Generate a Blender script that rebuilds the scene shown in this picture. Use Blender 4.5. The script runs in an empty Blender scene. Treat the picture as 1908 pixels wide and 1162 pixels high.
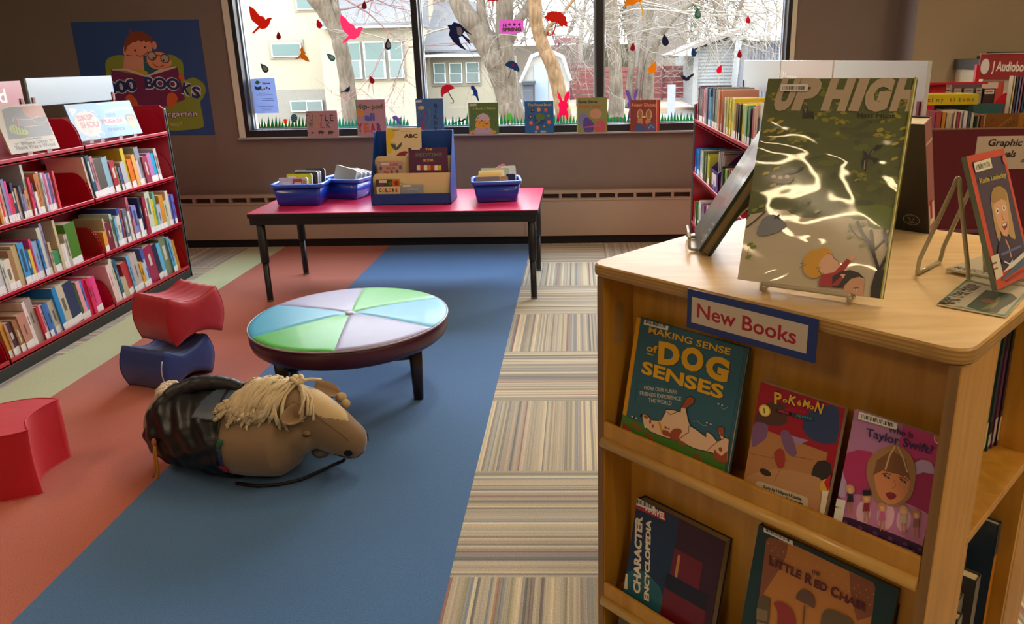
import bpy, bmesh, math, random
import numpy as np
from mathutils import Vector, Matrix
random.seed(7)
SC = bpy.context.scene
COL = SC.collection

# ------------------------------------------------------------------ camera model (recovered from the photograph)
PX_W, PX_H = 1908.0, 1162.0
FPX, PPX, PPY = 1387.5, 1036.5, 523.3
YAW, PITCH, ROLL = -3.17e-2, .2881, -1.97e-2
CAM = np.array([.39642, -1.87782, 1.4781])
_cy, _sy = math.cos(YAW), math.sin(YAW); _cp, _sp = math.cos(PITCH), math.sin(PITCH); _cr, _sr = math.cos(ROLL), math.sin(ROLL)
FW = np.array([_sy*_cp, _cy*_cp, -_sp]); _r = np.array([_cy, -_sy, 0.]); _u = np.cross(_r, FW)
RT, UP = _cr*_r + _sr*_u, -_sr*_r + _cr*_u
def ray(x, y): return FW + (x-PPX)/FPX*RT - (y-PPY)/FPX*UP
def pz(x, y, z=0.): d = ray(x, y); return CAM + d*(z-CAM[2])/d[2]
def py(x, y, Y): d = ray(x, y); return CAM + d*(Y-CAM[1])/d[1]
def px(x, y, X): d = ray(x, y); return CAM + d*(X-CAM[0])/d[0]
def ppl(x, y, P, n): d = ray(x, y); return CAM + d*((np.array(P)-CAM)@np.array(n))/(d@np.array(n))
def A3(*v): return np.array(v, float)

# ------------------------------------------------------------------ materials
def lin(h):
    h = h.lstrip('#'); o = []
    for i in (0, 2, 4):
        c = int(h[i:i+2], 16)/255.
        o.append(c/12.92 if c <= .04045 else ((c+.055)/1.055)**2.4)
    return (o[0], o[1], o[2], 1.)
_M = {}
def mat(h, rough=.55, metal=0., spec=.5, noise=0., scale=40., bump=0., bscale=200., coat=0., emit=0., alpha=None, sheen=0., stretch=None, gain=1.):
    key = (h, rough, metal, spec, noise, scale, bump, bscale, coat, emit, alpha, sheen, stretch, gain)
    if key in _M: return _M[key]
    m = bpy.data.materials.new('m_'+h); m.use_nodes = True
    nt = m.node_tree; N = nt.nodes; L = nt.links
    b = N['Principled BSDF']
    b.inputs['Base Color'].default_value = tuple(min(.9, q*gain) for q in lin(h)[:3])+(1,); b.inputs['Roughness'].default_value = rough
    b.inputs['Metallic'].default_value = metal; b.inputs['Specular IOR Level'].default_value = spec
    b.inputs['Coat Weight'].default_value = coat; b.inputs['Coat Roughness'].default_value = .08
    if sheen: b.inputs['Sheen Weight'].default_value = sheen
    if emit: b.inputs['Emission Color'].default_value = lin(h); b.inputs['Emission Strength'].default_value = emit
    if noise or bump:
        tc = N.new('ShaderNodeTexCoord'); mp = N.new('ShaderNodeMapping')
        L.new(tc.outputs['Object'], mp.inputs[0])
        if stretch: mp.inputs['Scale'].default_value = stretch
    if noise:
        n = N.new('ShaderNodeTexNoise'); n.inputs['Scale'].default_value = scale; n.inputs['Detail'].default_value = 3
        L.new(mp.outputs[0], n.inputs['Vector'])
        mx = N.new('ShaderNodeMix'); mx.data_type = 'RGBA'; mx.blend_type = 'MIX'
        c = lin(h); lo = tuple(max(0, v*(1-noise)) for v in c[:3])+(1,); hi = tuple(min(1, v*(1+noise)) for v in c[:3])+(1,)
        mx.inputs[6].default_value = lo; mx.inputs[7].default_value = hi
        L.new(n.outputs[0], mx.inputs[0]); L.new(mx.outputs[2], b.inputs['Base Color'])
    if bump:
        n2 = N.new('ShaderNodeTexNoise'); n2.inputs['Scale'].default_value = bscale; n2.inputs['Detail'].default_value = 2
        L.new(mp.outputs[0], n2.inputs['Vector'])
        bp = N.new('ShaderNodeBump'); bp.inputs['Strength'].default_value = bump; bp.inputs['Distance'].default_value = .004
        L.new(n2.outputs[0], bp.inputs['Height']); L.new(bp.outputs[0], b.inputs['Normal'])
    _M[key] = m
    return m
def M(h): return mat(h)
def nodes_mat(name):
    m = bpy.data.materials.new(name); m.use_nodes = True
    return m, m.node_tree.nodes, m.node_tree.links, m.node_tree.nodes['Principled BSDF']

def thin_fac(N, L, base, top, nrm=None):
    lw = N.new('ShaderNodeLayerWeight'); lw.inputs['Blend'].default_value = .5
    pw = N.new('ShaderNodeMath'); pw.operation = 'POWER'; pw.inputs[1].default_value = 4.
    mr = N.new('ShaderNodeMapRange'); mr.inputs[3].default_value = base; mr.inputs[4].default_value = top
    L.new(lw.outputs['Facing'], pw.inputs[0]); L.new(pw.outputs[0], mr.inputs[0])
    if nrm is not None: L.new(nrm, lw.inputs['Normal'])
    return mr.outputs[0]

# ------------------------------------------------------------------ mesh building
class MB:
    def __init__(s): s.v = []; s.f = []; s.m = []; s.mats = []; s.sm = []
    def mi(s, m):
        if m not in s.mats: s.mats.append(m)
        return s.mats.index(m)
    def add(s, vs, fs, m, smooth=False):
        o = len(s.v); s.v += [tuple(map(float, p)) for p in vs]; k = s.mi(m)
        for f in fs: s.f.append([o+i for i in f]); s.m.append(k); s.sm.append(smooth)
        return s
    def box(s, a, b, m, T=None):
        x0, y0, z0 = a; x1, y1, z1 = b
        vs = [(x, y, z) for z in (z0, z1) for y in (y0, y1) for x in (x0, x1)]
        if T is not None: vs = [T(p) for p in vs]
        fs = [(0, 2, 3, 1), (4, 5, 7, 6), (0, 1, 5, 4), (2, 6, 7, 3), (0, 4, 6, 2), (1, 3, 7, 5)]
        return s.add(vs, fs, m)
    def hexa(s, bot, top, m):
        return s.add(list(bot)+list(top), [(3, 2, 1, 0), (4, 5, 6, 7), (0, 1, 5, 4), (1, 2, 6, 5), (2, 3, 7, 6), (3, 0, 4, 7)], m)
    def prism(s, pts, d, m, smooth=False):
        n = len(pts); d = np.array(d, float); P = [np.array(p, float) for p in pts]
        s.add(P+[p+d for p in P], [list(range(n))[::-1], list(range(n, 2*n))], m)
        o = len(s.v)-2*n; k = s.mi(m)
        for i in range(n):
            j = (i+1) % n; s.f.append([o+i, o+j, o+n+j, o+n+i]); s.m.append(k); s.sm.append(smooth)
        return s
    def loft(s, rings, m, cap=True, smooth=True, closed=True):
        n = len(rings[0]); vs = [p for r in rings for p in r]; fs = []
        for a in range(len(rings)-1):
            for i in range(n if closed else n-1):
                j = (i+1) % n; fs.append((a*n+i, a*n+j, (a+1)*n+j, (a+1)*n+i))
        s.add(vs, fs, m, smooth)
        if cap and closed:
            o = len(s.v)-len(vs); k = s.mi(m)
            s.f.append([o+i for i in range(n)][::-1]); s.m.append(k); s.sm.append(False)
            s.f.append([o+(len(rings)-1)*n+i for i in range(n)]); s.m.append(k); s.sm.append(False)
        return s
    def tube(s, pts, r, m, n=8, cap=True):
        P = [np.array(p, float) for p in pts]; rr = r if hasattr(r, '__len__') else [r]*len(P)
        rings = []; up = None
        for i, p in enumerate(P):
            if i == 0: t = P[1]-P[0]
            elif i == len(P)-1: t = P[-1]-P[-2]
            else: t = (P[i+1]-P[i])/max(1e-9, np.linalg.norm(P[i+1]-P[i])) + (P[i]-P[i-1])/max(1e-9, np.linalg.norm(P[i]-P[i-1]))
            t = t/max(1e-9, np.linalg.norm(t))
            if up is None: up = A3(0, 0, 1) if abs(t[2]) < .9 else A3(1, 0, 0)
            a = np.cross(t, up); a /= max(1e-9, np.linalg.norm(a)); b = np.cross(a, t); up = b
            rings.append([p + rr[i]*(math.cos(q)*a+math.sin(q)*b) for q in [2*math.pi*k/n for k in range(n)]])
        return s.loft(rings, m, cap)
    def lathe(s, c, prof, m, n=32, smooth=True):
        rings = [[A3(c[0]+r*math.cos(2*math.pi*k/n), c[1]+r*math.sin(2*math.pi*k/n), c[2]+z) for k in range(n)] for r, z in prof]
        return s.loft(rings, m, True, smooth)
    def ball(s, c, r, m, n=12, k=8):
        r = r if hasattr(r, '__len__') else (r, r, r)
        rings = []
        for i in range(k+1):
            a = -math.pi/2+math.pi*i/k; rr = max(1e-4, math.cos(a))
            rings.append([A3(c[0]+r[0]*rr*math.cos(2*math.pi*j/n), c[1]+r[1]*rr*math.sin(2*math.pi*j/n), c[2]+r[2]*math.sin(a)) for j in range(n)])
        return s.loft(rings, m)
    def build(s, name, parent=None, loc=None, bevel=0, seg=2, sub=0):
        me = bpy.data.meshes.new(name)
        if parent is not None and loc is None: loc = tuple(parent['_w'])
        loc = (0, 0, 0) if loc is None else loc
        if parent is None and loc == 'base':
            a = np.array(s.v); loc = ((a[:, 0].min()+a[:, 0].max())/2, (a[:, 1].min()+a[:, 1].max())/2, a[:, 2].min())
        l = np.array(loc, float)
        me.from_pydata([tuple(np.array(p)-l) for p in s.v], [], s.f)
        for m in s.mats: me.materials.append(m)
        me.polygons.foreach_set('material_index', s.m)
        me.polygons.foreach_set('use_smooth', s.sm)
        me.validate(); me.update()
        o = bpy.data.objects.new(name, me); COL.objects.link(o)
        if parent is not None:
            o.parent = parent
            pw = np.array(parent['_w']); o.location = tuple(l-pw)
        else: o.location = tuple(l)
        o['_w'] = tuple(float(q) for q in l)
        if bevel:
            b = o.modifiers.new('b', 'BEVEL'); b.width = bevel; b.segments = seg; b.limit_method = 'ANGLE'; b.harden_normals = False
        if sub:
            b = o.modifiers.new('s', 'SUBSURF'); b.levels = sub; b.render_levels = sub
        return o
def tag(o, label=None, cat=None, group=None, kind=None):
    if label: o['label'] = label
    if cat: o['category'] = cat
    if group: o['group'] = group
    if kind: o['kind'] = kind
    return o
def thing(name, label, cat, loc, group=None):
    o = bpy.data.objects.new(name, None); COL.objects.link(o); o.empty_display_size = .05
    o.location = tuple(float(q) for q in loc); o['_w'] = tuple(float(q) for q in loc)
    return tag(o, label, cat, group)
def one(mb, name, label, cat, group=None, **k):
    if 'loc' not in k: k['loc'] = 'base'
    return tag(mb.build(name, None, **k), label, cat, group)
def struct(mb, name, **k): return tag(mb.build(name, None, **k), kind='structure')

# ------------------------------------------------------------------ flat printed art
_T = {}
def text_mesh(s, bold=0.):
    key = (s, bold)
    if key in _T: return _T[key]
    cu = bpy.data.curves.new('t', 'FONT'); cu.body = s; cu.size = 1.; cu.resolution_u = 3; cu.offset = bold; cu.fill_mode = 'FRONT'
    ob = bpy.data.objects.new('t', cu); COL.objects.link(ob)
    bpy.context.view_layer.update()
    me = bpy.data.meshes.new_from_object(ob.evaluated_get(bpy.context.evaluated_depsgraph_get()))
    vs = [(v.co.x, v.co.y) for v in me.vertices]; fs = [list(p.vertices) for p in me.polygons]
    COL.objects.unlink(ob); bpy.data.objects.remove(ob); bpy.data.meshes.remove(me); bpy.data.curves.remove(cu)
    xs = [v[0] for v in vs] or [0, 1]
    _T[key] = (vs, fs, min(xs), max(xs)); return _T[key]
def catmull(P, k=4):
    n = len(P); out = []
    for i in range(n):
        p0, p1, p2, p3 = [np.array(P[(i+j-1) % n], float) for j in range(4)]
        for q in range(k):
            t = q/k
            out.append(.5*((2*p1)+(-p0+p2)*t+(2*p0-5*p1+4*p2-p3)*t*t+(-p0+3*p1-3*p2+p3)*t**3))
    return out
class Art:
    gain = 1.
    """flat print on a plane: origin P, unit axes e (right), t (up); size w,h; photo-pixel coordinates are cast onto that plane"""
    def __init__(s, P, e, t, w, h, rough=.45, step=.00006, coat=0.):
        s.P, s.e, s.t = map(lambda q: np.array(q, float), (P, e, t)); s.w, s.h = w, h
        s.n = np.cross(s.e, s.t); s.k = 0; s.mb = MB(); s.rough = rough; s.step = step; s.coat = coat; s.Z = (0, 0, 1)
    def z(s, ox, oy, sc): s.Z = (ox, oy, sc); return s
    def uv(s, q):
        x, y = s.Z[0]+q[0]/s.Z[2], s.Z[1]+q[1]/s.Z[2]
        p = ppl(x, y, s.P, s.n)-s.P
        return np.array([p@s.e, p@s.t])
    def m(s, c): return c if not isinstance(c, str) else mat(c, s.rough, coat=s.coat, gain=s.gain)
    def _add(s, uvs, fs, c, clamp=True):
        s.k += 1; d = s.n*(s.step*(s.k+1))
        V = []
        for u, v in uvs:
            if clamp: u = min(max(u, 0), s.w); v = min(max(v, 0), s.h)
            V.append(s.P+s.e*u+s.t*v+d)
        s.mb.add(V, fs, s.m(c))
    def uvpoly(s, pts, c, smooth=0):
        if smooth: pts = catmull(pts, smooth)
        s._add(pts, [list(range(len(pts)))], c)
    def poly(s, pts, c, smooth=0): s.uvpoly([s.uv(p) for p in pts], c, smooth)
    def rect(s, u0, v0, u1, v1, c): s.uvpoly([(u0, v0), (u1, v0), (u1, v1), (u0, v1)], c)
    def ell(s, c0, rx, ry, c, n=18, rot=0):
        o = s.uv(c0); ax = (s.uv((c0[0]+1, c0[1]))-o); sx = np.linalg.norm(ax)
        sy = np.linalg.norm(s.uv((c0[0], c0[1]+1))-o); cr, sr = math.cos(rot), math.sin(rot)
        P = []
        for k in range(n):
            a = 2*math.pi*k/n; x, y = rx*sx*math.cos(a), ry*sy*math.sin(a); P.append((o[0]+x*cr-y*sr, o[1]+x*sr+y*cr))
        s.uvpoly(P, c)
    def line(s, pts, wpx, c, px_=True):
        U = [s.uv(p) for p in pts] if px_ else [np.array(p, float) for p in pts]
        w = wpx*np.linalg.norm(s.uv((pts[0][0]+1, pts[0][1]))-s.uv(pts[0]))/2 if px_ else wpx/2
        L, R = [], []
        for i, p in enumerate(U):
            t = U[min(i+1, len(U)-1)]-U[max(i-1, 0)]; t = t/max(1e-9, np.linalg.norm(t)); nn = np.array([-t[1], t[0]])
            L.append(p+nn*w); R.append(p-nn*w)
        n = len(U); s._add(L+R, [(i, i+1, n+i+1, n+i) for i in range(n-1)], c)
    def textuv(s, st, a, b, h, c, bold=0., shear=0.):
        vs, fs, x0, x1 = text_mesh(st, bold); a = np.array(a, float); b = np.array(b, float)
        d = b-a; up = np.array([-d[1], d[0]])/max(1e-9, np.linalg.norm(d)); k = h/.73
        W = max(1e-6, x1-x0); nat = W*k*1.25; ld = np.linalg.norm(d)
        if len(st) == 1 and ld > nat: c_ = (a+b)/2; d = d/ld*nat; a = c_-d/2
        s._add([a+d*((x-x0)/W)+up*(y*k)+d/np.linalg.norm(d)*(y*k*shear) for x, y in vs], fs, c)
    def text(s, st, a, b, hpx, c, bold=0., shear=0.):
        o = s.uv(a); h = np.linalg.norm(s.uv((a[0], a[1]-hpx))-o)
        s.textuv(st, o, s.uv(b), h, c, bold, shear)
    def bars(s, q4, n=16):
        s.poly(q4, 'd9d2c0'); U = [s.uv(p) for p in q4]  # TL TR BR BL
        rnd = random.Random(n)
        for i in range(n):
            a = .08+.84*i/n; w = .84/n*rnd.choice((.35, .5, .7))
            f = lambda u, v: (U[0]*(1-u)+U[1]*u)*(1-v)+(U[3]*(1-u)+U[2]*u)*v
            s.k -= 1 if i else 0
            s.uvpoly([f(a, .28), f(a+w, .28), f(a+w, .8), f(a, .8)], '1c1a18')
    def done(s, name, parent, **k):
        if not s.mb.v: return None
        return s.mb.build(name, parent, **k)
# ------------------------------------------------------------------ surfaces of the room
def carpet_mat():
    m, N, L, b = nodes_mat('carpet')
    b.inputs['Roughness'].default_value = .95; b.inputs['Specular IOR Level'].default_value = .25
    b.inputs['Sheen Weight'].default_value = .25
    tc = N.new('ShaderNodeTexCoord'); sp = N.new('ShaderNodeSeparateXYZ'); L.new(tc.outputs['Object'], sp.inputs[0])
    def mth(op, a, bb=None, c=None):
        n = N.new('ShaderNodeMath'); n.operation = op
        for i, q in enumerate((a, bb, c)):
            if q is None: continue
            if isinstance(q, (int, float)): n.inputs[i].default_value = q
            else: L.new(q, n.inputs[i])
        return n.outputs[0]
    X, Y = sp.outputs[0], sp.outputs[1]
    # striped tiles, 0.6 m, turned a quarter on every other tile
    tx, ty = mth('DIVIDE', X, .6), mth('DIVIDE', Y, .6)
    fx, fy = mth('FLOOR', tx), mth('FLOOR', ty)
    par = mth('FLOORED_MODULO', mth('ADD', fx, fy), 2.)
    isv = mth('GREATER_THAN', par, .5)
    seed = mth('ADD', mth('MULTIPLY', fx, 13.7), mth('MULTIPLY', fy, 7.31))
    co = mth('ADD', mth('MULTIPLY', isv, X), mth('MULTIPLY', mth('SUBTRACT', 1., isv), Y))
    def ramp(src, cols):
        r = N.new('ShaderNodeValToRGB'); r.color_ramp.interpolation = 'CONSTANT'
        e = r.color_ramp.elements
        while len(e) < len(cols): e.new(.5)
        for i, c in enumerate(cols): e[i].position = i/len(cols); e[i].color = lin(c)
        L.new(src, r.inputs[0]); return r.outputs[0]
    def wn(scale):
        w = N.new('ShaderNodeTexWhiteNoise'); w.noise_dimensions = '2D'
        cb = N.new('ShaderNodeCombineXYZ'); L.new(mth('FLOOR', mth('MULTIPLY', co, scale)), cb.inputs[0]); L.new(seed, cb.inputs[1])
        L.new(cb.outputs[0], w.inputs['Vector']); return w.outputs['Value']
    pal = ['a89a84', '8c8478', 'b8ab90', '6f6a66', 'c2b496', '9a8e7c', '5c5856', 'a59a82', 'b09c80', '7d7c7a', 'c8bb9c', '908674', '8a8266', 'a09484', '6c7680', 'b7a98c', '84514a', '958b7e', 'ab9f88', '787068']
    r1 = ramp(wn(105.), pal); r2 = ramp(wn(262.), pal[::-1])
    mx = N.new('ShaderNodeMix'); mx.data_type = 'RGBA'; mx.inputs[0].default_value = .3; L.new(r1, mx.inputs[6]); L.new(r2, mx.inputs[7])
    gn = N.new('ShaderNodeVectorMath'); gn.operation = 'MULTIPLY'; L.new(mx.outputs[2], gn.inputs[0]); gn.inputs[1].default_value = (1.30, 1.36, 1.34)
    tile = gn.outputs[0]
    # broad plain strips
    def rng(a, c): return mth('MULTIPLY', mth('GREATER_THAN', X, a), mth('LESS_THAN', X, c))
    cur = tile
    for a, c, col in ((-1.2, 0., '446e9c'), (-2.1, -1.2, 'b4604a'), (-2.4, -2.1, 'c2c898')):
        q = N.new('ShaderNodeMix'); q.data_type = 'RGBA'; L.new(rng(a, c), q.inputs[0]); L.new(cur, q.inputs[6]); q.inputs[7].default_value = lin(col); cur = q.outputs[2]
    nz = N.new('ShaderNodeTexNoise'); nz.inputs['Scale'].default_value = 260; nz.inputs['Detail'].default_value = 3; L.new(tc.outputs['Object'], nz.inputs[0])
    big = N.new('ShaderNodeTexNoise'); big.inputs['Scale'].default_value = 1.3; L.new(tc.outputs['Object'], big.inputs[0])
    v = N.new('ShaderNodeMapRange'); L.new(nz.outputs[0], v.inputs[0]); v.inputs[1].default_value = .3; v.inputs[2].default_value = .7; v.inputs[3].default_value = .78; v.inputs[4].default_value = 1.2
    v2 = N.new('ShaderNodeMapRange'); L.new(big.outputs[0], v2.inputs[0]); v2.inputs[3].default_value = .9; v2.inputs[4].default_value = 1.1
    mu = N.new('ShaderNodeVectorMath'); mu.operation = 'SCALE'; L.new(cur, mu.inputs[0]); L.new(mth('MULTIPLY', v.outputs[0], v2.outputs[0]), mu.inputs['Scale'])
    L.new(mu.outputs[0], b.inputs['Base Color'])
    bp = N.new('ShaderNodeBump'); bp.inputs['Strength'].default_value = .5; bp.inputs['Distance'].default_value = .003
    L.new(nz.outputs[0], bp.inputs['Height']); L.new(bp.outputs[0], b.inputs['Normal'])
    return m
W_BROWN = mat('857970', .8, noise=.06, scale=3., bump=.15, bscale=300.)
W_TAN = mat('a8987c', .8, noise=.05, scale=3., bump=.15, bscale=300.)
WALLY = 4.28; WX0, WX1, WZ0, WZ1 = -2.33, 2.066, .94, 2.55
struct(MB().box((-6.2, -5.2, -.12), (5.2, 4.5, 0), carpet_mat()), 'floor')
struct(MB().box((-6.2, -5.2, 2.9), (5.2, 4.5, 3.0), mat('d8d4cc', .9)), 'ceiling')
w = MB()
for a, b_ in (((-6.2, WALLY, 0), (WX0, 4.48, 2.9)), ((WX1, WALLY, 0), (2.884, 4.48, 2.9)), ((WX0, WALLY, 0), (WX1, 4.48, WZ0)), ((WX0, WALLY, WZ1), (WX1, 4.48, 2.9))):
    w.box(a, b_, W_BROWN)
struct(w, 'wall_back')
struct(MB().box((2.884, 3.95, 0), (5.2, 4.48, 2.9), W_TAN).box((2.8835, 3.951, 0), (2.8841, 4.279, 2.9), W_BROWN), 'wall_alcove')
struct(MB().box((5.0, -5.2, 0), (5.2, 3.95, 2.9), W_TAN), 'wall_right')
struct(MB().box((-6.2, -5.2, 0), (-6.0, 4.28, 2.9), W_BROWN), 'wall_left')
struct(MB().box((-6.0, -5.2, 0), (5.0, -5.0, 2.9), W_TAN), 'wall_front')
struct(MB().box((-6.0, 4.262, 0), (2.884, 4.28, .075), mat('17161a', .5)), 'baseboard_back')
struct(MB().box((2.884, 3.935, 0), (5.0, 3.95, .09), mat('17161a', .5)), 'baseboard_alcove')

# window: pale casing, black frame, grey inner stops, three panes
BLK = mat('1a1b1f', .45); ALU = mat('8d99a3', .35, metal=.3); CAS = mat('e8ead8', .6)
c = MB()
c.box((WX0-.05, 4.262, WZ0-.024), (WX0, 4.285, WZ1+.05), CAS).box((WX1, 4.262, WZ0-.024), (WX1+.035, 4.285, WZ1+.05), CAS)
c.box((WX0, 4.262, WZ1), (WX1, 4.285, WZ1+.05), CAS)
struct(c, 'trim_1')
struct(MB().box((WX0-.05, 4.222, .904), (WX1+.035, 4.2799, .916), mat('a4a69c', .6)), 'trim_2')
f = MB()
f.box((WX0, 4.268, .916), (WX1, 4.34, .972), BLK).box((WX0, 4.268, .972), (WX0+.035, 4.34, WZ1), BLK).box((WX1-.03, 4.268, .972), (WX1, 4.34, WZ1), BLK).box((WX0, 4.268, WZ1-.05), (WX1, 4.34, WZ1), BLK)
for a, b_ in ((-.897, -.848), (.552, .605)): f.box((a, 4.275, .972), (b_, 4.345, WZ1-.05), BLK)
for a, b_ in ((WX0+.035, -.897), (-.848, .552), (.605, WX1-.03)):
    f.box((a, 4.34, .972), (a+.012, 4.42, WZ1-.05), ALU).box((b_-.012, 4.34, .972), (b_, 4.42, WZ1-.05), ALU)
    f.box((a, 4.34, .955), (b_, 4.42, .980), ALU)
    f.box((a+.012, 4.372, .98), (a+.02, 4.38, WZ1-.05), mat('dfe6ea', .4)).box((b_-.02, 4.372, .98), (b_-.012, 4.38, WZ1-.05), mat('dfe6ea', .4))
struct(f, 'window_1')
gm, N, L, b = nodes_mat('glass')
N.remove(b); tr = N.new('ShaderNodeBsdfTransparent'); gl = N.new('ShaderNodeBsdfGlossy'); gl.inputs['Roughness'].default_value = .02
mx = N.new('ShaderNodeMixShader')
L.new(thin_fac(N, L, .04, .7), mx.inputs[0]); L.new(tr.outputs[0], mx.inputs[1]); L.new(gl.outputs[0], mx.inputs[2]); L.new(mx.outputs[0], N['Material Output'].inputs[0])
for i, (a, b_) in enumerate(((WX0+.035, -.897), (-.848, .552), (.605, WX1-.03))):
    struct(MB().add([(a, 4.385, .972), (b_, 4.385, .972), (b_, 4.385, WZ1), (a, 4.385, WZ1)], [(0, 1, 2, 3)], gm), 'window_%d' % (i+2))

# convector heater along the wall
HB = mat('b3a290', .5, noise=.03); t = thing('wall_heater', 'long beige wall heater with a slotted top band under the window', 'heater', (-2.0, 4.22, .07))
h = MB(); HX0, HX1 = -5.9, 2.86
h.box((HX0, 4.2, .07), (HX1, 4.262, .375), HB).box((HX0, 4.2, .43), (HX1, 4.262, .45), HB).box((HX0, 4.205, .375), (HX1, 4.262, .385), HB)
h.box((HX0, 4.192, .368), (HX1, 4.2, .382), HB).box((HX0, 4.194, .425), (HX1, 4.262, .432), HB)
x = HX0
while x < HX1: h.box((x, 4.202, .382), (x+.022, 4.25, .432), HB); x += .1535
for xx in (-.05-.0, -3.0, .0-4.5, 1.9): h.box((xx, 4.1985, .07), (xx+.003, 4.201, .368), mat('75634f', .6))
h.build('casing', t, bevel=.0015)
MB().box((HX0, 4.24, .382), (HX1, 4.258, .43), mat('4a3d38', .7)).build('louver_backing', t)
MB().box((HX0, 4.225, .0), (HX1, 4.262, .07), mat('100f12', .6)).build('toe_kick', t)

# ceiling lamps (recessed troffers, out of the frame)
LAMPS = [(-1.5, -3.1), (-3.2, .2), (.2, 1.9), (1.4, -2.6), (1.7, .5), (2.9, -1.1), (3.6, 1.6)]
LE = mat('ffe2ba', .5, emit=14.)
for i, (x, y) in enumerate(LAMPS):
    tt = thing('ceiling_light', 'recessed rectangular ceiling light above the library floor', 'ceiling light', (x, y, 2.88), 'recessed ceiling lights over the room')
    MB().box((x-.15, y-.6, 2.875), (x+.15, y+.6, 2.899), mat('e8e8e4', .5)).build('frame', tt)
    MB().box((x-.115, y-.56, 2.868), (x+.115, y+.56, 2.876), LE).build('diffuser', tt)

# ------------------------------------------------------------------ wall poster
P0 = A3(-3.62, 4.2785, .943); po = thing('wall_poster', 'blue vinyl poster of two readers sharing a purple book in a green armchair', 'poster', P0)
MB().box((-3.62, 4.2765, .943), (-2.59, 4.2795, 1.84), mat('2a4c8a', .6, gain=1.2)).build('sheet', po)
a = Art(A3(-3.62, 4.2765, .943), (1, 0, 0), (0, 0, 1), 1.03, .897, .7); a.gain = 1.35
a.z(180, 20, 4.842)
a.poly([(85, 560), (80, 470), (120, 420), (240, 400), (420, 470), (640, 395), (740, 430), (780, 480), (795, 620), (870, 600), (960, 650), (985, 720), (960, 790), (935, 830), (965, 1000), (930, 1060), (600, 1080), (300, 1000), (100, 800)], '7c8c34', 3)
a.poly([(420, 470), (560, 470), (700, 520), (600, 600), (430, 560), (230, 520)], '1f5b66')
a.poly([(250, 410), (420, 400), (430, 540), (240, 540)], 'c98f78')
a.poly([(245, 380), (255, 300), (300, 240), (400, 220), (480, 270), (500, 360), (440, 405), (330, 405)], 'cf8a6c', 3)
a.ell((520, 310), 22, 38, 'cf8a6c'); a.ell((258, 385), 14, 22, 'cf8a6c')
a.poly([(250, 370), (250, 280), (300, 200), (295, 160), (330, 190), (420, 190), (490, 230), (515, 285), (470, 275), (440, 285), (430, 265), (400, 282), (380, 262), (350, 285), (330, 280), (300, 305), (275, 320), (265, 365)], '7a3a22')
a.poly([(450, 430), (480, 380), (560, 370), (640, 400), (680, 470), (640, 510), (540, 525), (480, 500)], 'cf8a6c', 3)
for q in ((500, 408), (617, 432)):
    a.ell(q, 42, 42, '33241e'); a.ell(q, 34, 34, 'a59a90')
a.ell((515, 425), 9, 9, '33241e'); a.ell((604, 448), 9, 9, '33241e'); a.line([(540, 402), (578, 406)], 7, '33241e')
a.ell((347, 357), 9, 10, '33241e'); a.ell((437, 330), 9, 10, '33241e')
a.line([(358, 400), (390, 410), (420, 405), (450, 385), (462, 365)], 6, '5a2018'); a.line([(505, 470), (530, 498), (570, 508), (610, 490)], 6, '5a2018')
a.poly([(355, 520), (440, 540), (470, 560), (400, 590), (340, 560)], 'b8a02c')
a.poly([(130, 530), (430, 590), (730, 510), (800, 800), (640, 860), (470, 870), (160, 800)], '6a2452')
a.poly([(140, 525), (250, 520), (350, 545), (430, 580), (480, 575), (560, 530), (720, 500), (722, 512), (570, 560), (470, 590), (420, 590), (330, 560), (250, 540), (142, 538)], 'c8b4b0')
a.poly([(260, 790), (300, 750), (350, 790), (375, 850), (330, 850)], 'c05a30', 2); a.poly([(640, 760), (690, 735), (735, 790), (700, 860), (650, 870), (632, 830)], 'c05a30', 2)
a.poly([(745, 560), (790, 590), (795, 640), (740, 610)], 'c05a30')
for dx, col, bo in ((0, 'c9ccd6', .10), (0, '1c2f66', .04)):
    a.text('1000', (40+dx, 760), (375+dx, 715), 105, col, bo)
    a.text('BOO', (440, 695), (755, 712), 100, col, bo)
    a.text('K', (765, 735), (845, 765), 100, col, bo); a.text('S', (850, 775), (945, 790), 100, col, bo)
a.text('Before Kindergarten', (160, 960), (908, 950), 50, '2c2440', .06); a.text('Before Kindergarten', (160, 960), (908, 950), 50, 'cfc8da', .01)
a.text('A giant leap!', (470, 1045), (772, 1035), 38, 'b8b06a', .01)
a.done('printed_design', po)
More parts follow.
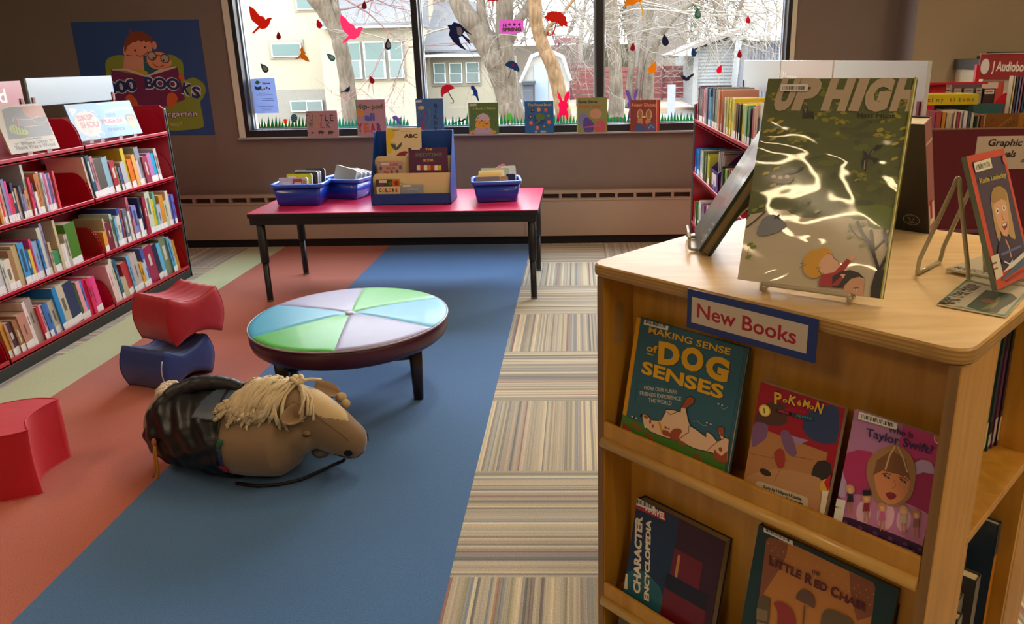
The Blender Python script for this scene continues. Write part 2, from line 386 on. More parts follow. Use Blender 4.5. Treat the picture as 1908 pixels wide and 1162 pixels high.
# ------------------------------------------------------------------ steel library bookcases
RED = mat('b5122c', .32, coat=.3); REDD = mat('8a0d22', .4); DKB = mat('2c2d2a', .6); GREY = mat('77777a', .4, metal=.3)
def bracket_pts(x_back, x_front, y, z, h=.165):
    """sheet-steel shelf end: tall at the back, rounded down to the lip; s = +1 when the shelf faces +X"""
    s = 1 if x_front > x_back else -1
    P = [(x_back, y, z-.02), (x_front, y, z-.02), (x_front, y, z+.012)]
    for k in range(0, 9):
        q = k/8*math.pi/2
        P.append((x_front-s*(.012+.085*(1-math.cos(q))), y, z+.012+(h-.012)*math.sin(q)))
    P.append((x_back, y, z+h))
    return P
def bookcase(label, xf, xb, ys, levels, top, end_far=True, kick=.06):
    s = 1 if xf > xb else -1
    t = thing('bookcase', label, 'bookcase', ((xf+xb)/2, ys[-1], 0))
    xc = (xf+xb)/2
    MB().box((min(xf, xb), ys[0], .0), (max(xf, xb), ys[-1], kick), DKB).build('base', t, bevel=.002)
    MB().box((xc-.012, ys[0]+.02, kick), (xc+.012, ys[-1]-.002, top-.03), REDD).build('back_panel', t)
    if end_far:
        P = []
        for (x, z) in ((xb, 0), (xf, 0), (xf, top-.03), (xf-s*.03, top), (xb+s*.03, top), (xb, top-.03)): P.append((x, ys[-1], z))
        e = MB().prism(P, (0, .016, 0), RED).build('end_panel', t)
        MB().box((xf-.004*s-.004, ys[-1]-.003, 0), (xf-.004*s+.004, ys[-1]+.021, top-.02), GREY).build('edge_trim', e, bevel=.001)
    for i in range(len(ys)-1):
        for z in levels:
            y0, y1 = ys[i]+.006, ys[i+1]-.006
            m = MB().box((min(xc+s*.014, xf), y0, z-.02), (max(xc+s*.014, xf), y1, z-.006), RED)
            m.box((min(xf, xf-s*.012), y0, z-.022), (max(xf, xf-s*.012), y1, z+.010), RED)
            sh = m.build('shelf', t, bevel=.003)
            for yy in (y0, y1-.002):
                MB().prism(bracket_pts(xc+s*.014, xf-s*.002, yy, z), (0, .002, 0), RED).build('bracket', sh, bevel=.0007)
    for y in ys[1:-1]:
        MB().box((xc-.02, y-.006, kick), (xc+.02, y+.006, top), REDD).build('upright', t)
    return t
LY = [-.26, .63, 1.52, 2.41, 3.325]
bookcase('long red steel bookcase of picture books along the left side', -2.46, -3.06, LY[1:], [.08, .405, .735, 1.045], 1.23)
RY = [.40, 1.29, 2.19, 3.09]
bookcase('red steel bookcase running back to the window behind the wooden display', 1.157, 1.76, RY, [.09, .415, .745, 1.085], 1.21)
# back top rail behind the display shelf
for nm, xf, s_, ys in (('top_rail', -2.75, 1, LY), ):
    pass

WORDS = 'first second third fourth fifth sixth seventh eighth ninth tenth eleventh twelfth thirteenth fourteenth fifteenth sixteenth seventeenth eighteenth nineteenth twentieth'.split()
def ordn(i):
    if i < 20: return WORDS[i]
    tens = {2: 'twenty', 3: 'thirty', 4: 'forty', 5: 'fifty'}[(i+1)//10]; r = (i+1) % 10
    return (tens[:-1]+'ieth') if r == 0 else tens+'-'+WORDS[r-1]
CN = [('white', 'f0f0ee'), ('cream', 'e8dcc0'), ('grey', '8c8c8c'), ('pale grey', 'c0c0c0'), ('black', '202024'), ('navy', '252f55'), ('blue', '3068b0'), ('light blue', '88b8dc'), ('teal', '2a6a70'), ('green', '4a8a40'), ('olive', '7a7a40'), ('yellow', 'd8c828'), ('orange', 'e08828'), ('brown', '8a6038'), ('tan', 'c0a070'), ('red', 'b82c38'), ('maroon', '702838'), ('pink', 'e0709a'), ('pale pink', 'e8c0c4'), ('purple', '7a5a90'), ('lilac', '9a90c0'), ('dark green', '2c4434')]
def cname(h):
    c = [int(h[i:i+2], 16) for i in (0, 2, 4)]
    return min(CN, key=lambda q: sum((c[i]-int(q[1][2*i:2*i+2], 16))**2 for i in range(3)))[0]
PAGE = mat('e4dcc8', .8); LBL = mat('ebebe8', .5)
def spine_book(y0, y1, h, col, X, s, z, lean, label, group, lab, depth=None, inset=0.):
    """upright book, spine towards +X (s=1) or -X (s=-1); local frame: x depth, y thickness"""
    th = max(.004, y1-y0-.0012); d = depth or min(.27, max(.14, h*.86)); cv = mat(col, .38); dark = mat('%02x%02x%02x' % tuple(int(int(col[i:i+2], 16)*.55) for i in (0, 2, 4)), .4)
    c = .0016 if th > .008 else .0008; m = MB()
    X0 = 0; X1 = -s*d
    def bx(xa, xb_, ya, yb, za, zb, mt): m.box((min(xa, xb_), ya, za), (max(xa, xb_), yb, zb), mt)
    bx(X0, X0-s*c, 0, th, 0, h, cv); bx(X0-s*c, X1, 0, c, 0, h, cv); bx(X0-s*c, X1, th-c, th, 0, h, cv)
    bx(X0-s*c, X1+s*.003, c, th-c, .003, h-.003, PAGE)
    if lab: bx(X0+s*.0004, X0, .0002, th-.0002, .006, .006+lab, LBL)
    if h > .15 and int(col, 16) % 3: bx(X0+s*.0003, X0, th*(.5-.07*(int(col[:2], 16) % 3+1)), th*(.5+.07*(int(col[:2], 16) % 3+1)), h*(.32+.03*(int(col[2:4], 16) % 7)), h*(.7+.04*(int(col[4:6], 16) % 6)), dark if sum(lin(col)[:3]) > .6 else mat('cfc8b8', .5))
    a = math.radians(lean)
    o = m.build('book', None, loc=(0, 0, 0)); tag(o, label, 'book', group)
    o.location = (X-s*inset, y0 + (math.sin(a)*0), z + (math.sin(a)*th if a > 0 else 0)*0)
    o.rotation_euler = (a, 0, 0)  # +a tips the top towards -Y (nearer the camera)
    if a: o.location.z += .0002
    return o
ROWS = {
'A':(0.735,-2.475,2,'1.645,1.66,0.262,b8864a 1.66,1.676,0.228,c06a5a 1.676,1.69,0.28,8a6428 1.69,1.705,0.279,c8882e 1.705,1.715,0.239,f0c8b0 1.715,1.728,0.183,d8283c 1.728,1.746,0.211,d8c8b0 1.746,1.766,0.232,8a86b8 1.766,1.782,0.22,e0408a 1.782,1.801,0.153,d83040 1.801,1.819,0.206,2c3050 1.819,1.836,0.153,5a6080 1.836,1.854,0.174,e8c8a8 1.854,1.871,0.181,5a5a80 1.871,1.888,0.136,8a80a8 1.888,1.91,0.155,c8905a 1.91,1.929,0.283,b8c8c0 1.929,1.947,0.213,e0305a 1.947,1.959,0.183,5a1f6a 1.959,1.979,0.132,f0e0d0 1.979,2.012,0.225,c07838 2.012,2.03,0.231,f0f0f0 2.03,2.046,0.222,c8d0dc 2.046,2.062,0.223,c05878 2.062,2.075,0.214,d8a0c0 2.075,2.091,0.216,4a5a9a 2.091,2.107,0.213,e070a0 2.107,2.123,0.214,6a7a88 2.123,2.139,0.222,e84858'),
'B':(0.405,-2.475,4,'1.547,1.576,0.256,30588a 1.576,1.629,0.246,c8ccd0 1.629,1.648,0.18,c8d0c8 1.648,1.693,0.172,e0d4c0 1.693,1.724,0.212,a07850 1.724,1.764,0.227,c0a878 1.764,1.808,0.23,4a9ad0 1.808,1.829,0.184,1f6090 1.829,1.85,0.183,e0c040 1.85,1.865,0.234,e04070 1.865,1.88,0.23,8070b0 1.88,1.92,0.211,8ab0d8 1.92,1.936,0.213,3a80c8 1.936,1.965,0.274,c8ccb8 1.965,1.984,0.293,9a90b8 1.984,2.003,0.184,c8b090 2.003,2.053,0.127,3f9060 2.053,2.073,0.292,c8b890 2.073,2.093,0.149,d8d0c8 2.093,2.113,0.149,e8e0d8 2.113,2.141,0.197,b8b0a0 2.141,2.233,0.248,4a7a20'),
'C':(0.08,-2.475,9,'1.557,1.581,0.221,c89040 1.581,1.597,0.187,c09068 1.597,1.635,0.187,4a3048 1.635,1.67,0.189,a07048 1.67,1.73,0.206,c08878 1.73,1.753,0.26,e8d8d8 1.753,1.812,0.261,a89890 1.812,1.833,0.204,c83040 1.833,1.854,0.207,e8b0c8 1.854,1.882,0.203,3a70b8 1.882,1.911,0.199,5080c0 1.911,1.959,0.201,b8b8a8 1.959,1.993,0.265,1f88d0 1.993,2.047,0.267,c8c0a8 2.047,2.134,0.259,283860 2.134,2.158,0.235,3a5a38 2.158,2.191,0.242,f0a0b0 2.191,2.216,0.239,4a90e0 2.216,2.241,0.237,e83070 2.241,2.263,0.233,e03068 2.263,2.284,0.232,e83880 2.284,2.327,0.231,f04890'),
'D':(0.735,-2.475,8,'2.432,2.452,0.26,f8e8d8 2.452,2.485,0.267,20506a 2.485,2.514,0.258,c88088 2.514,2.599,0.231,5a5850 2.599,2.662,0.233,90b8c8 2.662,2.71,0.207,b02838 2.71,2.733,0.165,90b860 2.733,2.759,0.158,6a70b0 2.759,2.809,0.187,b8bcc0 2.809,2.846,0.268,d0b828 2.846,2.895,0.191,e87820 2.895,2.933,0.217,e8b060 2.933,2.958,0.174,d8c0c0 2.958,3.009,0.256,8a98a8 3.009,3.068,0.19,a03850 3.068,3.113,0.204,c080b8 3.113,3.159,0.198,18a8d8 3.159,3.194,0.226,c8b8b0'),
'E':(0.405,-2.475,3,'2.447,2.483,0.136,e09a38 2.483,2.499,0.21,c8b898 2.499,2.557,0.182,782830 2.557,2.581,0.223,b0c8b8 2.581,2.601,0.19,70b8d8 2.601,2.636,0.2,d0d0c0 2.636,2.668,0.243,3a4aa0 2.668,2.686,0.242,a85048 2.686,2.73,0.228,6a7080 2.73,2.752,0.205,d8e0d8 2.752,2.778,0.293,c87088 2.778,2.797,0.149,b88080 2.797,2.846,0.227,8088d0 2.846,2.881,0.129,e8eae8 2.881,2.916,0.269,243050 2.916,2.952,0.267,a03048 2.952,3.008,0.289,c8d0b8 3.008,3.037,0.234,d8c020 3.037,3.066,0.277,70a890 3.066,3.108,0.186,b8b8c0 3.108,3.159,0.241,d89030 3.159,3.194,0.197,b8c8a0 3.194,3.229,0.257,d8c8b8 3.229,3.265,0.226,8090d0 3.265,3.296,0.22,6a70c8'),
'F':(0.08,-2.475,10,'2.456,2.493,0.26,f0c8c8 2.493,2.525,0.289,d8d8c8 2.525,2.553,0.276,2a6080 2.553,2.603,0.141,c0b090 2.603,2.669,0.229,b83038 2.669,2.699,0.264,70a8d8 2.699,2.776,0.259,c0b0a8 2.776,2.807,0.187,e0a020 2.807,2.838,0.174,b8c8d8 2.838,2.874,0.273,4a60a8 2.874,2.973,0.261,a02850 2.973,3.028,0.26,2a3048 3.028,3.071,0.253,60b8e0 3.071,3.15,0.28,7a8868 3.15,3.186,0.271,58a8d0 3.186,3.217,0.244,b8b8c8 3.217,3.25,0.232,c09030'),
'G':(1.085,1.17,1,'3.069,3.164,0.222,d0b8b8 2.963,3.069,0.222,6a5060 2.875,2.963,0.212,2a3050 2.79,2.875,0.211,c06070 2.722,2.79,0.218,c8b0b8 2.591,2.722,0.223,24507a 2.504,2.591,0.18,50a8d8 2.444,2.504,0.228,4a4a50 2.351,2.444,0.228,6a8868 2.272,2.351,0.229,c89080'),
'H':(1.085,1.17,1,'2.175,2.239,0.199,e0901a 2.113,2.175,0.191,c8d0a0 2.043,2.113,0.194,b8b060 1.976,2.043,0.193,e0d020 1.901,1.976,0.197,d8c828 1.829,1.901,0.183,b89060 1.76,1.829,0.176,283830 1.685,1.76,0.183,e0d028 1.629,1.685,0.174,b0b8a8 1.566,1.629,0.181,4a9850 1.521,1.566,0.171,3a4a50 1.47,1.521,0.18,a82838 1.406,1.47,0.19,c8a888 1.365,1.406,0.144,1f2448 1.311,1.365,0.21,e8e8e8 1.259,1.311,0.213,5a2030 1.197,1.259,0.184,3a5a80 1.137,1.197,0.205,c8c0b0 1.068,1.137,0.209,8a4050'),
'I':(0.745,1.17,1,'3.048,3.129,0.167,1a80d0 2.989,3.048,0.171,1a80d0 2.931,2.989,0.175,1a80d0 2.863,2.931,0.179,1a80d0 2.783,2.863,0.179,d8d8c8 2.695,2.783,0.183,7a8a60 2.627,2.695,0.187,5a6a50 2.529,2.627,0.18,c8c840'),
'J':(0.745,1.17,1,'2.159,2.2,0.169,e8e8e8 2.111,2.159,0.17,184848 2.053,2.111,0.173,e0b030 2.002,2.053,0.175,70a050 1.952,2.002,0.178,a04080 1.88,1.952,0.186,c8c0b0 1.787,1.88,0.198,8a3040'),
'K':(0.415,1.17,1,'3.076,3.139,0.149,c89040 2.994,3.076,0.156,b04030 2.895,2.994,0.167,5a7a40 2.781,2.895,0.186,d8d8d0 2.708,2.781,0.192,2a3040 2.637,2.708,0.199,7a5a90 2.569,2.637,0.207,c03060 2.485,2.569,0.216,d8c8b0 2.405,2.485,0.226,405a80 2.312,2.405,0.237,a05040'),
'L':(0.415,1.17,1,'1.64,1.685,0.371,c04858 1.597,1.64,0.375,e0e0e0 1.555,1.597,0.396,8a2838 1.513,1.555,0.409,2a2a40 1.472,1.513,0.421,d8d0d0 1.433,1.472,0.432,903048 1.394,1.433,0.444,3a3a50 1.337,1.394,0.453,b8a8a8'),

}
NAMES = {'A': ('upper shelf', 'near bay', 'left'), 'B': ('middle shelf', 'near bay', 'left'), 'C': ('bottom shelf', 'near bay', 'left'), 'D': ('upper shelf', 'far bay', 'left'), 'E': ('middle shelf', 'far bay', 'left'), 'F': ('bottom shelf', 'far bay', 'left'),
 'G': ('top shelf', 'far bay', 'right'), 'H': ('top shelf', 'middle bay', 'right'), 'I': ('second shelf', 'far bay', 'right'), 'J': ('second shelf', 'middle bay', 'right'), 'K': ('third shelf', 'far bay', 'right'), 'L': ('third shelf', 'middle bay', 'right')}
for key, (z, X, lean, body) in ROWS.items():
    s = 1 if X < 0 else -1; L_ = []
    for tok in body.split():
        y0, y1, h, col = tok.split(','); y0, y1, h = float(y0), float(y1), float(h)
        if key == 'L': h = .2+.1*(h-.37)
        if s < 0:
            n = max(1, int(round((y1-y0)/.023)))
            for k in range(n)[::-1]:
                a_ = y0+(y1-y0)*k/n; b_ = y0+(y1-y0)*(k+1)/n
                cc = col if k % 2 == 0 else '%02x%02x%02x' % tuple(min(255, int(int(col[i:i+2], 16)*random.uniform(.75, 1.12))) for i in (0, 2, 4))
                L_.append((a_, b_, h+random.uniform(-.006, .006) if n > 1 else h, cc))
        else: L_.append((y0, y1, h, col))
    sh, bay, side = NAMES[key]
    ymax = 3.07 if 'far' in bay else (2.385 if s > 0 else 2.175)
    L_ = [q for q in L_ if q[1] <= ymax+(.23 if s > 0 else 0) and q[0] > (1.535 if s > 0 and 'near' in bay else 0)]
    zt = z - .006 + .0003
    for i, (y0, y1, h, col) in enumerate(L_):
        th = y1-y0; wd = 'thick' if th > .045 else ('thin' if th < .02 else ('tall' if h > .25 else ('short' if h < .17 else 'medium')))
        if lean > 0:
            # the pack tips towards the camera; thin the block so that the tilted slab keeps its share of the shelf
            c_ = math.cos(math.radians(lean)); y1 = y0 + (y1-y0)*c_
        spine_book(y0, y1, h, col, X, s, zt + math.sin(math.radians(lean))*0, lean,
            '%s %s book, %s from left, %s, %s of %s bookcase' % (wd, cname(col), ordn(i), sh, bay, side),
            'books on the %s, %s, %s bookcase' % (sh, bay, side), .042 if (int(col, 16)+i) % 5 else 0, inset=random.choice((0, 0, .004, .01)))
# magazine file and magazines (right bookcase, second shelf)
t = thing('magazine_file', 'purple magazine file standing on the second shelf of the right bookcase', 'magazine file', (1.2, 2.35, .7395))
PUR = mat('4a2a78', .4); y0, y1 = 2.27, 2.5
m = MB(); m.box((1.175, y0, .7395), (1.179, y1, .86), PUR); m.box((1.175, y0, .7395), (1.42, y1, .7435), PUR)
m.box((1.416, y0, .7395), (1.42, y1, .99), PUR)
for yy in (y0, y1-.004): m.prism([(1.175, yy, .7395), (1.42, yy, .7395), (1.42, yy, .99), (1.30, yy, .97), (1.175, yy, .86)], (0, .004, 0), PUR)
m.build('box', t)
MB().box((1.1742, 2.32, .775), (1.175, 2.46, .84), mat('d8c8c4', .6)).box((1.1735, 2.37, .755), (1.1742, 2.40, .80), mat('8a7ac0')).build('front_label', t)
for k in range(7):
    y = 2.283+k*.029; cc = ['b8a8a0', '8a7468', 'c8c4bc', '6a5048', 'd0c8c0', '94796a', 'e0dcd6'][k]
    mm = MB(); mm.box((1.21, y, .7445), (1.40, y+.008, .955+.008*(k % 3)), mat(cc, .4))
    one(mm, 'magazine', ['pale', 'brown', 'light grey', 'dark brown', 'off-white', 'tan', 'white'][k]+' magazine, %s from the window end inside the purple magazine file' % ordn(6-k), 'magazine', 'magazines in the purple file')

# ------------------------------------------------------------------ header signs on top of the bookcases
WH = mat('9cacb8', .3, coat=.2); WHR = mat('ccd4d8', .3, coat=.2)
def header(y0, y1, x, z0, z1, facing, label, m=WH, name='header_sign', txt=None):
    t = thing(name, label, 'sign', (x, (y0+y1)/2, z0))
    MB().box((x-.006, y0, z0), (x+.006, y1, z1), m).build('panel', t, bevel=.001)
    for yy in (y0+.015, y1-.035):
        MB().box((x-.012, yy, z0-.075), (x+.012, yy+.02, z0+.05), mat('7a1020', .4)).build('clip', t, bevel=.001)
    if txt: txt(t)
    return t
header(2.452, 3.27, -2.76, 1.278, 1.436, 1, 'blank pale header sign above the far bay of the left bookcase')
def dtxt(t):
    a = Art(A3(-2.7535, 1.56, 1.278), (0, 1, 0), (0, 0, 1), .85, .15, .4)
    a.textuv('Read Aloud', (.10, .035), (.715, .035), .075, 'f2f2f2', .02); a.done('lettering', t)
header(1.56, 2.405, -2.76, 1.278, 1.424, 1, 'pink header sign with white lettering above the near bay of the left bookcase', mat('b8707c', .35, coat=.2), txt=dtxt)
header(2.18, 3.06, 1.46, 1.285, 1.455, -1, 'blank white header sign nearest the window on the right bookcase', WHR)
def mtxt(t):
    a = Art(A3(1.4535, 2.165, 1.285), (0, -1, 0), (0, 0, 1), .8, .17, .4)
    a.textuv('Mystery', (.05, .06), (.32, .06), .06, 'f4f4f2', .01); a.done('lettering', t)
header(1.355, 2.165, 1.46, 1.285, 1.455, -1, 'pinkish white header sign in the middle of the right bookcase', mat('d8cdca', .3, coat=.3), txt=mtxt)
header(.485, 1.335, 1.46, 1.285, 1.455, -1, 'blank white header sign nearest the camera on the right bookcase', WHR)

# ------------------------------------------------------------------ generic display book
def frame(P, e, lean):
    e = np.array(e, float); e /= np.linalg.norm(e); back = A3(-e[1], e[0], 0); a = math.radians(lean)
    return np.array(P, float), e, back*math.sin(a)+A3(0, 0, math.cos(a))
def disp_book(name, label, P, e, t, w, h, th, cover, art=None, group=None, pages='e0d8c4', spine=None, cat='book', soft=False, coat=.2, art_name='cover_print', extra=None, gain=1., board=None):
    P, e, t = [np.array(q, float) for q in (P, e, t)]; n = np.cross(e, t)
    r = thing(name, label, cat, P-n*th, group)
    T = lambda q: P + e*q[0] + t*q[1] - n*q[2]
    cv = mat(cover, .35, coat=coat, gain=gain); sp = mat(spine or cover, .35, coat=coat, gain=gain); c = (board or min(.0022, th*.2)) if not soft else .0006; ov = 0 if soft else .003
    m = MB(); m.box((0, 0, 0), (w, h, c), cv, T); m.box((0, 0, th-c), (w, h, th), cv, T); m.box((0, 0, c), (c, h, th-c), sp, T)
    if spine: m.box((0, 0, -.0002), (w*.035, h, 0.0001), sp, T)
    m.build('cover', r, bevel=0)
    MB().box((c, ov, c), (w-ov, h-ov, th-c), mat(pages, .8), T).build('page_block', r)
    if art:
        a = Art(P, e, t, w, h, .4, coat=coat); a.gain = gain; art(a); a.done(art_name, r)
    if extra: extra(r, T)
    return r
# ------------------------------------------------------------------ low red-topped table
TZ = .59; TX0, TX1, TY0, TY1 = -1.69, .147, 2.68, 3.51
BKM = mat('131417', .45)
t = thing('activity_table', 'low rectangular table with a bright red top and black adjustable legs', 'table', ((TX0+TX1)/2, (TY0+TY1)/2, 0))
MB().box((TX0, TY0, TZ-.006), (TX1, TY1, TZ), mat('dc3460', .3, coat=.3)).build('tabletop', t, bevel=.002)
MB().box((TX0, TY0, TZ-.032), (TX1, TY1, TZ-.006), BKM).build('edge_band', t, bevel=.003)
MB().box((TX0+.012, TY0+.003, TZ-.076), (TX1-.012, TY0+.022, TZ-.032), BKM).box((TX0+.04, TY1-.05, TZ-.085), (TX1-.04, TY1-.03, TZ-.032), BKM).box((TX0+.04, TY0+.05, TZ-.085), (TX0+.06, TY1-.05, TZ-.032), BKM).box((TX1-.06, TY0+.05, TZ-.085), (TX1-.04, TY1-.05, TZ-.032), BKM).build('apron', t)
for (x, y) in ((-1.625, 2.715), (.105, 2.715), (-1.615, 3.36), (.10, 3.40)):
    m = MB()
    m.lathe((x, y, 0), [(.0245, .26), (.0265, .27), (.0265, TZ-.034), (.022, TZ-.033)], BKM, 20)
    m.lathe((x, y, 0), [(.019, .012), (.0195, .02), (.0195, .262), (.018, .262)], BKM, 20)
    lg = m.build('leg', t)
    MB().lathe((x, y, 0), [(.016, 0), (.0205, .001), (.0205, .012), (.016, .013)], mat('55585c', .4), 16).build('foot', lg)

# blue tote bins with board books
def rrect(cx, cy, hx, hy, r, ang, z, n=5):
    P = []; ca, sa = math.cos(ang), math.sin(ang)
    for (sx, sy, a0) in ((1, 1, 0), (-1, 1, math.pi/2), (-1, -1, math.pi), (1, -1, 3*math.pi/2)):
        for k in range(n):
            q = a0+math.pi/2*k/(n-1); x = sx*(hx-r)+r*math.cos(q); y = sy*(hy-r)+r*math.sin(q)
            P.append(A3(cx+x*ca-y*sa, cy+x*sa+y*ca, z))
    return P
BLU = mat('1238b8', .3, coat=.3)
def bin_(cx, cy, ang, hx, hy, h, label):
    t = thing('storage_bin', label, 'bin', (cx, cy, TZ)); z0 = TZ+.0005
    m = MB(); f = .84
    m.loft([rrect(cx, cy, hx*f-.01, hy*f-.01, .02, ang, z0), rrect(cx, cy, hx*f, hy*f, .025, ang, z0+.006), rrect(cx, cy, hx*.97, hy*.96, .03, ang, z0+h-.02),
            rrect(cx, cy, hx*.975-.004, hy*.965-.004, .03, ang, z0+h-.02), rrect(cx, cy, hx*f-.003, hy*f-.003, .025, ang, z0+.009), rrect(cx, cy, hx*f-.02, hy*f-.02, .02, ang, z0+.009)], BLU, True)
    m.build('tub', t)
    m = MB(); rs = []
    for (d, z) in ((.0, h-.022), (.011, h-.022), (.013, h-.002), (.009, h+.001), (-.006, h+.001), (-.006, h-.022)): rs.append(rrect(cx, cy, hx*.975+d, hy*.965+d, .032+max(0, d), ang, z0+z))
    m.loft(rs+[rs[0]], mat('2a66dc', .3, coat=.3), False); m.build('rim', t)
    return t
def board_book(cx, cy, ang, w, h, th, tilt, roll, z, col, label, group, art=None, spec='e8e4dc'):
    ca, sa = math.cos(ang), math.sin(ang); e = A3(ca, sa, 0); P, e, tt = frame((cx-e[0]*w/2, cy-e[1]*w/2, z), e, tilt)
    n = np.cross(e, tt); a = math.radians(roll); e2 = e*math.cos(a)+tt*math.sin(a); t2 = tt*math.cos(a)-e*math.sin(a)
    r = thing('board_book', label, 'board book', P, group)
    m = MB(); R_ = .012; pts = []
    for (u, v) in ((0, 0), (w, 0), (w, h-R_), (w-R_*.3, h-R_*.3), (w-R_, h), (R_*.4, h), (0, h-R_*.4)): pts.append(P+e2*u+t2*v)
    m.prism(pts, -n*th, mat(spec, .6)); m.build('page_block', r)
    m = MB(); m.prism([p+n*.0006 for p in pts], -n*.0012, mat(col, .35, coat=.2)); m.build('front_cover', r)
    if art:
        a = Art(P+n*.0006, e2, t2, w, h, .4, step=.0002); art(a); a.done('cover_print', r)
    return r
bin_(-1.445, 3.02, .04, .165, .13, .145, 'blue plastic bin of board books at the front left of the red table')
bin_(-1.21, 3.245, -.28, .15, .125, .14, 'blue plastic bin of board books turned behind the front left bin')
bin_(-.148, 3.06, .13, .158, .13, .14, 'blue plastic bin of board books at the right end of the red table')
G1, G2, G3 = 'board books in the front left blue bin', 'board books in the turned blue bin', 'board books in the right blue bin'
def pa(a): a.rect(.02, a.h*.6, .075, a.h*.85, 'ececf0'); a.rect(.09, a.h*.3, .15, a.h*.95, 'c8502c'); a.rect(.1, a.h*.62, .145, a.h*.82, 'f0e4e0'); a.rect(.155, a.h*.5, a.w-.01, a.h*.9, 'd8a030')
board_book(-1.47, 2.925, .04, .185, .175, .02, 8, 0, TZ+.01, 'd8d4e0', 'pale board book with orange and red blocks, foremost in the front left blue bin', G1, pa)
def pb(a): a.rect(.01, a.h*.7, .06, a.h*.92, 'e0e0c8')
board_book(-1.45, 2.985, .04, .165, .19, .022, 8, 0, TZ+.01, 'c0c41c', 'lime green board book in the middle of the front left blue bin', G1, pb)
board_book(-1.42, 3.03, .04, .15, .2, .014, 8, -1, TZ+.01, '2c3034', 'dark board book behind the lime green one, front left blue bin', G1)
board_book(-1.425, 3.06, .04, .17, .205, .018, 8, -2, TZ+.01, 'c8d8d8', 'pale grey-green board book near the back of the front left blue bin', G1)
board_book(-1.385, 3.1, .04, .13, .21, .02, 8, -1, TZ+.01, '2a3050', 'navy board book at the back of the front left blue bin', G1)
def pc(a): a.rect(.01, .01, a.w-.01, a.h-.012, 'c8c4b4'); a.rect(.025, a.h-.1, .05, a.h-.085, '3c4c44'); a.rect(.085, a.h-.115, .12, a.h-.1, '7a4034')
board_book(-1.235, 3.18, -.28, .165, .2, .024, 10, -12, TZ+.035, 'a8b09c', 'grey-green framed board book tilted in the turned blue bin', G2, None)
for k, (c, l) in enumerate((('b8c0b0', 'pale sage'), ('dcdccc', 'cream'), ('c8ccc8', 'light grey'), ('b4b8b0', 'stone grey'))):
    board_book(-1.2+.022*k, 3.215+.03*k, -.28, .155, .175-.004*k, .022, 10, -10, TZ+.03, c, '%s board book, %s behind the tilted framed one, turned blue bin' % (l, ordn(k)), G2)
for k, (c, l, w_, h_) in enumerate((('8a7a6c', 'brown-grey', .16, .155), ('d8b878', 'straw yellow', .15, .165), ('e0c890', 'pale yellow', .155, .175), ('e4dcc0', 'cream', .17, .185))):
    board_book(-.19+.006*k, 2.965+.027*k, .13, w_, h_, .022, 8, 1, TZ+.01, c, '%s board book, %s from the front in the right blue bin' % (l, ordn(k)), G3, None, 'e8d8a8')
board_book(-.085, 2.99, .13, .05, .155, .02, 8, 0, TZ+.01, 'b89058', 'small tan board book beside the navy one in the right blue bin', G3)
board_book(-.045, 3.015, .13, .06, .165, .02, 8, 0, TZ+.01, '1c1f3c', 'navy board book with a pale curve at the right of the right blue bin', G3)
board_book(-.16, 3.10, .13, .19, .195, .018, 8, -1, TZ+.01, 'a8b0a8', 'grey-green board book at the back of the right blue bin', G3)
board_book(-.06, 3.13, .13, .1, .2, .02, 8, 3, TZ+.01, 'c8d8dc', 'pale blue board book at the back of the right blue bin', G3)
board_book(-.05, 3.16, .2, .11, .19, .012, 8, 28, TZ+.01, 'c07080', 'pink-edged board book sticking up from the back of the right blue bin', G3)
board_book(-.06, 3.155, .13, .075, .185, .012, 8, 4, TZ+.01, '8aa0cc', 'light blue board book fanned at the right edge of the right blue bin', G3)

# countertop display rack
t = thing('book_display_rack', 'blue cardboard display rack with cream tiers in the middle of the red table', 'display rack', (-.69, 3.03, TZ))
BL2 = mat('0c3f8e', .5); CR = mat('d8c294', .6); XL, XR = -.955, -.432; YF, YB = 2.905, 3.165; Z = TZ+.0008
m = MB(); m.box((XL, YF, Z), (XR, YF+.004, Z+.072), BL2).box((XL, YF, Z), (XR, YB, Z+.004), BL2).box((XL, YB-.004, Z), (XR, YB, Z+.455), BL2); m.build('shell', t)
for x in (XL, XR-.004):
    m = MB(); m.prism([(x, YF, Z), (x, YB, Z), (x, YB, Z+.455), (x, YB-.045, Z+.455), (x, YF, Z+.09)], (.004, 0, 0), BL2); m.build('side_panel', t)
for (yf, zt) in ((2.962, .787), (3.047, .89)):
    pts = [(XL+.005, yf, Z+.004), (XR-.005, yf, Z+.004), (XR-.005, yf+.012, zt), (XL+.03, yf+.012, zt), (XL+.012, yf+.011, zt-.012), (XL+.005, yf+.010, zt-.03)]
    m = MB(); m.prism(pts, (0, .003, 0), CR); m.build('tier', t)
GR = 'books in the blue display rack'
def rackbook(q, yb_, z0, lean, cover, art, label, th=.012):
    """q: left x px, right x px, top y px on the plane through y=yb_, z=z0"""
    P, e, tt = frame((-.955, yb_, z0), (1, 0, 0), lean); n = np.cross(e, tt)
    f = lambda x, y: (lambda p: (p@e, p@tt))(ppl(x, y, P, n)-P)
    u0 = f(q[0], q[3])[0]; u1 = f(q[1], q[3])[0]; v = f((q[0]+q[1])/2, q[2])[1]
    return disp_book('board_book', label, P+e*u0, e, tt, u1-u0, v, th, cover, art, GR, cat='board book')
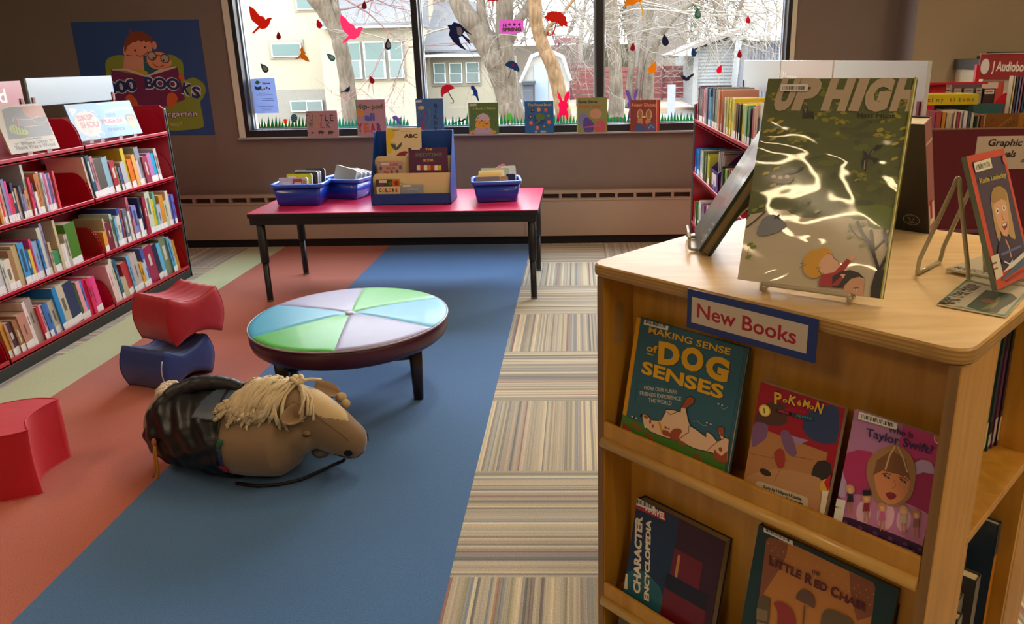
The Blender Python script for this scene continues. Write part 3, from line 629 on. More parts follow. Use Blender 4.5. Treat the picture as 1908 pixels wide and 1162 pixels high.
def ra(a):
    a.z(480, 230, 5.0211)
    a.poly([(1210, 45), (1275, 45), (1285, 80), (1275, 130), (1235, 165), (1270, 175), (1285, 215), (1260, 260), (1215, 280)], 'd8b814', 2)
    a.text('ABC', (1368, 132), (1498, 132), 34, '14120f', .05); a.text('Bruno Munari', (1340, 80), (1445, 76), 9, '6a6258')
    a.poly([(1240, 190), (1290, 200), (1300, 245), (1275, 240)], '46565c', 2); a.poly([(1345, 175), (1345, 210), (1310, 245), (1290, 235)], '46565c', 2); a.line([(1288, 185), (1295, 260)], 6, '46565c')
    a.poly([(1280, 318), (1320, 275), (1370, 257), (1412, 265), (1385, 290), (1380, 330), (1280, 330)], '8a1c30'); a.line([(1260, 64), (1325, 60)], 5, '4a463e')
rackbook((721, 786, 238, 300), 3.085, .80, 11, 'd9c49c', ra, 'cream ABC book with a yellow flower, top tier of the blue rack', .01)
def rb(a):
    a.z(480, 230, 5.0211)
    a.text('THE', (1570, 252), (1635, 250), 20, 'd8b048', .03); a.text('BEDTIME', (1478, 308), (1728, 304), 32, '54705c', .03); a.text('BOOK', (1552, 356), (1650, 354), 24, 'd8a848', .03)
    a.rect(.03, 0, a.w*.95, .03, '3c6c7c')
    for i, c in enumerate(('e8dcc8', 'c03c28', 'e8e0d0', 'd88838', 'b83028', 'f0e8d0', 'd8c040')): a.poly([(1490+i*33, 435), (1490+i*33, 392), (1520+i*33, 390), (1522+i*33, 435)], c)
    a.poly([(1440, 228), (1518, 226), (1518, 244), (1440, 245)], 'd8d0c0')
rackbook((763, 835, 275, 322), 3.012, .70, 6, '54284c', rb, 'purple bedtime picture book on the right of the middle tier', .01)
def rc(a):
    a.z(480, 230, 5.0211)
    a.poly([(1155, 370), (1225, 368), (1225, 386), (1155, 388)], 'e0d4c4'); a.text('EASTER', (1240, 395), (1318, 393), 20, 'a83858', .04); a.text('HOUSE', (1205, 430), (1288, 428), 22, 'a83858', .04)
    for q in ((1152, 418), (1335, 410), (1255, 455), (1305, 450)): a.ell(q, 14, 20, '6a5a5a')
    a.poly([(1180, 462), (1185, 440), (1205, 450), (1230, 455), (1225, 466)], 'b84828')
rackbook((704, 751, 300, 322), 3.012, .70, 6, 'b89490', rc, 'pink easter board book with dark eggs, left of the middle tier', .016)
def rd(a):
    a.z(480, 230, 5.0211)
    a.rect(.0, a.h*.52, a.w*.68, a.h, '38402c'); a.rect(a.w*.68, a.h*.52, a.w, a.h, 'b86c18'); a.ell((1300, 558), 20, 24, '8a2818'); a.ell((1160, 578), 22, 14, '6c3858'); a.ell((1240, 560), 18, 18, '4c7024')
    a.poly([(1135, 530), (1208, 530), (1208, 555), (1135, 555)], 'dcd4c0')
    for i, (ch, c) in enumerate(zip('COLORS', ('2c4c48', 'd08c28', '5c1c28', 'c03028', '2c2c28', 'c84c20'))): a.text(ch, (1137+i*30, 640), (1137+i*30+24, 640), 34, c, .05)
rackbook((702, 746, 334, 362), 2.935, .655, 6, 'd4c8a0', rd, 'COLORS board book with a photo strip in the front tier', .018)
def re_(a):
    a.z(480, 230, 5.0211)
    a.rect(.004, .004, a.w-.004, a.h*.8, '8c98a4'); a.poly([(1358, 575), (1432, 573), (1432, 592), (1358, 594)], 'd8d4c4')
    for k in range(26): a.rect(.006+(k*37 % 100)/100*(a.w-.014), .006+(k*53 % 90)/100*(a.h*.7), .010+(k*37 % 100)/100*(a.w-.014), .009+(k*53 % 90)/100*(a.h*.7), ('b8c0c8', '6c6884', 'a8a088')[k % 3])
    a.text('GOODNIGHT', (1400, 622), (1508, 620), 16, 'c0ccd4', .02)
rackbook((747, 789, 344, 362), 2.935, .655, 6, '949ca4', re_, 'pale grey patterned board book beside COLORS in the front tier', .018)

# ------------------------------------------------------------------ round ottoman
OC = A3(-.635, 1.27, 0); R0 = .432
t = thing('round_ottoman', 'round low ottoman with green, blue and lilac vinyl wedges and dark wooden legs', 'ottoman', OC)
PUR2 = mat('4a1c34', .35, noise=.1, scale=30, coat=.15)
prof = [(.385, .296), (.41, .30), (.426, .314), (.433, .335), (.434, .36), (.432, .376), (.425, .385), (.41, .389)]
m = MB(); m.lathe(OC, [(.02, .296)]+prof+[(.02, .389)], PUR2, 72); m.build('side_band', t)
WED = [('4db2d4', 'sky blue vinyl wedge'), ('66c866', 'green vinyl wedge'), ('a8a4c4', 'lilac vinyl wedge')]*2
angs = [-22, 38, 98, 158, 218, 278]
cols = ['3fa2c8', '52b44a', '8e8ab0', '3fa2c8', '52b44a', '8e8ab0']
def domez(r, a): 
    q = r/.425; z = .395+.016*(1-q**2.2)-.010*math.exp(-(r/.045)**2)
    d = min(abs(((a-b+180) % 360)-180) for b in angs); seam = math.exp(-(d*r*17.45e-3/.010)**2)
    return z-.004*seam*min(1, r/.06)
for i, a0 in enumerate(angs):
    m = MB(); V = []; F = []; nr, na = 22, 24
    vm = mat(cols[i], .42, noise=.07, scale=18., coat=.06)
    for r_ in range(nr+1):
        rr = .004+.421*r_/nr
        for k in range(na+1):
            q = a0+60*k/na; V.append((OC[0]+rr*math.cos(math.radians(q)), OC[1]+rr*math.sin(math.radians(q)), domez(rr, q)))
    for r_ in range(nr):
        for k in range(na):
            b = r_*(na+1)+k; F.append((b, b+na+1, b+na+2, b+1))
    b0 = nr*(na+1); o = len(V)
    for rr, zz in ((.431, .391), (.433, .384)):
        for k in range(na+1):
            q = math.radians(a0+60*k/na); V.append((OC[0]+rr*math.cos(q), OC[1]+rr*math.sin(q), zz))
    for k in range(na): F.append((b0+k, o+k, o+k+1, b0+k+1)); F.append((o+k, o+na+1+k, o+na+2+k, o+k+1))
    m.add(V, F, vm, True); w_ = m.build('wedge', t); w_['label'] = {'3fa2c8': 'sky blue', '52b44a': 'green', '8e8ab0': 'lilac'}[cols[i]]+' vinyl wedge of the seat'
m = MB(); pts = [OC+A3(.434*math.cos(q), .434*math.sin(q), .387) for q in [2*math.pi*k/96 for k in range(97)]]
m.tube(pts, .0042, mat('9a8894', .35), 8, False); m.build('piping', t)
m = MB(); m.lathe(OC+A3(0, 0, .397), [(.002, .014), (.012, .0135), (.019, .010), (.021, .005), (.019, .0)], mat('b0acc8', .3, coat=.2), 24); m.build('button', t)
WD = mat('2e1a14', .35, noise=.3, scale=12, coat=.2, stretch=(8, 8, .6))
LEG = [(-.345, 1.225), (-.595, 1.575), (-.945, 1.305), (-.70, .985)]
LEG = [(-.345, 1.235), (-.90, 1.09), (-.985, 1.40), (-.425, 1.545)]
fr = MB()
for i in range(4):
    a_, b_ = np.array(LEG[i]), np.array(LEG[(i+1) % 4]); d = (b_-a_)/np.linalg.norm(b_-a_); n_ = np.array([-d[1], d[0]])*.011
    fr.hexa([(*(a_+n_), .198), (*(b_+n_), .198), (*(b_-n_), .198), (*(a_-n_), .198)], [(*(a_+n_), .297), (*(b_+n_), .297), (*(b_-n_), .297), (*(a_-n_), .297)], WD)
fr.build('apron', t, bevel=.002)
for (x, y) in LEG:
    m = MB(); m.loft([rrect(x, y, .021, .021, .01, .1, .0005, 4), rrect(x, y, .027, .027, .012, .25, .14, 4), rrect(x, y, .031, .031, .012, .25, .298, 4)], WD); m.build('leg', t)

# ------------------------------------------------------------------ foam rocker blocks
def rocker(name, label, cat, col, P, ax, up, dep, L, D, H, pinch, bulge, seamcol=None, dome=1.):
    """profile in the (ax,up) plane: pinched along its length, ends bulging; extruded along dep"""
    P, ax, up, dep = [np.array(q, float) for q in (P, ax, up, dep)]
    ax /= np.linalg.norm(ax); up /= np.linalg.norm(up); dep /= np.linalg.norm(dep)
    t = thing(name, label, cat, P)
    fm = mat(col, .5, noise=.08, scale=9., bump=.6, bscale=14., sheen=.2)
    n1, n2, nd = 22, 10, 14; loop = []
    for i in range(n1): q = i/n1; loop.append((q*L-L/2, pinch*math.sin(math.pi*q)**1.0, 0))
    for i in range(n2): q = i/n2; loop.append((L/2+bulge*math.sin(math.pi*q), q*H, 1))
    for i in range(n1): q = i/n1; loop.append((L/2-q*L, H-pinch*math.sin(math.pi*q)**1.2, 0))
    for i in range(n2): q = i/n2; loop.append((-L/2-bulge*math.sin(math.pi*q), H-q*H, 1))
    rings = []
    rnd = random.Random(len(label))
    for k in range(nd+1):
        v = k/nd; sg = .006*math.sin(math.pi*v)
        ring = []
        for (x, z, e) in loop:
            wob = .0016*math.sin(9*v*math.pi+x*40)+.001*math.sin(23*x+14*z)
            zz = z+(-sg if z > H/2 else sg)*(0 if e else 1)
            ring.append(P+ax*x+up*(zz+(wob if z > H*.4 else 0))+dep*(v*D))
        rings.append(ring)
    m = MB(); n = len(loop); V = [p for r in rings for p in r]; F = []
    for a in range(nd):
        for i in range(n): j = (i+1) % n; F.append((a*n+i, a*n+j, (a+1)*n+j, (a+1)*n+i))
    m.add(V, F, fm, True)
    # side faces, slightly domed
    for k, sgn in ((0, -1), (nd, 1)):
        base = rings[k]; c = P+dep*(k/nd*D); inner = []
        for sc, dd in ((1., 0), (.97, .004*dome), (.8, .010*dome), (.5, .013*dome), (.2, .014*dome)):
            cc = P+dep*(k/nd*D)+up*H/2
            inner.append([cc+(p-cc)*A3(1, 1, 1)*sc+dep*sgn*dd for p in base])
        o = len(m.v); m.add([p for r in inner for p in r], [(a*n+i, a*n+(i+1) % n, (a+1)*n+(i+1) % n, (a+1)*n+i) for a in range(4) for i in range(n)]+[[4*n+i for i in range(n)]], fm, True)
    m.build('cover', t)
    for k in (0, nd):
        s_ = MB(); s_.tube(list(rings[k])+[rings[k][0]], .0022, mat(col, .5), 6, False); s_.build('seam', t)
    if seamcol: s_ = MB(); s_.tube(list(rings[0])[2*n1+n2+2:], .0026, mat(seamcol, .5), 6); s_.build('piping', t)
    return t
rocker('foam_rocker_block', 'navy blue vinyl foam block with pinched middle, lying under the red one', 'foam block', '1d3a80', (-1.505, 1.437, .001), (.085, .246, 0), (0, 0, 1), (-.246, .085, 0), .255, .265, .205, .046, .032, 'c8c8d0')
rocker('foam_rocker_block', 'red vinyl foam block with pinched middle, stacked on the blue one', 'foam block', 'b01626', (-1.462, 1.492, .2065), (.117, .224, 0), (0, 0, 1), (-.224, .117, 0), .25, .262, .235, .038, .028)
rocker('foam_rocker_block', 'red vinyl foam block standing on end at the left edge of the carpet', 'foam block', 'c4142a', (-1.60, .589, .0015), (-.066, .262, 0), (-.262, -.066, 0), (0, 0, 1), .268, .25, .22, .05, .03, 'd0384a', dome=0.)

# ------------------------------------------------------------------ plush pony lying on the carpet
HO = A3(-.86, .69, 0)
pony = thing('plush_pony', 'large tan plush pony with cream yarn mane and black padded saddle jacket', 'stuffed animal', HO)
TAN = mat('866c4c', .75, noise=.12, scale=7., bump=.35, bscale=22., sheen=.3); TAN2 = mat('c2ac80', .8, noise=.1, scale=12., bump=.3, bscale=40.)
YARN = mat('d2c09a', .85, noise=.15, scale=60., bump=.5, bscale=220.); JK = mat('08090b', .42, noise=.2, scale=10., bump=.7, bscale=14.); JG = mat('3c4858', .45, bump=.4, bscale=20.)
def ellring(c, d, ry, rz, n=28):
    d = np.array(d, float); d /= np.linalg.norm(d); a = np.cross(d, A3(0, 0, 1)); a /= np.linalg.norm(a); b = np.cross(a, d)
    return [np.array(c)+a*ry*math.cos(q)+b*rz*math.sin(q) for q in [2*math.pi*k/n for k in range(n)]]
def limb(cs, m, mb):
    C_ = [A3(*c[:3]) for c in cs]; rings = []
    for i, c in enumerate(cs):
        d = C_[min(i+1, len(C_)-1)]-C_[max(i-1, 0)]; rings.append(ellring(C_[i], d, c[3], c[4]))
    mb.loft(rings, m)
body = MB()
limb([(-1.285, .80, .125, .03, .03), (-1.265, .79, .13, .09, .085), (-1.215, .77, .142, .135, .125), (-1.13, .722, .15, .172, .145), (-1.0, .678, .15, .188, .149), (-.88, .648, .148, .19, .147), (-.78, .622, .145, .184, .144), (-.70, .604, .143, .164, .135), (-.65, .612, .14, .10, .10), (-.62, .61, .135, .04, .04)], TAN, body)
limb([(-.86, .65, .17, .11, .11), (-.79, .64, .205, .125, .13), (-.72, .63, .238, .11, .118), (-.665, .62, .262, .085, .088), (-.63, .615, .265, .05, .05)], TAN, body)
limb([(-.71, .63, .25, .05, .06), (-.67, .622, .246, .085, .105), (-.62, .612, .230, .088, .108), (-.57, .602, .205, .083, .101), (-.52, .592, .180, .073, .090), (-.475, .585, .150, .064, .077), (-.44, .58, .132, .058, .068), (-.415, .577, .122, .045, .052), (-.400, .576, .118, .016, .02)], TAN, body)
body.ball((-.64, .56, .17), (.08, .06, .07), TAN); body.ball((-.595, .528, .205), (.024, .014, .015), TAN); body.ball((-.54, .66, .25), (.02, .014, .014), TAN)
tmp = body.build('tmp', None, loc=(0, 0, 0))
md = tmp.modifiers.new('r', 'REMESH'); md.mode = 'VOXEL'; md.voxel_size = .0075; md.use_smooth_shade = True
ms = tmp.modifiers.new('s', 'SMOOTH'); ms.factor = .6; ms.iterations = 9
bpy.context.view_layer.update()
em = tmp.evaluated_get(bpy.context.evaluated_depsgraph_get()); me0 = bpy.data.meshes.new_from_object(em)
V0 = np.array([v.co[:] for v in me0.vertices]); N0 = np.array([v.normal[:] for v in me0.vertices]); F0 = [tuple(p.vertices) for p in me0.polygons]
COL.objects.unlink(tmp); bpy.data.objects.remove(tmp)
V0[:, 2] = np.maximum(V0[:, 2], .002)
m = MB(); m.add(V0, F0, TAN, True)
# pale face blaze: faces on the upper side of the muzzle
k2 = m.mi(TAN2)
fc = np.array([V0[list(f)].mean(0) for f in F0]); fn = np.array([N0[list(f)].mean(0) for f in F0])
HB0, HB1 = A3(-.66, .62, .31), A3(-.42, .578, .16)
hd = HB1-HB0; hl = np.linalg.norm(hd); hd /= hl; sd = np.cross(hd, A3(0, 0, 1)); sd /= np.linalg.norm(sd); ud = np.cross(sd, hd)
rel = fc-HB0; al = rel@hd; la = rel@sd; uu = fn@ud
for i in range(len(F0)):
    q = al[i]/hl
    if .05 < q < .78 and uu[i] > .25 and abs(la[i]-.012) < .05*math.sin(min(1, max(0, (q-.05)/.73))*math.pi)**.8: m.m[i] = k2
m.build('body', pony)
# saddle jacket: an offset skin over the middle of the body
def shell(cond, off, mt, name, wr=.0, par=pony):
    idx = [i for i in range(len(F0)) if cond(fc[i])]
    used = sorted({v for i in idx for v in F0[i]}); mp = {v: k for k, v in enumerate(used)}
    P = []
    for v in used:
        p = V0[v]; w_ = wr*(math.sin(p[0]*70+p[2]*55)+.7*math.sin(p[0]*38-p[2]*90+p[1]*20))
        q = p+N0[v]*(off+w_); q[2] = max(q[2], .0006); P.append(q)
    mm = MB(); mm.add(P, [[mp[v] for v in F0[i]] for i in idx], mt, True)
    o = mm.build(name, par); so = o.modifiers.new('s', 'SOLIDIFY'); so.thickness = .004; so.offset = -1
    return o
ja = A3(.96, -.28, 0)
sc_ = lambda p: (p-A3(-1.0, .70, .15))@ja
jk = shell(lambda p: -.215+.3*max(0, p[2]-.17) < sc_(p) < .165-.25*max(0, p[2]-.2), .009, JK, 'saddle_jacket', .0046)
shell(lambda p: .03 < sc_(p) < .15 and p[2] > .25, .0145, JG, 'jacket_lining', .001, jk)
# quilted roll looping over the back
pts = [A3(-1.17, .575, .12), A3(-1.195, .60, .19), A3(-1.185, .64, .25), A3(-1.14, .675, .295), A3(-1.07, .695, .318), A3(-1.0, .70, .322), A3(-.93, .69, .318), A3(-.88, .68, .31)]
P_ = []; 
for i in range(len(pts)-1):
    for k in range(6): P_.append(pts[i]*(1-k/6)+pts[i+1]*k/6)
P_.append(pts[-1]); n = len(P_)
rr = [(.012+.024*math.sin(math.pi*min(1, (i+2)/(n+3)))**.6)*(1-.13*(math.cos(i*2*math.pi/5)**8)) for i in range(n)]
m = MB(); m.tube(P_, rr, mat('15161a', .45, bump=.5, bscale=30.), 14); m.build('quilted_roll', jk)
# striped strap in front of the jacket
for k, c_ in enumerate(('24543c', '28345c', '34305c', 'a81c34')):
    z0, z1 = .205-.032*k, .205-.032*(k+1)
    shell(lambda p: .160-.25*max(0, p[2]-.2) < sc_(p) < .184-.25*max(0, p[2]-.2) and z1 < p[2] <= z0 and p[1] < .64, .007, mat(c_, .6), 'strap_band', 0, jk)
# white stitched loops on the jacket
for c0 in ((-1.03, .585, .125), (-.945, .567, .155), (-1.055, .575, .08)):
    q = [A3(c0[0]+.013*math.cos(a), c0[1]-.002+.004*math.sin(a), c0[2]+.016*math.sin(a)) for a in [2*math.pi*k/10 for k in range(11)]]
    pass
# mane: bundles of yarn over the crest, ends fraying on the near side
rnd = random.Random(3); m = MB()
crest = [A3(-.635, .618, .345), A3(-.675, .625, .353), A3(-.72, .635, .35), A3(-.765, .642, .34), A3(-.81, .652, .325), A3(-.85, .66, .308)]
def cr(u): u = u*(len(crest)-1); i = min(int(u), len(crest)-2); return crest[i]*(1-(u-i))+crest[i+1]*(u-i)
def surf(p):
    d = ((V0-p)**2).sum(1); i = int(d.argmin()); return V0[i], N0[i]
for k in range(110):
    u = rnd.random()**.9; s0 = cr(u*.75); dx = -rnd.uniform(.05, .13); dy = -rnd.uniform(.05, .115); dz = -rnd.uniform(.07, .15)*(1-.2*u)
    if k % 5 == 0: dy = rnd.uniform(.02, .07)
    pp = []
    for j in range(7):
        q = j/6; p = s0+A3(dx*q, dy*q**.9, dz*q**1.6+.012*math.sin(q*math.pi))
        sp_, sn_ = surf(p); lift = .008+.014*(k % 4)/3+.006*math.sin(j*1.7+k)
        if (p-sp_)@sn_ < lift: p = sp_+sn_*lift
        pp.append(p+A3(rnd.uniform(-.002, .002), rnd.uniform(-.002, .002), 0))
    m.tube(pp, [.0055, .0062, .0066, .0066, .0066, .0075, .011], YARN, 6)
    e_ = pp[-1]; d_ = pp[-1]-pp[-2]; d_ /= np.linalg.norm(d_)
    for f_ in range(5):
        w_ = d_*.016+A3(rnd.uniform(-.008, .008), rnd.uniform(-.006, .006), rnd.uniform(-.008, .006)); m.tube([e_-d_*.003, e_+w_], [.0052, .002], YARN, 5)
for k in range(16):
    a_ = rnd.uniform(-1, 1); p0 = A3(-.64, .618, .358); p1 = A3(-.60+.03*a_, .565+.03*abs(a_), .322-.02*abs(a_)); p2 = A3(-.60+.04*a_, .53, .265)
    m.tube([p0, p0*.5+p1*.5+A3(0, 0, .014), p1+A3(0, -.010, .006), p2+A3(rnd.uniform(-.01, .01), -.016, rnd.uniform(-.02, .02))][:4 if k % 3 == 0 else 3], .0052, YARN, 6)
kn = [A3(-.645+.018*math.cos(a), .62+.016*math.sin(a), .368+.010*math.sin(2*a)) for a in [2*math.pi*k/14 for k in range(15)]]
m.tube(kn, .0095, YARN, 8, False); m.ball((-.65, .62, .376), .015, YARN, 10, 6)
m.tube([A3(-.64, .62, .362), A3(-.60, .64, .362), A3(-.57, .66, .35)], .0065, YARN, 7)
m.build('mane', pony)
m = MB()
for k in range(12):
    b = A3(-1.225+.012*(k % 4), .79-.018*(k//3), .258-.003*(k//3)); m.tube([b+A3(.03, -.01, .012), b+A3(0, 0, .030), b+A3(-.025, -.01, .022), b+A3(-.045, -.012, -.01-.01*(k % 3))], [.006, .008, .009, .007], mat('d8c8b0', .85, bump=.4, bscale=200.), 7)
m.build('tail', pony)
# ears
def ear(base, tip, nrm, w, name):
    base, tip, nrm = A3(*base), A3(*tip), A3(*nrm); ax = tip-base; L_ = np.linalg.norm(ax); ax /= L_; nrm = nrm-ax*(nrm@ax); nrm /= np.linalg.norm(nrm); s_ = np.cross(ax, nrm)
    G = []; na, nb = 9, 8
    for i in range(na):
        u = i/(na-1); ww = w*(.55+.75*math.sin(math.pi*min(1, u*.62+.2)))*(1-u**5)**.5
        G.append([base+ax*L_*u+s_*ww*(j/(nb-1)-.5)+nrm*(-.35*ww*(1-(2*j/(nb-1)-1)**2))+nrm*.002 for j in range(nb)])
    mm = MB(); mm.add([p for r in G for p in r], [(i*nb+j, i*nb+j+1, (i+1)*nb+j+1, (i+1)*nb+j) for i in range(na-1) for j in range(nb-1)], TAN, True)
    o = mm.build(name, pony); so = o.modifiers.new('s', 'SOLIDIFY'); so.thickness = .005; so.offset = 0
ear((-.598, .545, .295), (-.66, .485, .262), (-.1, -.75, .65), .06, 'ear')
ear((-.60, .672, .322), (-.515, .692, .282), (.5, -.1, .85), .07, 'ear')
m = MB(); m.ball((-.487, .66, .252), (.018, .016, .018), TAN2); m.ball((-.51, .683, .268), (.022, .018, .02), TAN2); m.build('brow_tuft', pony)
# eye, nostrils, mouth
for (c_, n_) in (((-.592, .52, .205), (-.1, -.9, .2)),):
    sp_, sn_ = surf(A3(*c_)); m = MB(); m.ball(sp_+sn_*.004, (.014, .008, .010), TAN, 14, 8); m.tube([sp_+sn_*.006+A3(-.013, -.004, -.004), sp_+sn_*.011+A3(0, -.003, -.007), sp_+sn_*.006+A3(.013, -.002, -.002)], .0022, mat('1a120c', .4), 6); m.build('eye', pony)
for c_ in ((-.452, .525, .122), (-.405, .61, .14)):
    sp_, sn_ = surf(A3(*c_)); a_ = np.cross(sn_, A3(0, 0, 1)); a_ /= np.linalg.norm(a_); b_ = np.cross(a_, sn_); mm = MB()
    mm.prism([sp_+sn_*.0015+(a_*math.cos(q)+b_*math.sin(q))*.0155 for q in [2*math.pi*k/18 for k in range(18)]], sn_*.0015, mat('0c0b0b', .5)); mm.build('nostril', pony)
m = MB(); q = [surf(A3(*p)) for p in ((-.505, .54, .105), (-.48, .53, .098), (-.452, .535, .09), (-.425, .55, .095), (-.408, .575, .098))]
m.tube([p+n*.0012 for p, n in q], .0022, mat('3a2a1c', .7), 6); m.build('mouth', pony)
# seam lines along the head
m = MB(); q = [surf(A3(*p)) for p in ((-.64, .54, .325), (-.60, .535, .30), (-.56, .535, .27), (-.52, .535, .235), (-.48, .54, .195), (-.45, .545, .165))]
m.tube([p+n*.0005 for p, n in q], .0013, mat('5c442c', .8), 5); m.build('seam', pony)
# reins: black cord from the chin down to the floor, along the body
m = MB(); m.tube([A3(-.475, .575, .085), pz(640, 858, .03), pz(620, 866, .012), pz(595, 878, .0085), pz(560, 893, .0085), pz(520, 902, .0085), pz(480, 905, .0085), pz(440, 900, .01)], .0065, mat('0e0e10', .5), 8); m.build('rein', pony)
m = MB(); m.ball(py(598, 840, .60), (.035, .03, .025), mat('6a6458', .8, bump=.5, bscale=120.), 12, 8); m.build('chin_tassel', pony)
# orange tassel hanging at the rump
m = MB(); OR = mat('b87820', .7, bump=.3, bscale=200.); b = A3(-1.165, .535, .165)
m.tube([b, b+A3(-.004, -.012, -.04), b+A3(.002, -.03, -.09), b+A3(-.012, -.032, -.13)], .0042, OR, 7); m.tube([b, b+A3(.004, -.014, -.05), b+A3(.012, -.03, -.1), b+A3(.008, -.034, -.135)], .0042, OR, 7)
m.ball(b+A3(0, -.006, 0), (.009, .009, .016), mat('b06a48', .7), 10, 6); m.build('tassel', pony)
# ------------------------------------------------------------------ plywood display stand (turned 44 degrees)
KO = A3(.419, -.336, 0); KE = A3(.720, -.694, 0); KE /= np.linalg.norm(KE); KN = A3(-KE[1], KE[0], 0)
K = lambda u, v, z: KO+KE*u+KN*v+A3(0, 0, z)
KT = lambda p: K(*p)
def wood_mat(name, c1, c2, axis, rough=.32, coat=.25, ply=False):
    m, N, L, b = nodes_mat(name)
    b.inputs['Roughness'].default_value = rough; b.inputs['Coat Weight'].default_value = coat; b.inputs['Coat Roughness'].default_value = .15
    tc = N.new('ShaderNodeTexCoord'); mp = N.new('ShaderNodeMapping'); L.new(tc.outputs['Object'], mp.inputs[0])
    mp.inputs['Rotation'].default_value = (0, 0, math.radians(43.96)); mp.inputs['Scale'].default_value = axis
    n = N.new('ShaderNodeTexNoise'); n.inputs['Scale'].default_value = 2.2; n.inputs['Detail'].default_value = 6; n.inputs['Distortion'].default_value = 1.6
    L.new(mp.outputs[0], n.inputs['Vector'])
    r = N.new('ShaderNodeValToRGB'); e = r.color_ramp.elements; e[0].position = .32; e[0].color = lin(c2); e[1].position = .68; e[1].color = lin(c1); L.new(n.outputs[0], r.inputs[0])
    if ply:
        wv = N.new('ShaderNodeSeparateXYZ'); L.new(tc.outputs['Object'], wv.inputs[0])
        q = N.new('ShaderNodeMath'); q.operation = 'MULTIPLY'; q.inputs[1].default_value = 1/.0066; L.new(wv.outputs[2], q.inputs[0])
        w2 = N.new('ShaderNodeMath'); w2.operation = 'FRACT'; L.new(q.outputs[0], w2.inputs[0]); g = N.new('ShaderNodeMath'); g.operation = 'GREATER_THAN'; g.inputs[1].default_value = .55; L.new(w2.outputs[0], g.inputs[0])
        mx = N.new('ShaderNodeMix'); mx.data_type = 'RGBA'; L.new(g.outputs[0], mx.inputs[0]); L.new(r.outputs[0], mx.inputs[6]); mx.inputs[7].default_value = lin('a07c48'); L.new(mx.outputs[2], b.inputs['Base Color'])
    else: L.new(r.outputs[0], b.inputs['Base Color'])
    return m
WTOP = wood_mat('maple_top', 'e6c894', 'd4b27a', (1.2, 6, 6), .44, .08)
WV = wood_mat('maple_board', 'd29c40', 'ba8428', (7, 7, .9), .4, .12)
WE = wood_mat('maple_edge', 'c49a54', 'a47c3c', (4, 4, 4), .45, .1, ply=True)
WEV = mat('8e6a3c', .5, noise=.25, scale=90., stretch=(1, 1, .03)); RAIL = mat('d0a658', .4, noise=.1, scale=8., coat=.15)
T_ = thing('book_display_stand', 'square light plywood book display stand turned towards the camera at right', 'display stand', K(.375, .4, 0))
def kr(u0, v0, u1, v1, r, z, n=6):
    P = []
    for (cu, cv, a0) in ((u1-r, v1-r, 0), (u0+r, v1-r, math.pi/2), (u0+r, v0+r, math.pi), (u1-r, v0+r, 1.5*math.pi)):
        for k in range(n): q = a0+math.pi/2*k/(n-1); P.append(K(cu+r*math.cos(q), cv+r*math.sin(q), z))
    return P
m = MB(); b4 = .006
m.loft([kr(-.004+b4, b4, .754-b4, .80-b4, .03, 1.033), kr(-.004+.001, .001, .753, .799, .035, 1.0365), kr(-.004, 0, .754, .80, .035, 1.041), kr(-.004, 0, .754, .80, .035, 1.052), kr(-.003, .001, .753, .799, .035, 1.057)], WE, False)
m.add(kr(-.003+.0005, .0015, .7525, .7985, .035, 1.0575), [list(range(24))], WTOP)
m.add(kr(b4, b4, .75, .794, .03, 1.0331), [list(range(24))[::-1]], WV)
# rounded top arris
m.loft([kr(-.003, .001, .753, .799, .035, 1.057), kr(0, .004, .750, .796, .033, 1.0596)], WE, False); m.add(kr(0, .004, .750, .796, .033, 1.06), [list(range(24))], WTOP)
m.build('top', T_)
def kb(name, a, b, mt, par=T_, **k): return MB().box(a, b, mt, KT).build(name, par, **k)
UL, UR = .012, .742
# display face towards the camera: side boards, back panel, ledges (mirrored on the far face)
for (v0, v1, vb) in ((.012, .192, .112), (.612, .788, .688)):
    for (u0, u1) in ((UL, UL+.018), (UR-.018, UR)):
        p = kb('side_board', (u0, v0, .0), (u1, v1, 1.033), WV, bevel=.004)
        MB().box((u0+.001, (v0 if v0 < .3 else v1)-.0012, .004), (u1-.001, (v0 if v0 < .3 else v1)+.0012, 1.031), WEV, KT).build('board_edge', p)
    kb('back_panel', (UL+.018, vb, .0), (UR-.018, vb+.014, 1.033), WV)
for z in (.645, .215, .05):
    if z > .1 or True:
        kb('ledge', (UL+.018, .012, z-.014), (UR-.018, .112, z+.004), WV)
        kb('ledge_lip', (UL+.018, .010, z+.004), (UR-.018, .020, z+.046), WV, bevel=.003)
        P = []
        for k in range(9): q = -math.pi/2+math.pi*k/8; P.append((UL+.018, .008-.012*math.cos(q), z-.003+.012*math.sin(q)))
        P = [(UL+.018, .016, z-.015)]+P+[(UL+.018, .016, z+.009)]
        m = MB(); m.prism([K(*p) for p in P], KE*(UR-UL-.036), RAIL, True); m.build('ledge_nosing', T_)
# book shelves open to the sides
for z in (.645, .10, .375):
    if z == .375: continue
    kb('shelf', (UL, .192, z-.018), (UR, .612, z), WV, bevel=.002)
kb('centre_board', (.36, .192, 0), (.378, .612, 1.033), WV)
kb('inner_board', (UL+.002, .1925, 0.001), (UR-.002, .21, 1.033), WV); kb('inner_board', (UL+.002, .594, 0.001), (UR-.002, .6115, 1.033), WV)
# patch where a label was peeled off
a = Art(K(UL+.0182, .108, 0), -KN, (0, 0, 1), .09, 1.0, .5)
a.uvpoly([(.028, .955), (.05, .965), (.062, .94), (.06, .90), (.066, .87), (.05, .868), (.046, .855), (.036, .868), (.030, .862), (.027, .90)], 'b08e58', 2)
a.done('peeled_patch', T_)

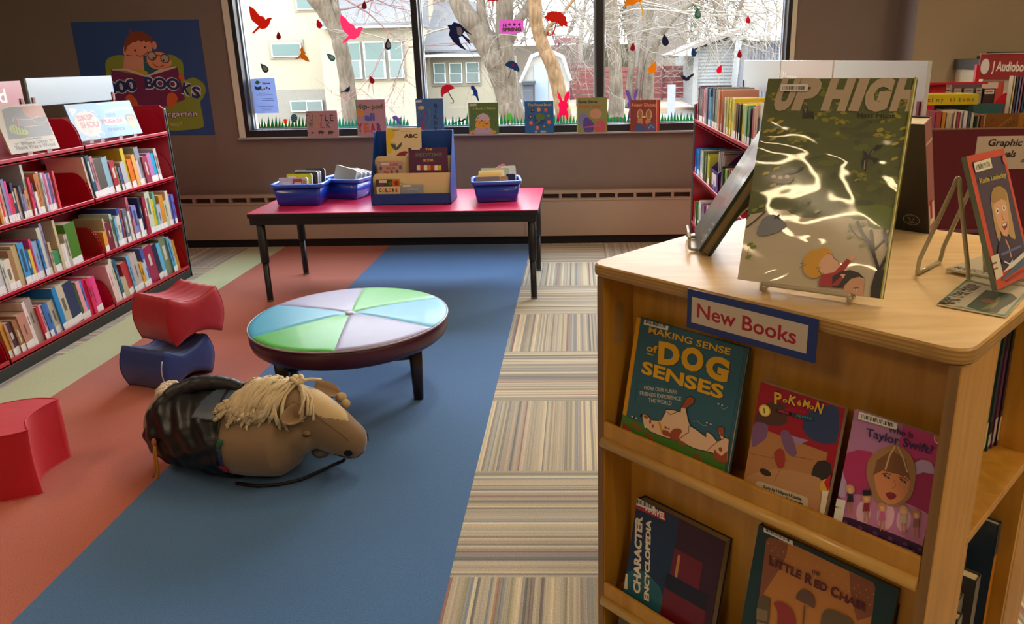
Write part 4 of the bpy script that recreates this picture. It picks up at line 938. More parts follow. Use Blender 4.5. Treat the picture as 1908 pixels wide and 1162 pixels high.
# taped sign
def sign_():
    q = [K(.258, -.007, 1.058), K(.522, -.007, 1.064)]
    P = K(.262, -.0075, .981); e = KE; t = A3(0, 0, 1)
    r = thing('taped_sign', 'blue bordered white sign reading New Books taped under the wooden top', 'sign', P)
    TT = lambda p: P+e*p[0]+t*p[1]-np.cross(e, t)*p[2]
    MB().box((0, 0, 0), (.263, .078, .0015), mat('15387c', .4, coat=.2), TT).build('card', r)
    a = Art(P, e, t, .263, .078, .4, coat=.2)
    a.rect(.0105, .013, .246, .064, 'cfc0aa'); a.textuv('New Books', (.023, .027), (.226, .025), .028, 'a81830', .018)
    a.done('lettering', r)
sign_()

# ------------------------------------------------------------------ face-out books on the ledges
PL1 = frame(K(0, .026, .6495), KE, 12); PL2 = frame(K(0, .026, .2195), KE, 12); PL3 = frame(K(0, .026, .0545), KE, 12)
GL = 'books facing out on the wooden ledges'
def ledge_book(PL, u0, w, h, th, cover, art, name, label, **k):
    P, e, t = PL; return disp_book(name, label, P+e*u0, e, t, w, h, th, cover, art, GL, gain=1.55, **k)
def dog(a):
    a.z(1100, 480, 2.7674)
    a.rect(0, 0, .011, a.h, 'c08a18'); a.rect(0, 0, .011, a.h*.2, 'c8bca8'); a.rect(a.w-.006, 0, a.w-.0045, a.h, '1c4048')
    Z1 = (1140, 560, 5.282); a.z(*Z1)
    O, SH = 'cf9a1e', '1f3034'
    for dx, dy, c in ((4, 5, SH), (0, 0, O)):
        a.text('MAKING SENSE', (362+dx, 312+dy), (1165+dx, 535+dy), 62, c, .02)
        a.text('of', (342+dx, 492+dy), (448+dx, 515+dy), 70, c, .03); a.text('D', (455+dx, 602+dy), (665+dx, 640+dy), 205, c, .06); a.text('O', (678+dx, 650+dy), (897+dx, 700+dy), 210, c, .06); a.text('G', (912+dx, 722+dy), (1135+dx, 800+dy), 210, c, .06)
        a.text('SENSES', (292+dx, 705+dy), (1092+dx, 965+dy), 122, c, .035)
    a.line([(345, 515), (412, 537)], 9, O)
    F = 'b8b4a4'
    a.line([(262, 775), (242, 790), (236, 990), (262, 1022), (520, 1070)], 5, '24505c'); a.line([(262, 775), (560, 830), (735, 890), (735, 960)], 5, '24505c')
    a.text('HOW OUR FURRY', (322, 870), (648, 918), 38, F, .01); a.text('FRIENDS EXPERIENCE', (280, 925), (688, 985), 38, F, .01); a.text('THE WORLD', (366, 992), (592, 1028), 38, F, .01)
    a.z(1180, 700, 6.1136)
    a.poly([(-120, 430), (0, 500), (100, 540), (200, 620), (420, 690), (640, 780), (850, 850), (1050, 990), (1075, 1180), (600, 1100), (-160, 900)], '3f6a26')
    Bn, Cr = '8a4020', 'c8a888'
    for q in ((40, 575, 60, 22), (190, 690, 60, 22), (740, 925, 60, 22), (900, 1040, 50, 16), (-70, 590, 55, 35)): a.ell(q[:2], q[2], q[3], Bn, 12, -.35)
    a.poly([(100, 440), (130, 425), (170, 440), (210, 495), (280, 505), (320, 500), (360, 420), (370, 375), (440, 378), (540, 405), (545, 360), (620, 240), (660, 225), (710, 260), (700, 310), (610, 370), (635, 500), (655, 560), (720, 600), (830, 690), (830, 640), (850, 630), (900, 660), (955, 735), (1000, 715), (965, 620), (965, 580), (1010, 570), (1045, 600), (1035, 690), (1100, 715), (1085, 980), (1000, 985), (900, 880), (700, 830), (560, 760), (420, 720), (330, 690), (200, 640), (120, 560)], '2a1c16')
    a.poly([(108, 450), (132, 435), (165, 448), (205, 502), (280, 512), (325, 505), (368, 425), (378, 385), (440, 386), (545, 412), (552, 362), (620, 250), (655, 234), (702, 265), (692, 305), (602, 368), (628, 505), (650, 570), (715, 608), (835, 700), (838, 645), (850, 640), (895, 668), (955, 745), (1008, 722), (973, 620), (972, 588), (1010, 578), (1037, 602), (1028, 698), (1092, 722), (1078, 970), (1000, 975), (905, 870), (700, 820), (560, 750), (420, 710), (330, 682), (205, 632), (125, 555)], Cr)
    a.poly([(552, 362), (620, 250), (655, 234), (702, 265), (692, 305), (602, 368)], Bn); a.poly([(973, 620), (972, 588), (1010, 578), (1037, 602), (1028, 690), (1005, 690)], Bn)
    a.poly([(430, 640), (470, 600), (540, 600), (560, 640), (530, 680), (525, 740), (440, 720), (415, 680)], Bn, 2); a.poly([(915, 880), (940, 830), (960, 870), (1010, 910), (1080, 850), (1075, 985), (1000, 980), (920, 930)], Bn)
    for q in ((150, 465, 26, 20), (375, 585, 16, 14), (410, 600, 12, 10), (1000, 835, 22, 26), (380, 650, 55, 34), (200, 520, 12, 26), (230, 570, 10, 22), (560, 760, 50, 22)): a.ell(q[:2], q[2], q[3], Bn, 12)
    a.poly([(285, 515), (315, 520), (345, 620), (325, 635)], 'b88820'); a.ell((98, 452), 14, 20, '14100e'); a.ell((146, 575), 14, 14, 'd8ccc0')
    a.line([(350, 440), (385, 400), (430, 440), (520, 405)], 5, '2a1c16')
    a.line([(520, 740), (560, 690), (640, 640), (640, 560)], 5, '2a1c16'); a.line([(840, 860), (900, 800), (980, 740), (1040, 712)], 5, '2a1c16')
    for q in ((1000, 325), (870, 540), (20, 470)): a.ell((q[0]-18, q[1]-8), 16, 8, 'b8b8b0'); a.ell((q[0]+18, q[1]+6), 14, 8, 'b8b8b0'); a.ell(q, 10, 14, '1c1a1a')
    a.line([(1010, 350), (1040, 380), (1085, 350)], 3, 'a8b0ac'); a.line([(680, 515), (740, 510), (800, 560), (855, 565)], 3, 'a8b0ac')
    a.z(*Z1); a.bars([(335, 150), (575, 212), (560, 292), (322, 232)], 17)
ledge_book(PL1, .063, .279, .288, .014, '2c5664', dog, 'hardcover_book', 'teal hardcover about dog senses with a dog lying on its back, top ledge', spine='c08a18')
def pk(a):
    a.z(1370, 690, 4.152); a.rect(0, a.h*.62, a.w, a.h, '8a1424'); a.rect(a.w-.016, 0, a.w, a.h, '8e1222')
    a.rect(0, 0, a.w-.016, a.h*.62, '9c6c40')
    a.poly([(560, 330), (700, 270), (800, 300), (780, 560), (600, 540), (520, 440)], '2a3a5c', 2)
    a.poly([(160, 350), (250, 250), (380, 260), (400, 400), (300, 430), (170, 400)], '4a3028', 2)
    a.poly([(130, 590), (140, 420), (200, 400), (255, 430), (240, 520), (190, 560)], '6c4c70', 2); a.poly([(350, 480), (400, 460), (440, 520), (480, 640), (430, 660), (380, 600)], '6c4c70', 2); a.poly([(430, 500), (570, 540), (480, 580)], '8c7496')
    a.poly([(590, 800), (640, 700), (740, 720), (760, 900), (640, 930)], '2a2422', 2)
    a.poly([(90, 820), (300, 760), (560, 800), (700, 880), (660, 1100), (80, 900)], 'a47a50', 2)
    for p0, p1 in (((110, 640), (420, 700)), ((380, 700), (300, 860)), ((440, 660), (600, 690))): a.line([p0, p1], 3, '6c4828')
    a.poly([(300, 640), (350, 600), (385, 640), (380, 740), (330, 750)], '8c3020', 2); a.ell((235, 787), 45, 26, '2c1e18')
    a.poly([(165, 860), (190, 855), (545, 975), (568, 995), (560, 1055), (540, 1060), (180, 930), (155, 905)], 'b0a890')
    a.text('Story by Hidenori Kusaka', (215, 905), (515, 1005), 24, '14120f', .04); a.text('Art by Satoshi Yamamoto', (215, 940), (525, 1043), 24, '14120f', .04)
    for dx, c, bo in ((0, '18224c', .10), (0, 'd09c28', .03)):
        for ch, x0, y0, x1, y1, h in (('P', 305, 255, 362, 262, 92), ('o', 365, 240, 410, 250, 40), ('K', 412, 250, 470, 272, 72), ('é', 473, 262, 520, 275, 45), ('M', 523, 275, 570, 295, 60), ('o', 572, 290, 612, 302, 40), ('N', 615, 310, 668, 335, 85)): a.text(ch, (x0, y0), (x1, y1), h, c, bo)
    a.text('ADVENTURES', (385, 305), (552, 338), 24, '9c1c38', .03)
    a.poly([(320, 295), (440, 325), (440, 350), (315, 320)], '1c1014'); a.poly([(445, 328), (618, 368), (612, 396), (448, 356)], '14343c'); a.text('OMEGA', (330, 316), (420, 338), 18, 'a03040', .04); a.text('ALPHA', (470, 352), (600, 382), 18, '3a7484', .04)
    a.ell((232, 308), 45, 46, 'c89c30', 24); a.ell((232, 308), 36, 37, 'd8c070', 24); a.text('1', (222, 328), (240, 328), 42, '8a6014', .04)
    a.poly([(655, 890), (690, 840), (740, 850), (735, 960), (680, 950)], 'c09838', 2); a.poly([(690, 860), (745, 800), (750, 900), (720, 930)], 'a81828')
    a.poly([(655, 1100), (680, 925), (735, 935), (700, 1115)], 'cbbfa8')
ledge_book(PL1, .381, .168, .232, .014, '8a1424', pk, 'paperback_book', 'red and tan comic paperback with yellow lettering, middle of the top ledge', soft=True, pages='b8a888')
def ts(a):
    a.z(1560, 740, 3.8714)
    a.rect(0, a.h*.55, a.w, a.h, '9c6c92'); a.rect(a.w*.55, a.h*.3, a.w, a.h, 'a03468')
    a.poly([(0, 560), (60, 400), (240, 390), (300, 500), (250, 620), (100, 700), (0, 700)], '9c2c5c', 2); a.poly([(400, 560), (560, 440), (700, 480), (740, 700), (700, 900), (440, 800)], '8c2450', 2)
    a.poly([(540, 500), (600, 450), (680, 470), (700, 550), (620, 540), (560, 560)], 'a08cac', 2); a.poly([(20, 520), (70, 620), (60, 720), (0, 700), (0, 560)], 'a08cac', 2)
    a.poly([(0, 880), (40, 720), (200, 700), (440, 740), (640, 830), (700, 900), (640, 1100), (0, 980)], 'a86c94', 2)
    for q in ((190, 830, 50, 90), (350, 850, 60, 110), (480, 880, 50, 90)): a.ell(q[:2], q[2], q[3], 'c8a0b4', 14)
    a.poly([(-10, 850), (100, 870), (400, 980), (640, 1080), (660, 1200), (300, 1100), (-20, 990)], '3a2140')
    for k in range(16): a.ell((60+k*36, 900+k*13+(k % 3)*18), 17, 15, ('5c3a60', '2c1a34', '482c50')[k % 3], 10)
    a.poly([(220, 480), (250, 420), (330, 365), (420, 345), (500, 380), (555, 460), (568, 560), (550, 680), (500, 750), (420, 790), (330, 760), (285, 755), (250, 680), (215, 570)], '8c6a44', 3)
    a.poly([(272, 560), (300, 520), (420, 520), (515, 580), (520, 650), (480, 730), (400, 770), (340, 750), (290, 680)], 'b87850', 3)
    a.poly([(260, 560), (290, 450), (400, 380), (500, 450), (530, 600), (490, 560), (480, 575), (440, 550), (400, 545), (330, 525), (300, 540)], '6c482c')
    a.line([(420, 350), (380, 420), (350, 520)], 12, 'b89868'); a.line([(440, 355), (480, 440), (510, 540)], 10, 'b89868')
    for q in ((360, 570), (478, 600)): a.ell(q, 26, 9, '2a1c1a', 12, -.25); a.ell(q, 9, 8, '5c6c78', 10)
    a.line([(325, 550), (360, 545), (390, 558)], 7, '4a3020'); a.line([(450, 575), (490, 580), (515, 600)], 7, '4a3020')
    a.line([(415, 590), (425, 640), (400, 655)], 5, '8c5434'); a.poly([(355, 690), (390, 680), (430, 700), (420, 725), (385, 735), (360, 710)], '74202c', 2)
    for i, (x, y) in enumerate(((98, 680), (215, 745), (330, 810), (485, 830), (575, 860))):
        a.ell((x, y-20), 32, 34, ('b09060', 'b08850', 'a87c50', 'b49468', '9c7450')[i], 12); a.ell((x, y-12), 17, 20, 'c89878', 10)
        a.poly([(x-18, y+14), (x+18, y+14), (x+24, y+75), (x-24, y+75)], ('1c1824', '7c1c34', 'b05884', 'a89c84', '7c5450')[i]); a.line([(x-10, y+70), (x-12, y+150)], 8, '9c6c50'); a.line([(x+10, y+70), (x+16, y+150)], 8, '9c6c50')
    a.poly([(190, 665), (248, 665), (245, 705), (192, 705)], '181418')
    a.text('Who Is', (372, 245), (552, 292), 44, '2c2050', .015); a.text('Taylor Swift?', (212, 275), (695, 408), 62, '2c2050', .02)
    a.text('New York Times Best-Selling Series', (262, 128), (690, 250), 14, '3c2040', .02)
    a.ell((735, 290), 30, 42, 'c8b8b0', 18); a.ell((735, 290), 24, 35, 'a85c30', 18)
    a.poly([(-25, 900), (-10, 720), (70, 740), (40, 915)], 'cfc8bc'); a.text('.421', (-18, 790), (32, 800), 14, '2a2a2a', .02); a.text('by Kirsten Anderson', (400, 1055), (560, 1110), 12, 'b8a8b8', .01)
    a.bars([(165, 95), (445, 175), (435, 232), (158, 152)], 22)
ledge_book(PL1, .566, .150, .236, .010, '8c3c6c', ts, 'paperback_book', 'pink paperback with a large portrait of a blond woman, right of the top ledge', soft=True, pages='c8bca8')
def ce(a):
    a.z(1100, 860, 3.8467)
    a.rect(0, 0, a.w*.5, a.h, '14263c'); a.rect(a.w*.5, 0, a.w, a.h, '300c16'); a.poly([(240, 860), (330, 760), (500, 900), (520, 1160), (240, 1100)], '1c5058', 2)
    a.rect(a.w*.46, 0, a.w*.93, a.h*.36, '5c1018'); a.rect(a.w*.46, a.h*.36, a.w*.93, a.h*.5, '14101a'); a.rect(a.w*.5, a.h*.5, a.w*.82, a.h*.74, '5c1018'); a.rect(a.w*.55, a.h*.5, a.w*.58, a.h*.7, 'a07428')
    a.text('CHARACTER', (355, 950), (372, 395), 60, 'd0bca0', .05); a.text('ENCYCLOPEDIA', (418, 1000), (435, 420), 42, 'd0bca0', .05)
    a.poly([(308, 292), (538, 362), (536, 425), (305, 320)], '9c1c2c'); a.text('MARVEL', (395, 345), (533, 415), 46, 'd8c8b8', .04)
    a.bars([(308, 237), (468, 300), (462, 358), (306, 296)], 14); a.poly([(243, 795), (268, 800), (268, 915), (243, 905)], 'c8bc9c')
def ce_x(r, T): pass
ledge_book(PL2, .075, .242, .268, .030, '1a1c2c', ce, 'hardcover_book', 'thick dark blue and maroon character encyclopedia on the second ledge', pages='9c8868')
def rc_(a):
    a.z(1360, 960, 5.6118)
    a.poly([(380, 260), (420, 225), (700, 320), (1200, 560), (1500, 700), (1520, 760), (1490, 1000), (1440, 1400), (260, 1400), (300, 900)], 'a87034')
    a.poly([(380, 260), (420, 225), (610, 300), (590, 420), (520, 560), (400, 740), (300, 900), (350, 500)], '7c4a2c'); a.poly([(1250, 590), (1500, 700), (1520, 760), (1490, 1050), (1330, 1100), (1290, 950), (1260, 800)], '7c4a2c')
    for k in range(44): a.ell((400+k*25.5+(k*13 % 17), 290+k*11.5+((k*67) % 190)), 6, 6, 'b88c50', 8)
    a.text('L', (412, 505), (465, 525), 105, '541c20', .04); a.text('ITTLE', (475, 530), (745, 660), 84, '541c20', .04); a.text('R', (785, 690), (868, 728), 105, '541c20', .04); a.text('ED', (885, 738), (1020, 795), 84, '541c20', .04)
    a.text('C', (1052, 820), (1135, 860), 105, '541c20', .04); a.text('HAIR', (1148, 868), (1425, 1000), 84, '541c20', .04); a.text('THE', (860, 600), (945, 628), 44, '541c20', .02)
    a.poly([(700, 840), (735, 780), (800, 765), (870, 820), (895, 900), (885, 965), (830, 930), (760, 900), (705, 870)], '5c4438', 2); a.line([(790, 930), (760, 1300)], 12, '5c4030')
    a.poly([(465, 920), (490, 890), (560, 900), (640, 960), (690, 1080), (690, 1400), (500, 1400), (510, 1050), (490, 960)], '84302c', 2)
    a.poly([(960, 1100), (980, 1010), (1040, 970), (1200, 1030), (1300, 1110), (1320, 1400), (950, 1400)], '5c4c34', 2)
    a.poly([(350, 820), (430, 860), (410, 1134), (285, 1100), (300, 880)], '544834'); a.poly([(290, 960), (405, 990), (400, 1100), (285, 1080)], '746448')
    a.bars([(370, 78), (676, 215), (668, 308), (362, 165)], 20)
ledge_book(PL2, .385, .285, .338, .026, '16302e', rc_, 'hardcover_book', 'large dark green picture book about a little red chair, second ledge', pages='6c5238', coat=.1)
# book just visible on the lowest ledge
ledge_book(PL3, .05, .17, .17, .012, '4c4640', lambda a: a.bars([(1180, 1148), (1216, 1160), (1214, 1172), (1178, 1162)], 9), 'hardcover_book', 'grey book with a barcode on the lowest ledge at the left')

# ------------------------------------------------------------------ books on the stand's side shelves
def kspine(name, label, group, v0, th, u, z, d, h, col, lean=0, spine_bits=(), page=None, curved=False):
    P = K(u, v0, z); r = thing(name, label, 'book', P, group)
    a = math.radians(lean); T = lambda q: P-KE*q[0]+(KN*math.cos(a)+A3(0, 0, -math.sin(a)))*q[1]+(A3(0, 0, math.cos(a))+KN*math.sin(a))*q[2]
    cv = mat(col, .35, coat=.2); m = MB(); m.box((0, 0, 0), (.002, th, h), cv, T); m.box((0, 0, 0), (d, .0022, h), cv, T); m.box((0, th-.0022, 0), (d, th, h), cv, T)
    m.build('cover', r)
    MB().box((.002, .0022, .004), (d-.003, th-.0022, h-.005), mat(page or 'c8ac74', .8), T).build('page_block', r)
    if spine_bits:
        mm = MB()
        for (z0, z1, c) in spine_bits: mm.box((-.0006, .0003, h*z0), (.0001, th-.0003, h*z1), mat(c, .4), T)
        mm.build('spine_print', r)
    return r
cols = [('2c2a22', '3c5a2a', 'd8d0c0'), ('2e2c28', '3c5a2a', 'c8d0b8'), ('b04428', '2c4a24', 'd8d0b8'), ('a85a34', '2c3c20', 'c8c8a8'), ('302c28', '3c6a30', 'd0ccb0'), ('3c5c2c', '2c5a30', 'c8d8a8'), ('244c5c', '1c3a24', 'd0d0c8'), ('6c3c6c', '1c2c1c', 'e0dcd0'), ('2c1c44', '1c2c1c', 'e0dcd0')]
for k, (c, top, lb) in enumerate(cols):
    kspine('thin_book', '%s spined thin book, %s from left in the row under the wooden top' % (('dark brown', 'black', 'red', 'orange-brown', 'dark grey', 'green', 'teal', 'mauve', 'deep purple')[k], ordn(k)), 'thin series books on the upper side shelf', .425+k*.0198, .0172, .648+.0034*k, .6455, .15, .29+.006*(k % 2), c, -2, ((.78, .99, top), (.14, .24, 'e0dac8' if k % 3 else '1a1a18'), (.04, .14, lb), (.3, .75, '5c4030') if k in (0, 1, 4) else (.3, .32, c)), 'c0b090')
low = [('4c544c', .25, .030, .712), ('5c5a50', .272, .032, .70), ('6c3c34', .262, .026, .688), ('44484c', .292, .032, .712), ('5c5c50', .27, .026, .67), ('6a4438', .285, .030, .665)]
v = .352
for k, (c, h, th, u) in enumerate(low):
    r = kspine('novel', '%s hardcover, %s from the left on the lower side shelf of the wooden stand' % (('grey-green', 'taupe', 'red-brown', 'charcoal', 'olive grey', 'rust')[k], ordn(k)), 'hardcovers on the lower side shelf of the wooden stand', v, th, u, .1005, .17, h, c, -1, ((.06, .2, 'cfc8b8'),), 'ecd8a8')
    if k == 0:
        a = Art(K(.705, v-.0002, .1005), KE*-1, (0, 0, 1), .17, h, .3); a.P = K(.712-.17, v-.0003, .1005); a.e = KE; a.n = np.cross(a.e, a.t)
        U = [(.085+.062*math.cos(q), .13+.085*math.sin(q)) for q in [2*math.pi*j/24 for j in range(24)]]; a.rect(.0, .0, .17, h, '8a8474'); a.rect(0, h*.75, .17, h, '2c362c'); a.uvpoly(U, '12285c'); a.done('cover_print', r)
    v += th+.003
def tall():
    v = .566; P = K(.71, v, .1005)
    r = kspine('novel', 'tall dark blue and green hardcover with an orange spine strip, lower side shelf', 'hardcovers on the lower side shelf of the wooden stand', v, .024, .712, .1005, .20, .37, '2c4058', -1, ((.22, .78, 'd08820'), (.02, .2, 'd8d0b8')), 'c8b890')
    a = Art(K(.712-.20, v-.0006, .1005), KE, (0, 0, 1), .20, .37, .3, coat=.2)
    a.rect(0, .0, .2, .12, '4c5430'); a.rect(0, .12, .2, .26, '263c6c'); a.rect(0, .26, .2, .37, '36583c')
    a.uvpoly([(.11, .24), (.16, .235), (.19, .27), (.175, .33), (.13, .34), (.10, .29)], '4c6a28', 3); a.uvpoly([(.05, .16), (.12, .15), (.15, .19), (.10, .23), (.05, .2)], '3c2c20', 3)
    a.done('cover_print', r)
tall()
# ------------------------------------------------------------------ things on top of the wooden stand
WIRE = mat('b4ab92', .35, metal=.15, coat=.3)
GTOP = 'books on the top of the wooden stand'
# clear film over the big picture book: gloss with slow waves
fm, N, L, b = nodes_mat('clear_jacket')
N.remove(b); tr = N.new('ShaderNodeBsdfTransparent'); gl = N.new('ShaderNodeBsdfGlossy'); gl.inputs['Roughness'].default_value = .07; gl.inputs['Color'].default_value = (1, .97, .86, 1)
mx = N.new('ShaderNodeMixShader'); tc = N.new('ShaderNodeTexCoord'); mp = N.new('ShaderNodeMapping'); mp.inputs['Scale'].default_value = (1, 1, 1.7); mp.inputs['Rotation'].default_value = (.3, .5, 0)
nz = N.new('ShaderNodeTexNoise'); nz.inputs['Scale'].default_value = 6.; nz.inputs['Detail'].default_value = 1.2; nz.inputs['Distortion'].default_value = .8
bp = N.new('ShaderNodeBump'); bp.inputs['Strength'].default_value = .34; bp.inputs['Distance'].default_value = .03
L.new(tc.outputs['Object'], mp.inputs[0]); L.new(mp.outputs[0], nz.inputs['Vector']); L.new(nz.outputs[0], bp.inputs['Height']); L.new(bp.outputs[0], gl.inputs['Normal']); L.new(thin_fac(N, L, .05, .7, bp.outputs[0]), mx.inputs[0]); L.new(tr.outputs[0], mx.inputs[1]); L.new(gl.outputs[0], mx.inputs[2]); L.new(mx.outputs[0], N['Material Output'].inputs[0])
def uphigh(a):
    a.z(1400, 140, 5.2818); w, h = a.w, a.h
    a.rect(0, 0, w, h, '4a5422')
    a.rect(0, 0, w, h*.36, 'b2a992')
    rr = random.Random(5)
    a.z(1370, 340, 4.8424)
    a.poly([(100, 290), (270, 265), (350, 270), (415, 200), (500, 280), (600, 315), (720, 320), (800, 300), (980, 310), (1200, 330), (1250, 420), (1420, 420), (1480, 100), (1480, -300), (100, -300)], '4a5422')
    a.poly([(1060, 330), (1060, 250), (1200, 190), (1450, 240), (1450, 420), (1300, 415), (1200, 400), (1190, 340)], '5a6a1c', 2)
    a.z(1400, 140, 5.2818)
    # darker and lighter foliage masses
    for k in range(70):
        x, y = rr.uniform(120, 1560), rr.uniform(300, 1280); a.ell((x, y), rr.uniform(30, 110), rr.uniform(14, 40), ('434c20', '4f5a24', '566222', '3e4720')[k % 4], 10, rr.uniform(-.6, .6)); a.k -= 1 if k % 7 else 0
    for k in range(120):
        cx, cy, sp_ = rr.choice(((800, 420, 190), (480, 620, 120), (1380, 420, 130), (1290, 580, 110), (1060, 1000, 90), (1380, 1060, 90), (1500, 260, 90), (700, 230, 220), (250, 200, 120), (1180, 200, 150)))
        x, y = rr.gauss(cx, sp_*.5), rr.gauss(cy, sp_*.28)
        if 170 < x < 1600 and 45 < y < 1150: a.ell((x, y), rr.uniform(14, 40), rr.uniform(8, 22), ('7c7c1c', '6e7620', '8a861e', '667024')[k % 4], 9, rr.uniform(-.5, .5)); a.k -= 1 if k % 9 else 0
    for x, y in ((195, 437), (283, 463), (155, 550), (215, 545), (290, 560), (215, 628), (1495, 525), (1350, 607), (1495, 622), (1418, 676), (1410, 822), (250, 918), (145, 970), (330, 1095), (220, 1080)): a.ell((x, y), 38, 15, '9a9020', 10, .45)
    TXT = 'a6967e'
    for ch, x0, x1 in (('U', 205, 385), ('P', 400, 620), ('H', 690, 935), ('I', 965, 1065), ('G', 1085, 1335), ('H', 1365, 1600)): a.text(ch, (x0, 318+(x0-200)*.01), (x1, 330), 285 if x0 < 1600 else 280, TXT, .075, .16)
    a.text('Matt Hunt', (1040, 420), (1410, 425), 48, '24261a', .015)
    D = '24201f'
    a.poly([(505, 430), (520, 380), (510, 340), (555, 305), (560, 360), (620, 360), (610, 400), (628, 435), (560, 415)], D); a.poly([(520, 340), (550, 320), (540, 380)], '6a675c')
    a.poly([(1100, 740), (1135, 765), (1150, 790), (1190, 740), (1235, 690), (1305, 690), (1280, 715), (1200, 760), (1165, 800), (1265, 830), (1240, 850), (1215, 880), (1190, 840), (1145, 830), (1135, 900), (1128, 955), (1090, 920), (1085, 850), (1110, 800)], D); a.poly([(1165, 790), (1215, 730), (1200, 760)], '8c877c'); a.line([(1120, 840), (1112, 930)], 10, '8c877c')
    a.poly([(330, 975), (370, 940), (450, 940), (490, 905), (520, 905), (480, 945), (430, 970)], D)
    a.poly([(160, 1010), (210, 985), (400, 990), (420, 1020), (380, 1070), (260, 1070), (190, 1050)], '4a3c28'); 
    for q in ((225, 1000), (290, 1008), (355, 1000)): a.ell(q, 24, 18, 'a39a8c', 10)
    a.line([(165, 1030), (420, 1040)], 7, '241e18'); a.line([(190, 1010), (380, 1062)], 6, '241e18')
    a.z(1370, 340, 4.8424)
    a.poly([(200, 470), (250, 330), (350, 290), (430, 340), (470, 400), (330, 470)], '6a7078', 2)
    a.poly([(350, 290), (380, 300), (410, 285), (395, 320), (415, 345), (380, 325), (350, 335), (362, 312)], '2a3038')
    a.line([(100, 410), (180, 350), (275, 265)], 14, '3a2a24'); a.poly([(100, 290), (140, 290), (100, 350)], '3a2a24')
    for q in ((140, 560), (168, 583), (125, 672), (1045, 395), (1050, 430), (1040, 490), (1140, 500), (1150, 570), (1150, 380), (740, 265), (245, 215), (180, 250)): a.ell(q, 30, 16, '6c7c24', 10, .5)
    a.line([(125, 600), (115, 650)], 5, '3a2a24')
    Bk = '1e1b1a'
    a.poly([(1205, 1140), (1230, 940), (1270, 800), (1370, 780), (1340, 900), (1300, 1050), (1290, 1140)], Bk)
    a.line([(1300, 800), (1250, 640), (1215, 560), (1140, 440), (1100, 350)], 30, Bk); a.line([(1225, 430), (1240, 560), (1265, 700)], 26, Bk); a.line([(1300, 800), (1375, 660), (1390, 590), (1355, 500), (1350, 415)], 26, Bk); a.line([(1255, 620), (1350, 510), (1420, 410)], 12, Bk); a.line([(1240, 600), (1170, 520), (1110, 495), (1060, 440), (1035, 375)], 12, Bk)
    a.ell((720, 735), 105, 130, 'b98a22', 24); a.ell((800, 650), 80, 60, 'b98a22', 20)
    a.poly([(800, 830), (760, 770), (780, 700), (850, 640), (900, 680), (945, 730), (940, 770), (890, 820)], 'c49a82', 2)
    a.line([(735, 775), (775, 765), (755, 800), (790, 830), (805, 815)], 5, '3a2418'); a.line([(840, 640), (880, 650), (900, 690), (935, 710), (940, 745)], 5, '3a2418'); a.line([(585, 770), (650, 740), (590, 728)], 4, '3a2418')
    a.poly([(800, 830), (900, 810), (1010, 690), (1050, 705), (990, 790), (940, 850), (870, 940), (760, 935), (765, 870)], '96222c')
    a.poly([(1030, 700), (1045, 650), (1060, 670), (1090, 650), (1080, 690), (1055, 705)], 'c49a82')
    a.poly([(985, 950), (1010, 880), (1080, 850), (1165, 880), (1160, 960), (1140, 1030), (1060, 1005), (990, 990)], 'b08870', 2)
    a.poly([(880, 850), (960, 800), (1040, 790), (1120, 815), (1175, 870), (1120, 850), (1050, 870), (1000, 920), (960, 950), (880, 945)], '28211f')
    a.poly([(870, 940), (900, 900), (960, 850), (985, 860), (930, 930)], '96222c'); a.poly([(950, 830), (1000, 830), (980, 865)], 'c49a82')
    a.line([(1070, 955), (1120, 950)], 7, '28211f'); a.ell((1090, 970), 12, 8, 'd0c4b8', 10); a.ell((1090, 970), 5, 6, '14110f', 8)
    a.z(1400, 140, 5.2818); a.bars([(298, 100), (565, 98), (560, 165), (292, 165)], 22)
    a.rect(a.w-.004, 0, a.w, a.h, '8c8c30'); a.rect(a.w-.0016, 0, a.w, a.h, 'd8d090')
UHP, UHe, UHt = A3(.6958, -.5193, 1.0752), A3(.221, -.129, 0), A3(.066, .102, .362)
UHe /= np.linalg.norm(UHe); UHt = UHt-UHe*(UHt@UHe); UHt /= np.linalg.norm(UHt)
def film(r, T):
    n = np.cross(UHe, UHt); G = []; nx, ny = 24, 32
    for j in range(ny+1):
        for i in range(nx+1): G.append(UHP+UHe*(.2562*i/nx)+UHt*(.3818*j/ny)+n*(.0032))
    m = MB(); m.add(G, [(j*(nx+1)+i, j*(nx+1)+i+1, (j+1)*(nx+1)+i+1, (j+1)*(nx+1)+i) for j in range(ny) for i in range(nx)], fm, True); m.build('clear_jacket', r)
disp_book('picture_book', 'big green picture book titled Up High on a wire easel, glossy jacket', UHP, UHe, UHt, .256, .3816, .011, '6e7020', uphigh, GTOP, pages='b8b088', extra=film, gain=1.6)

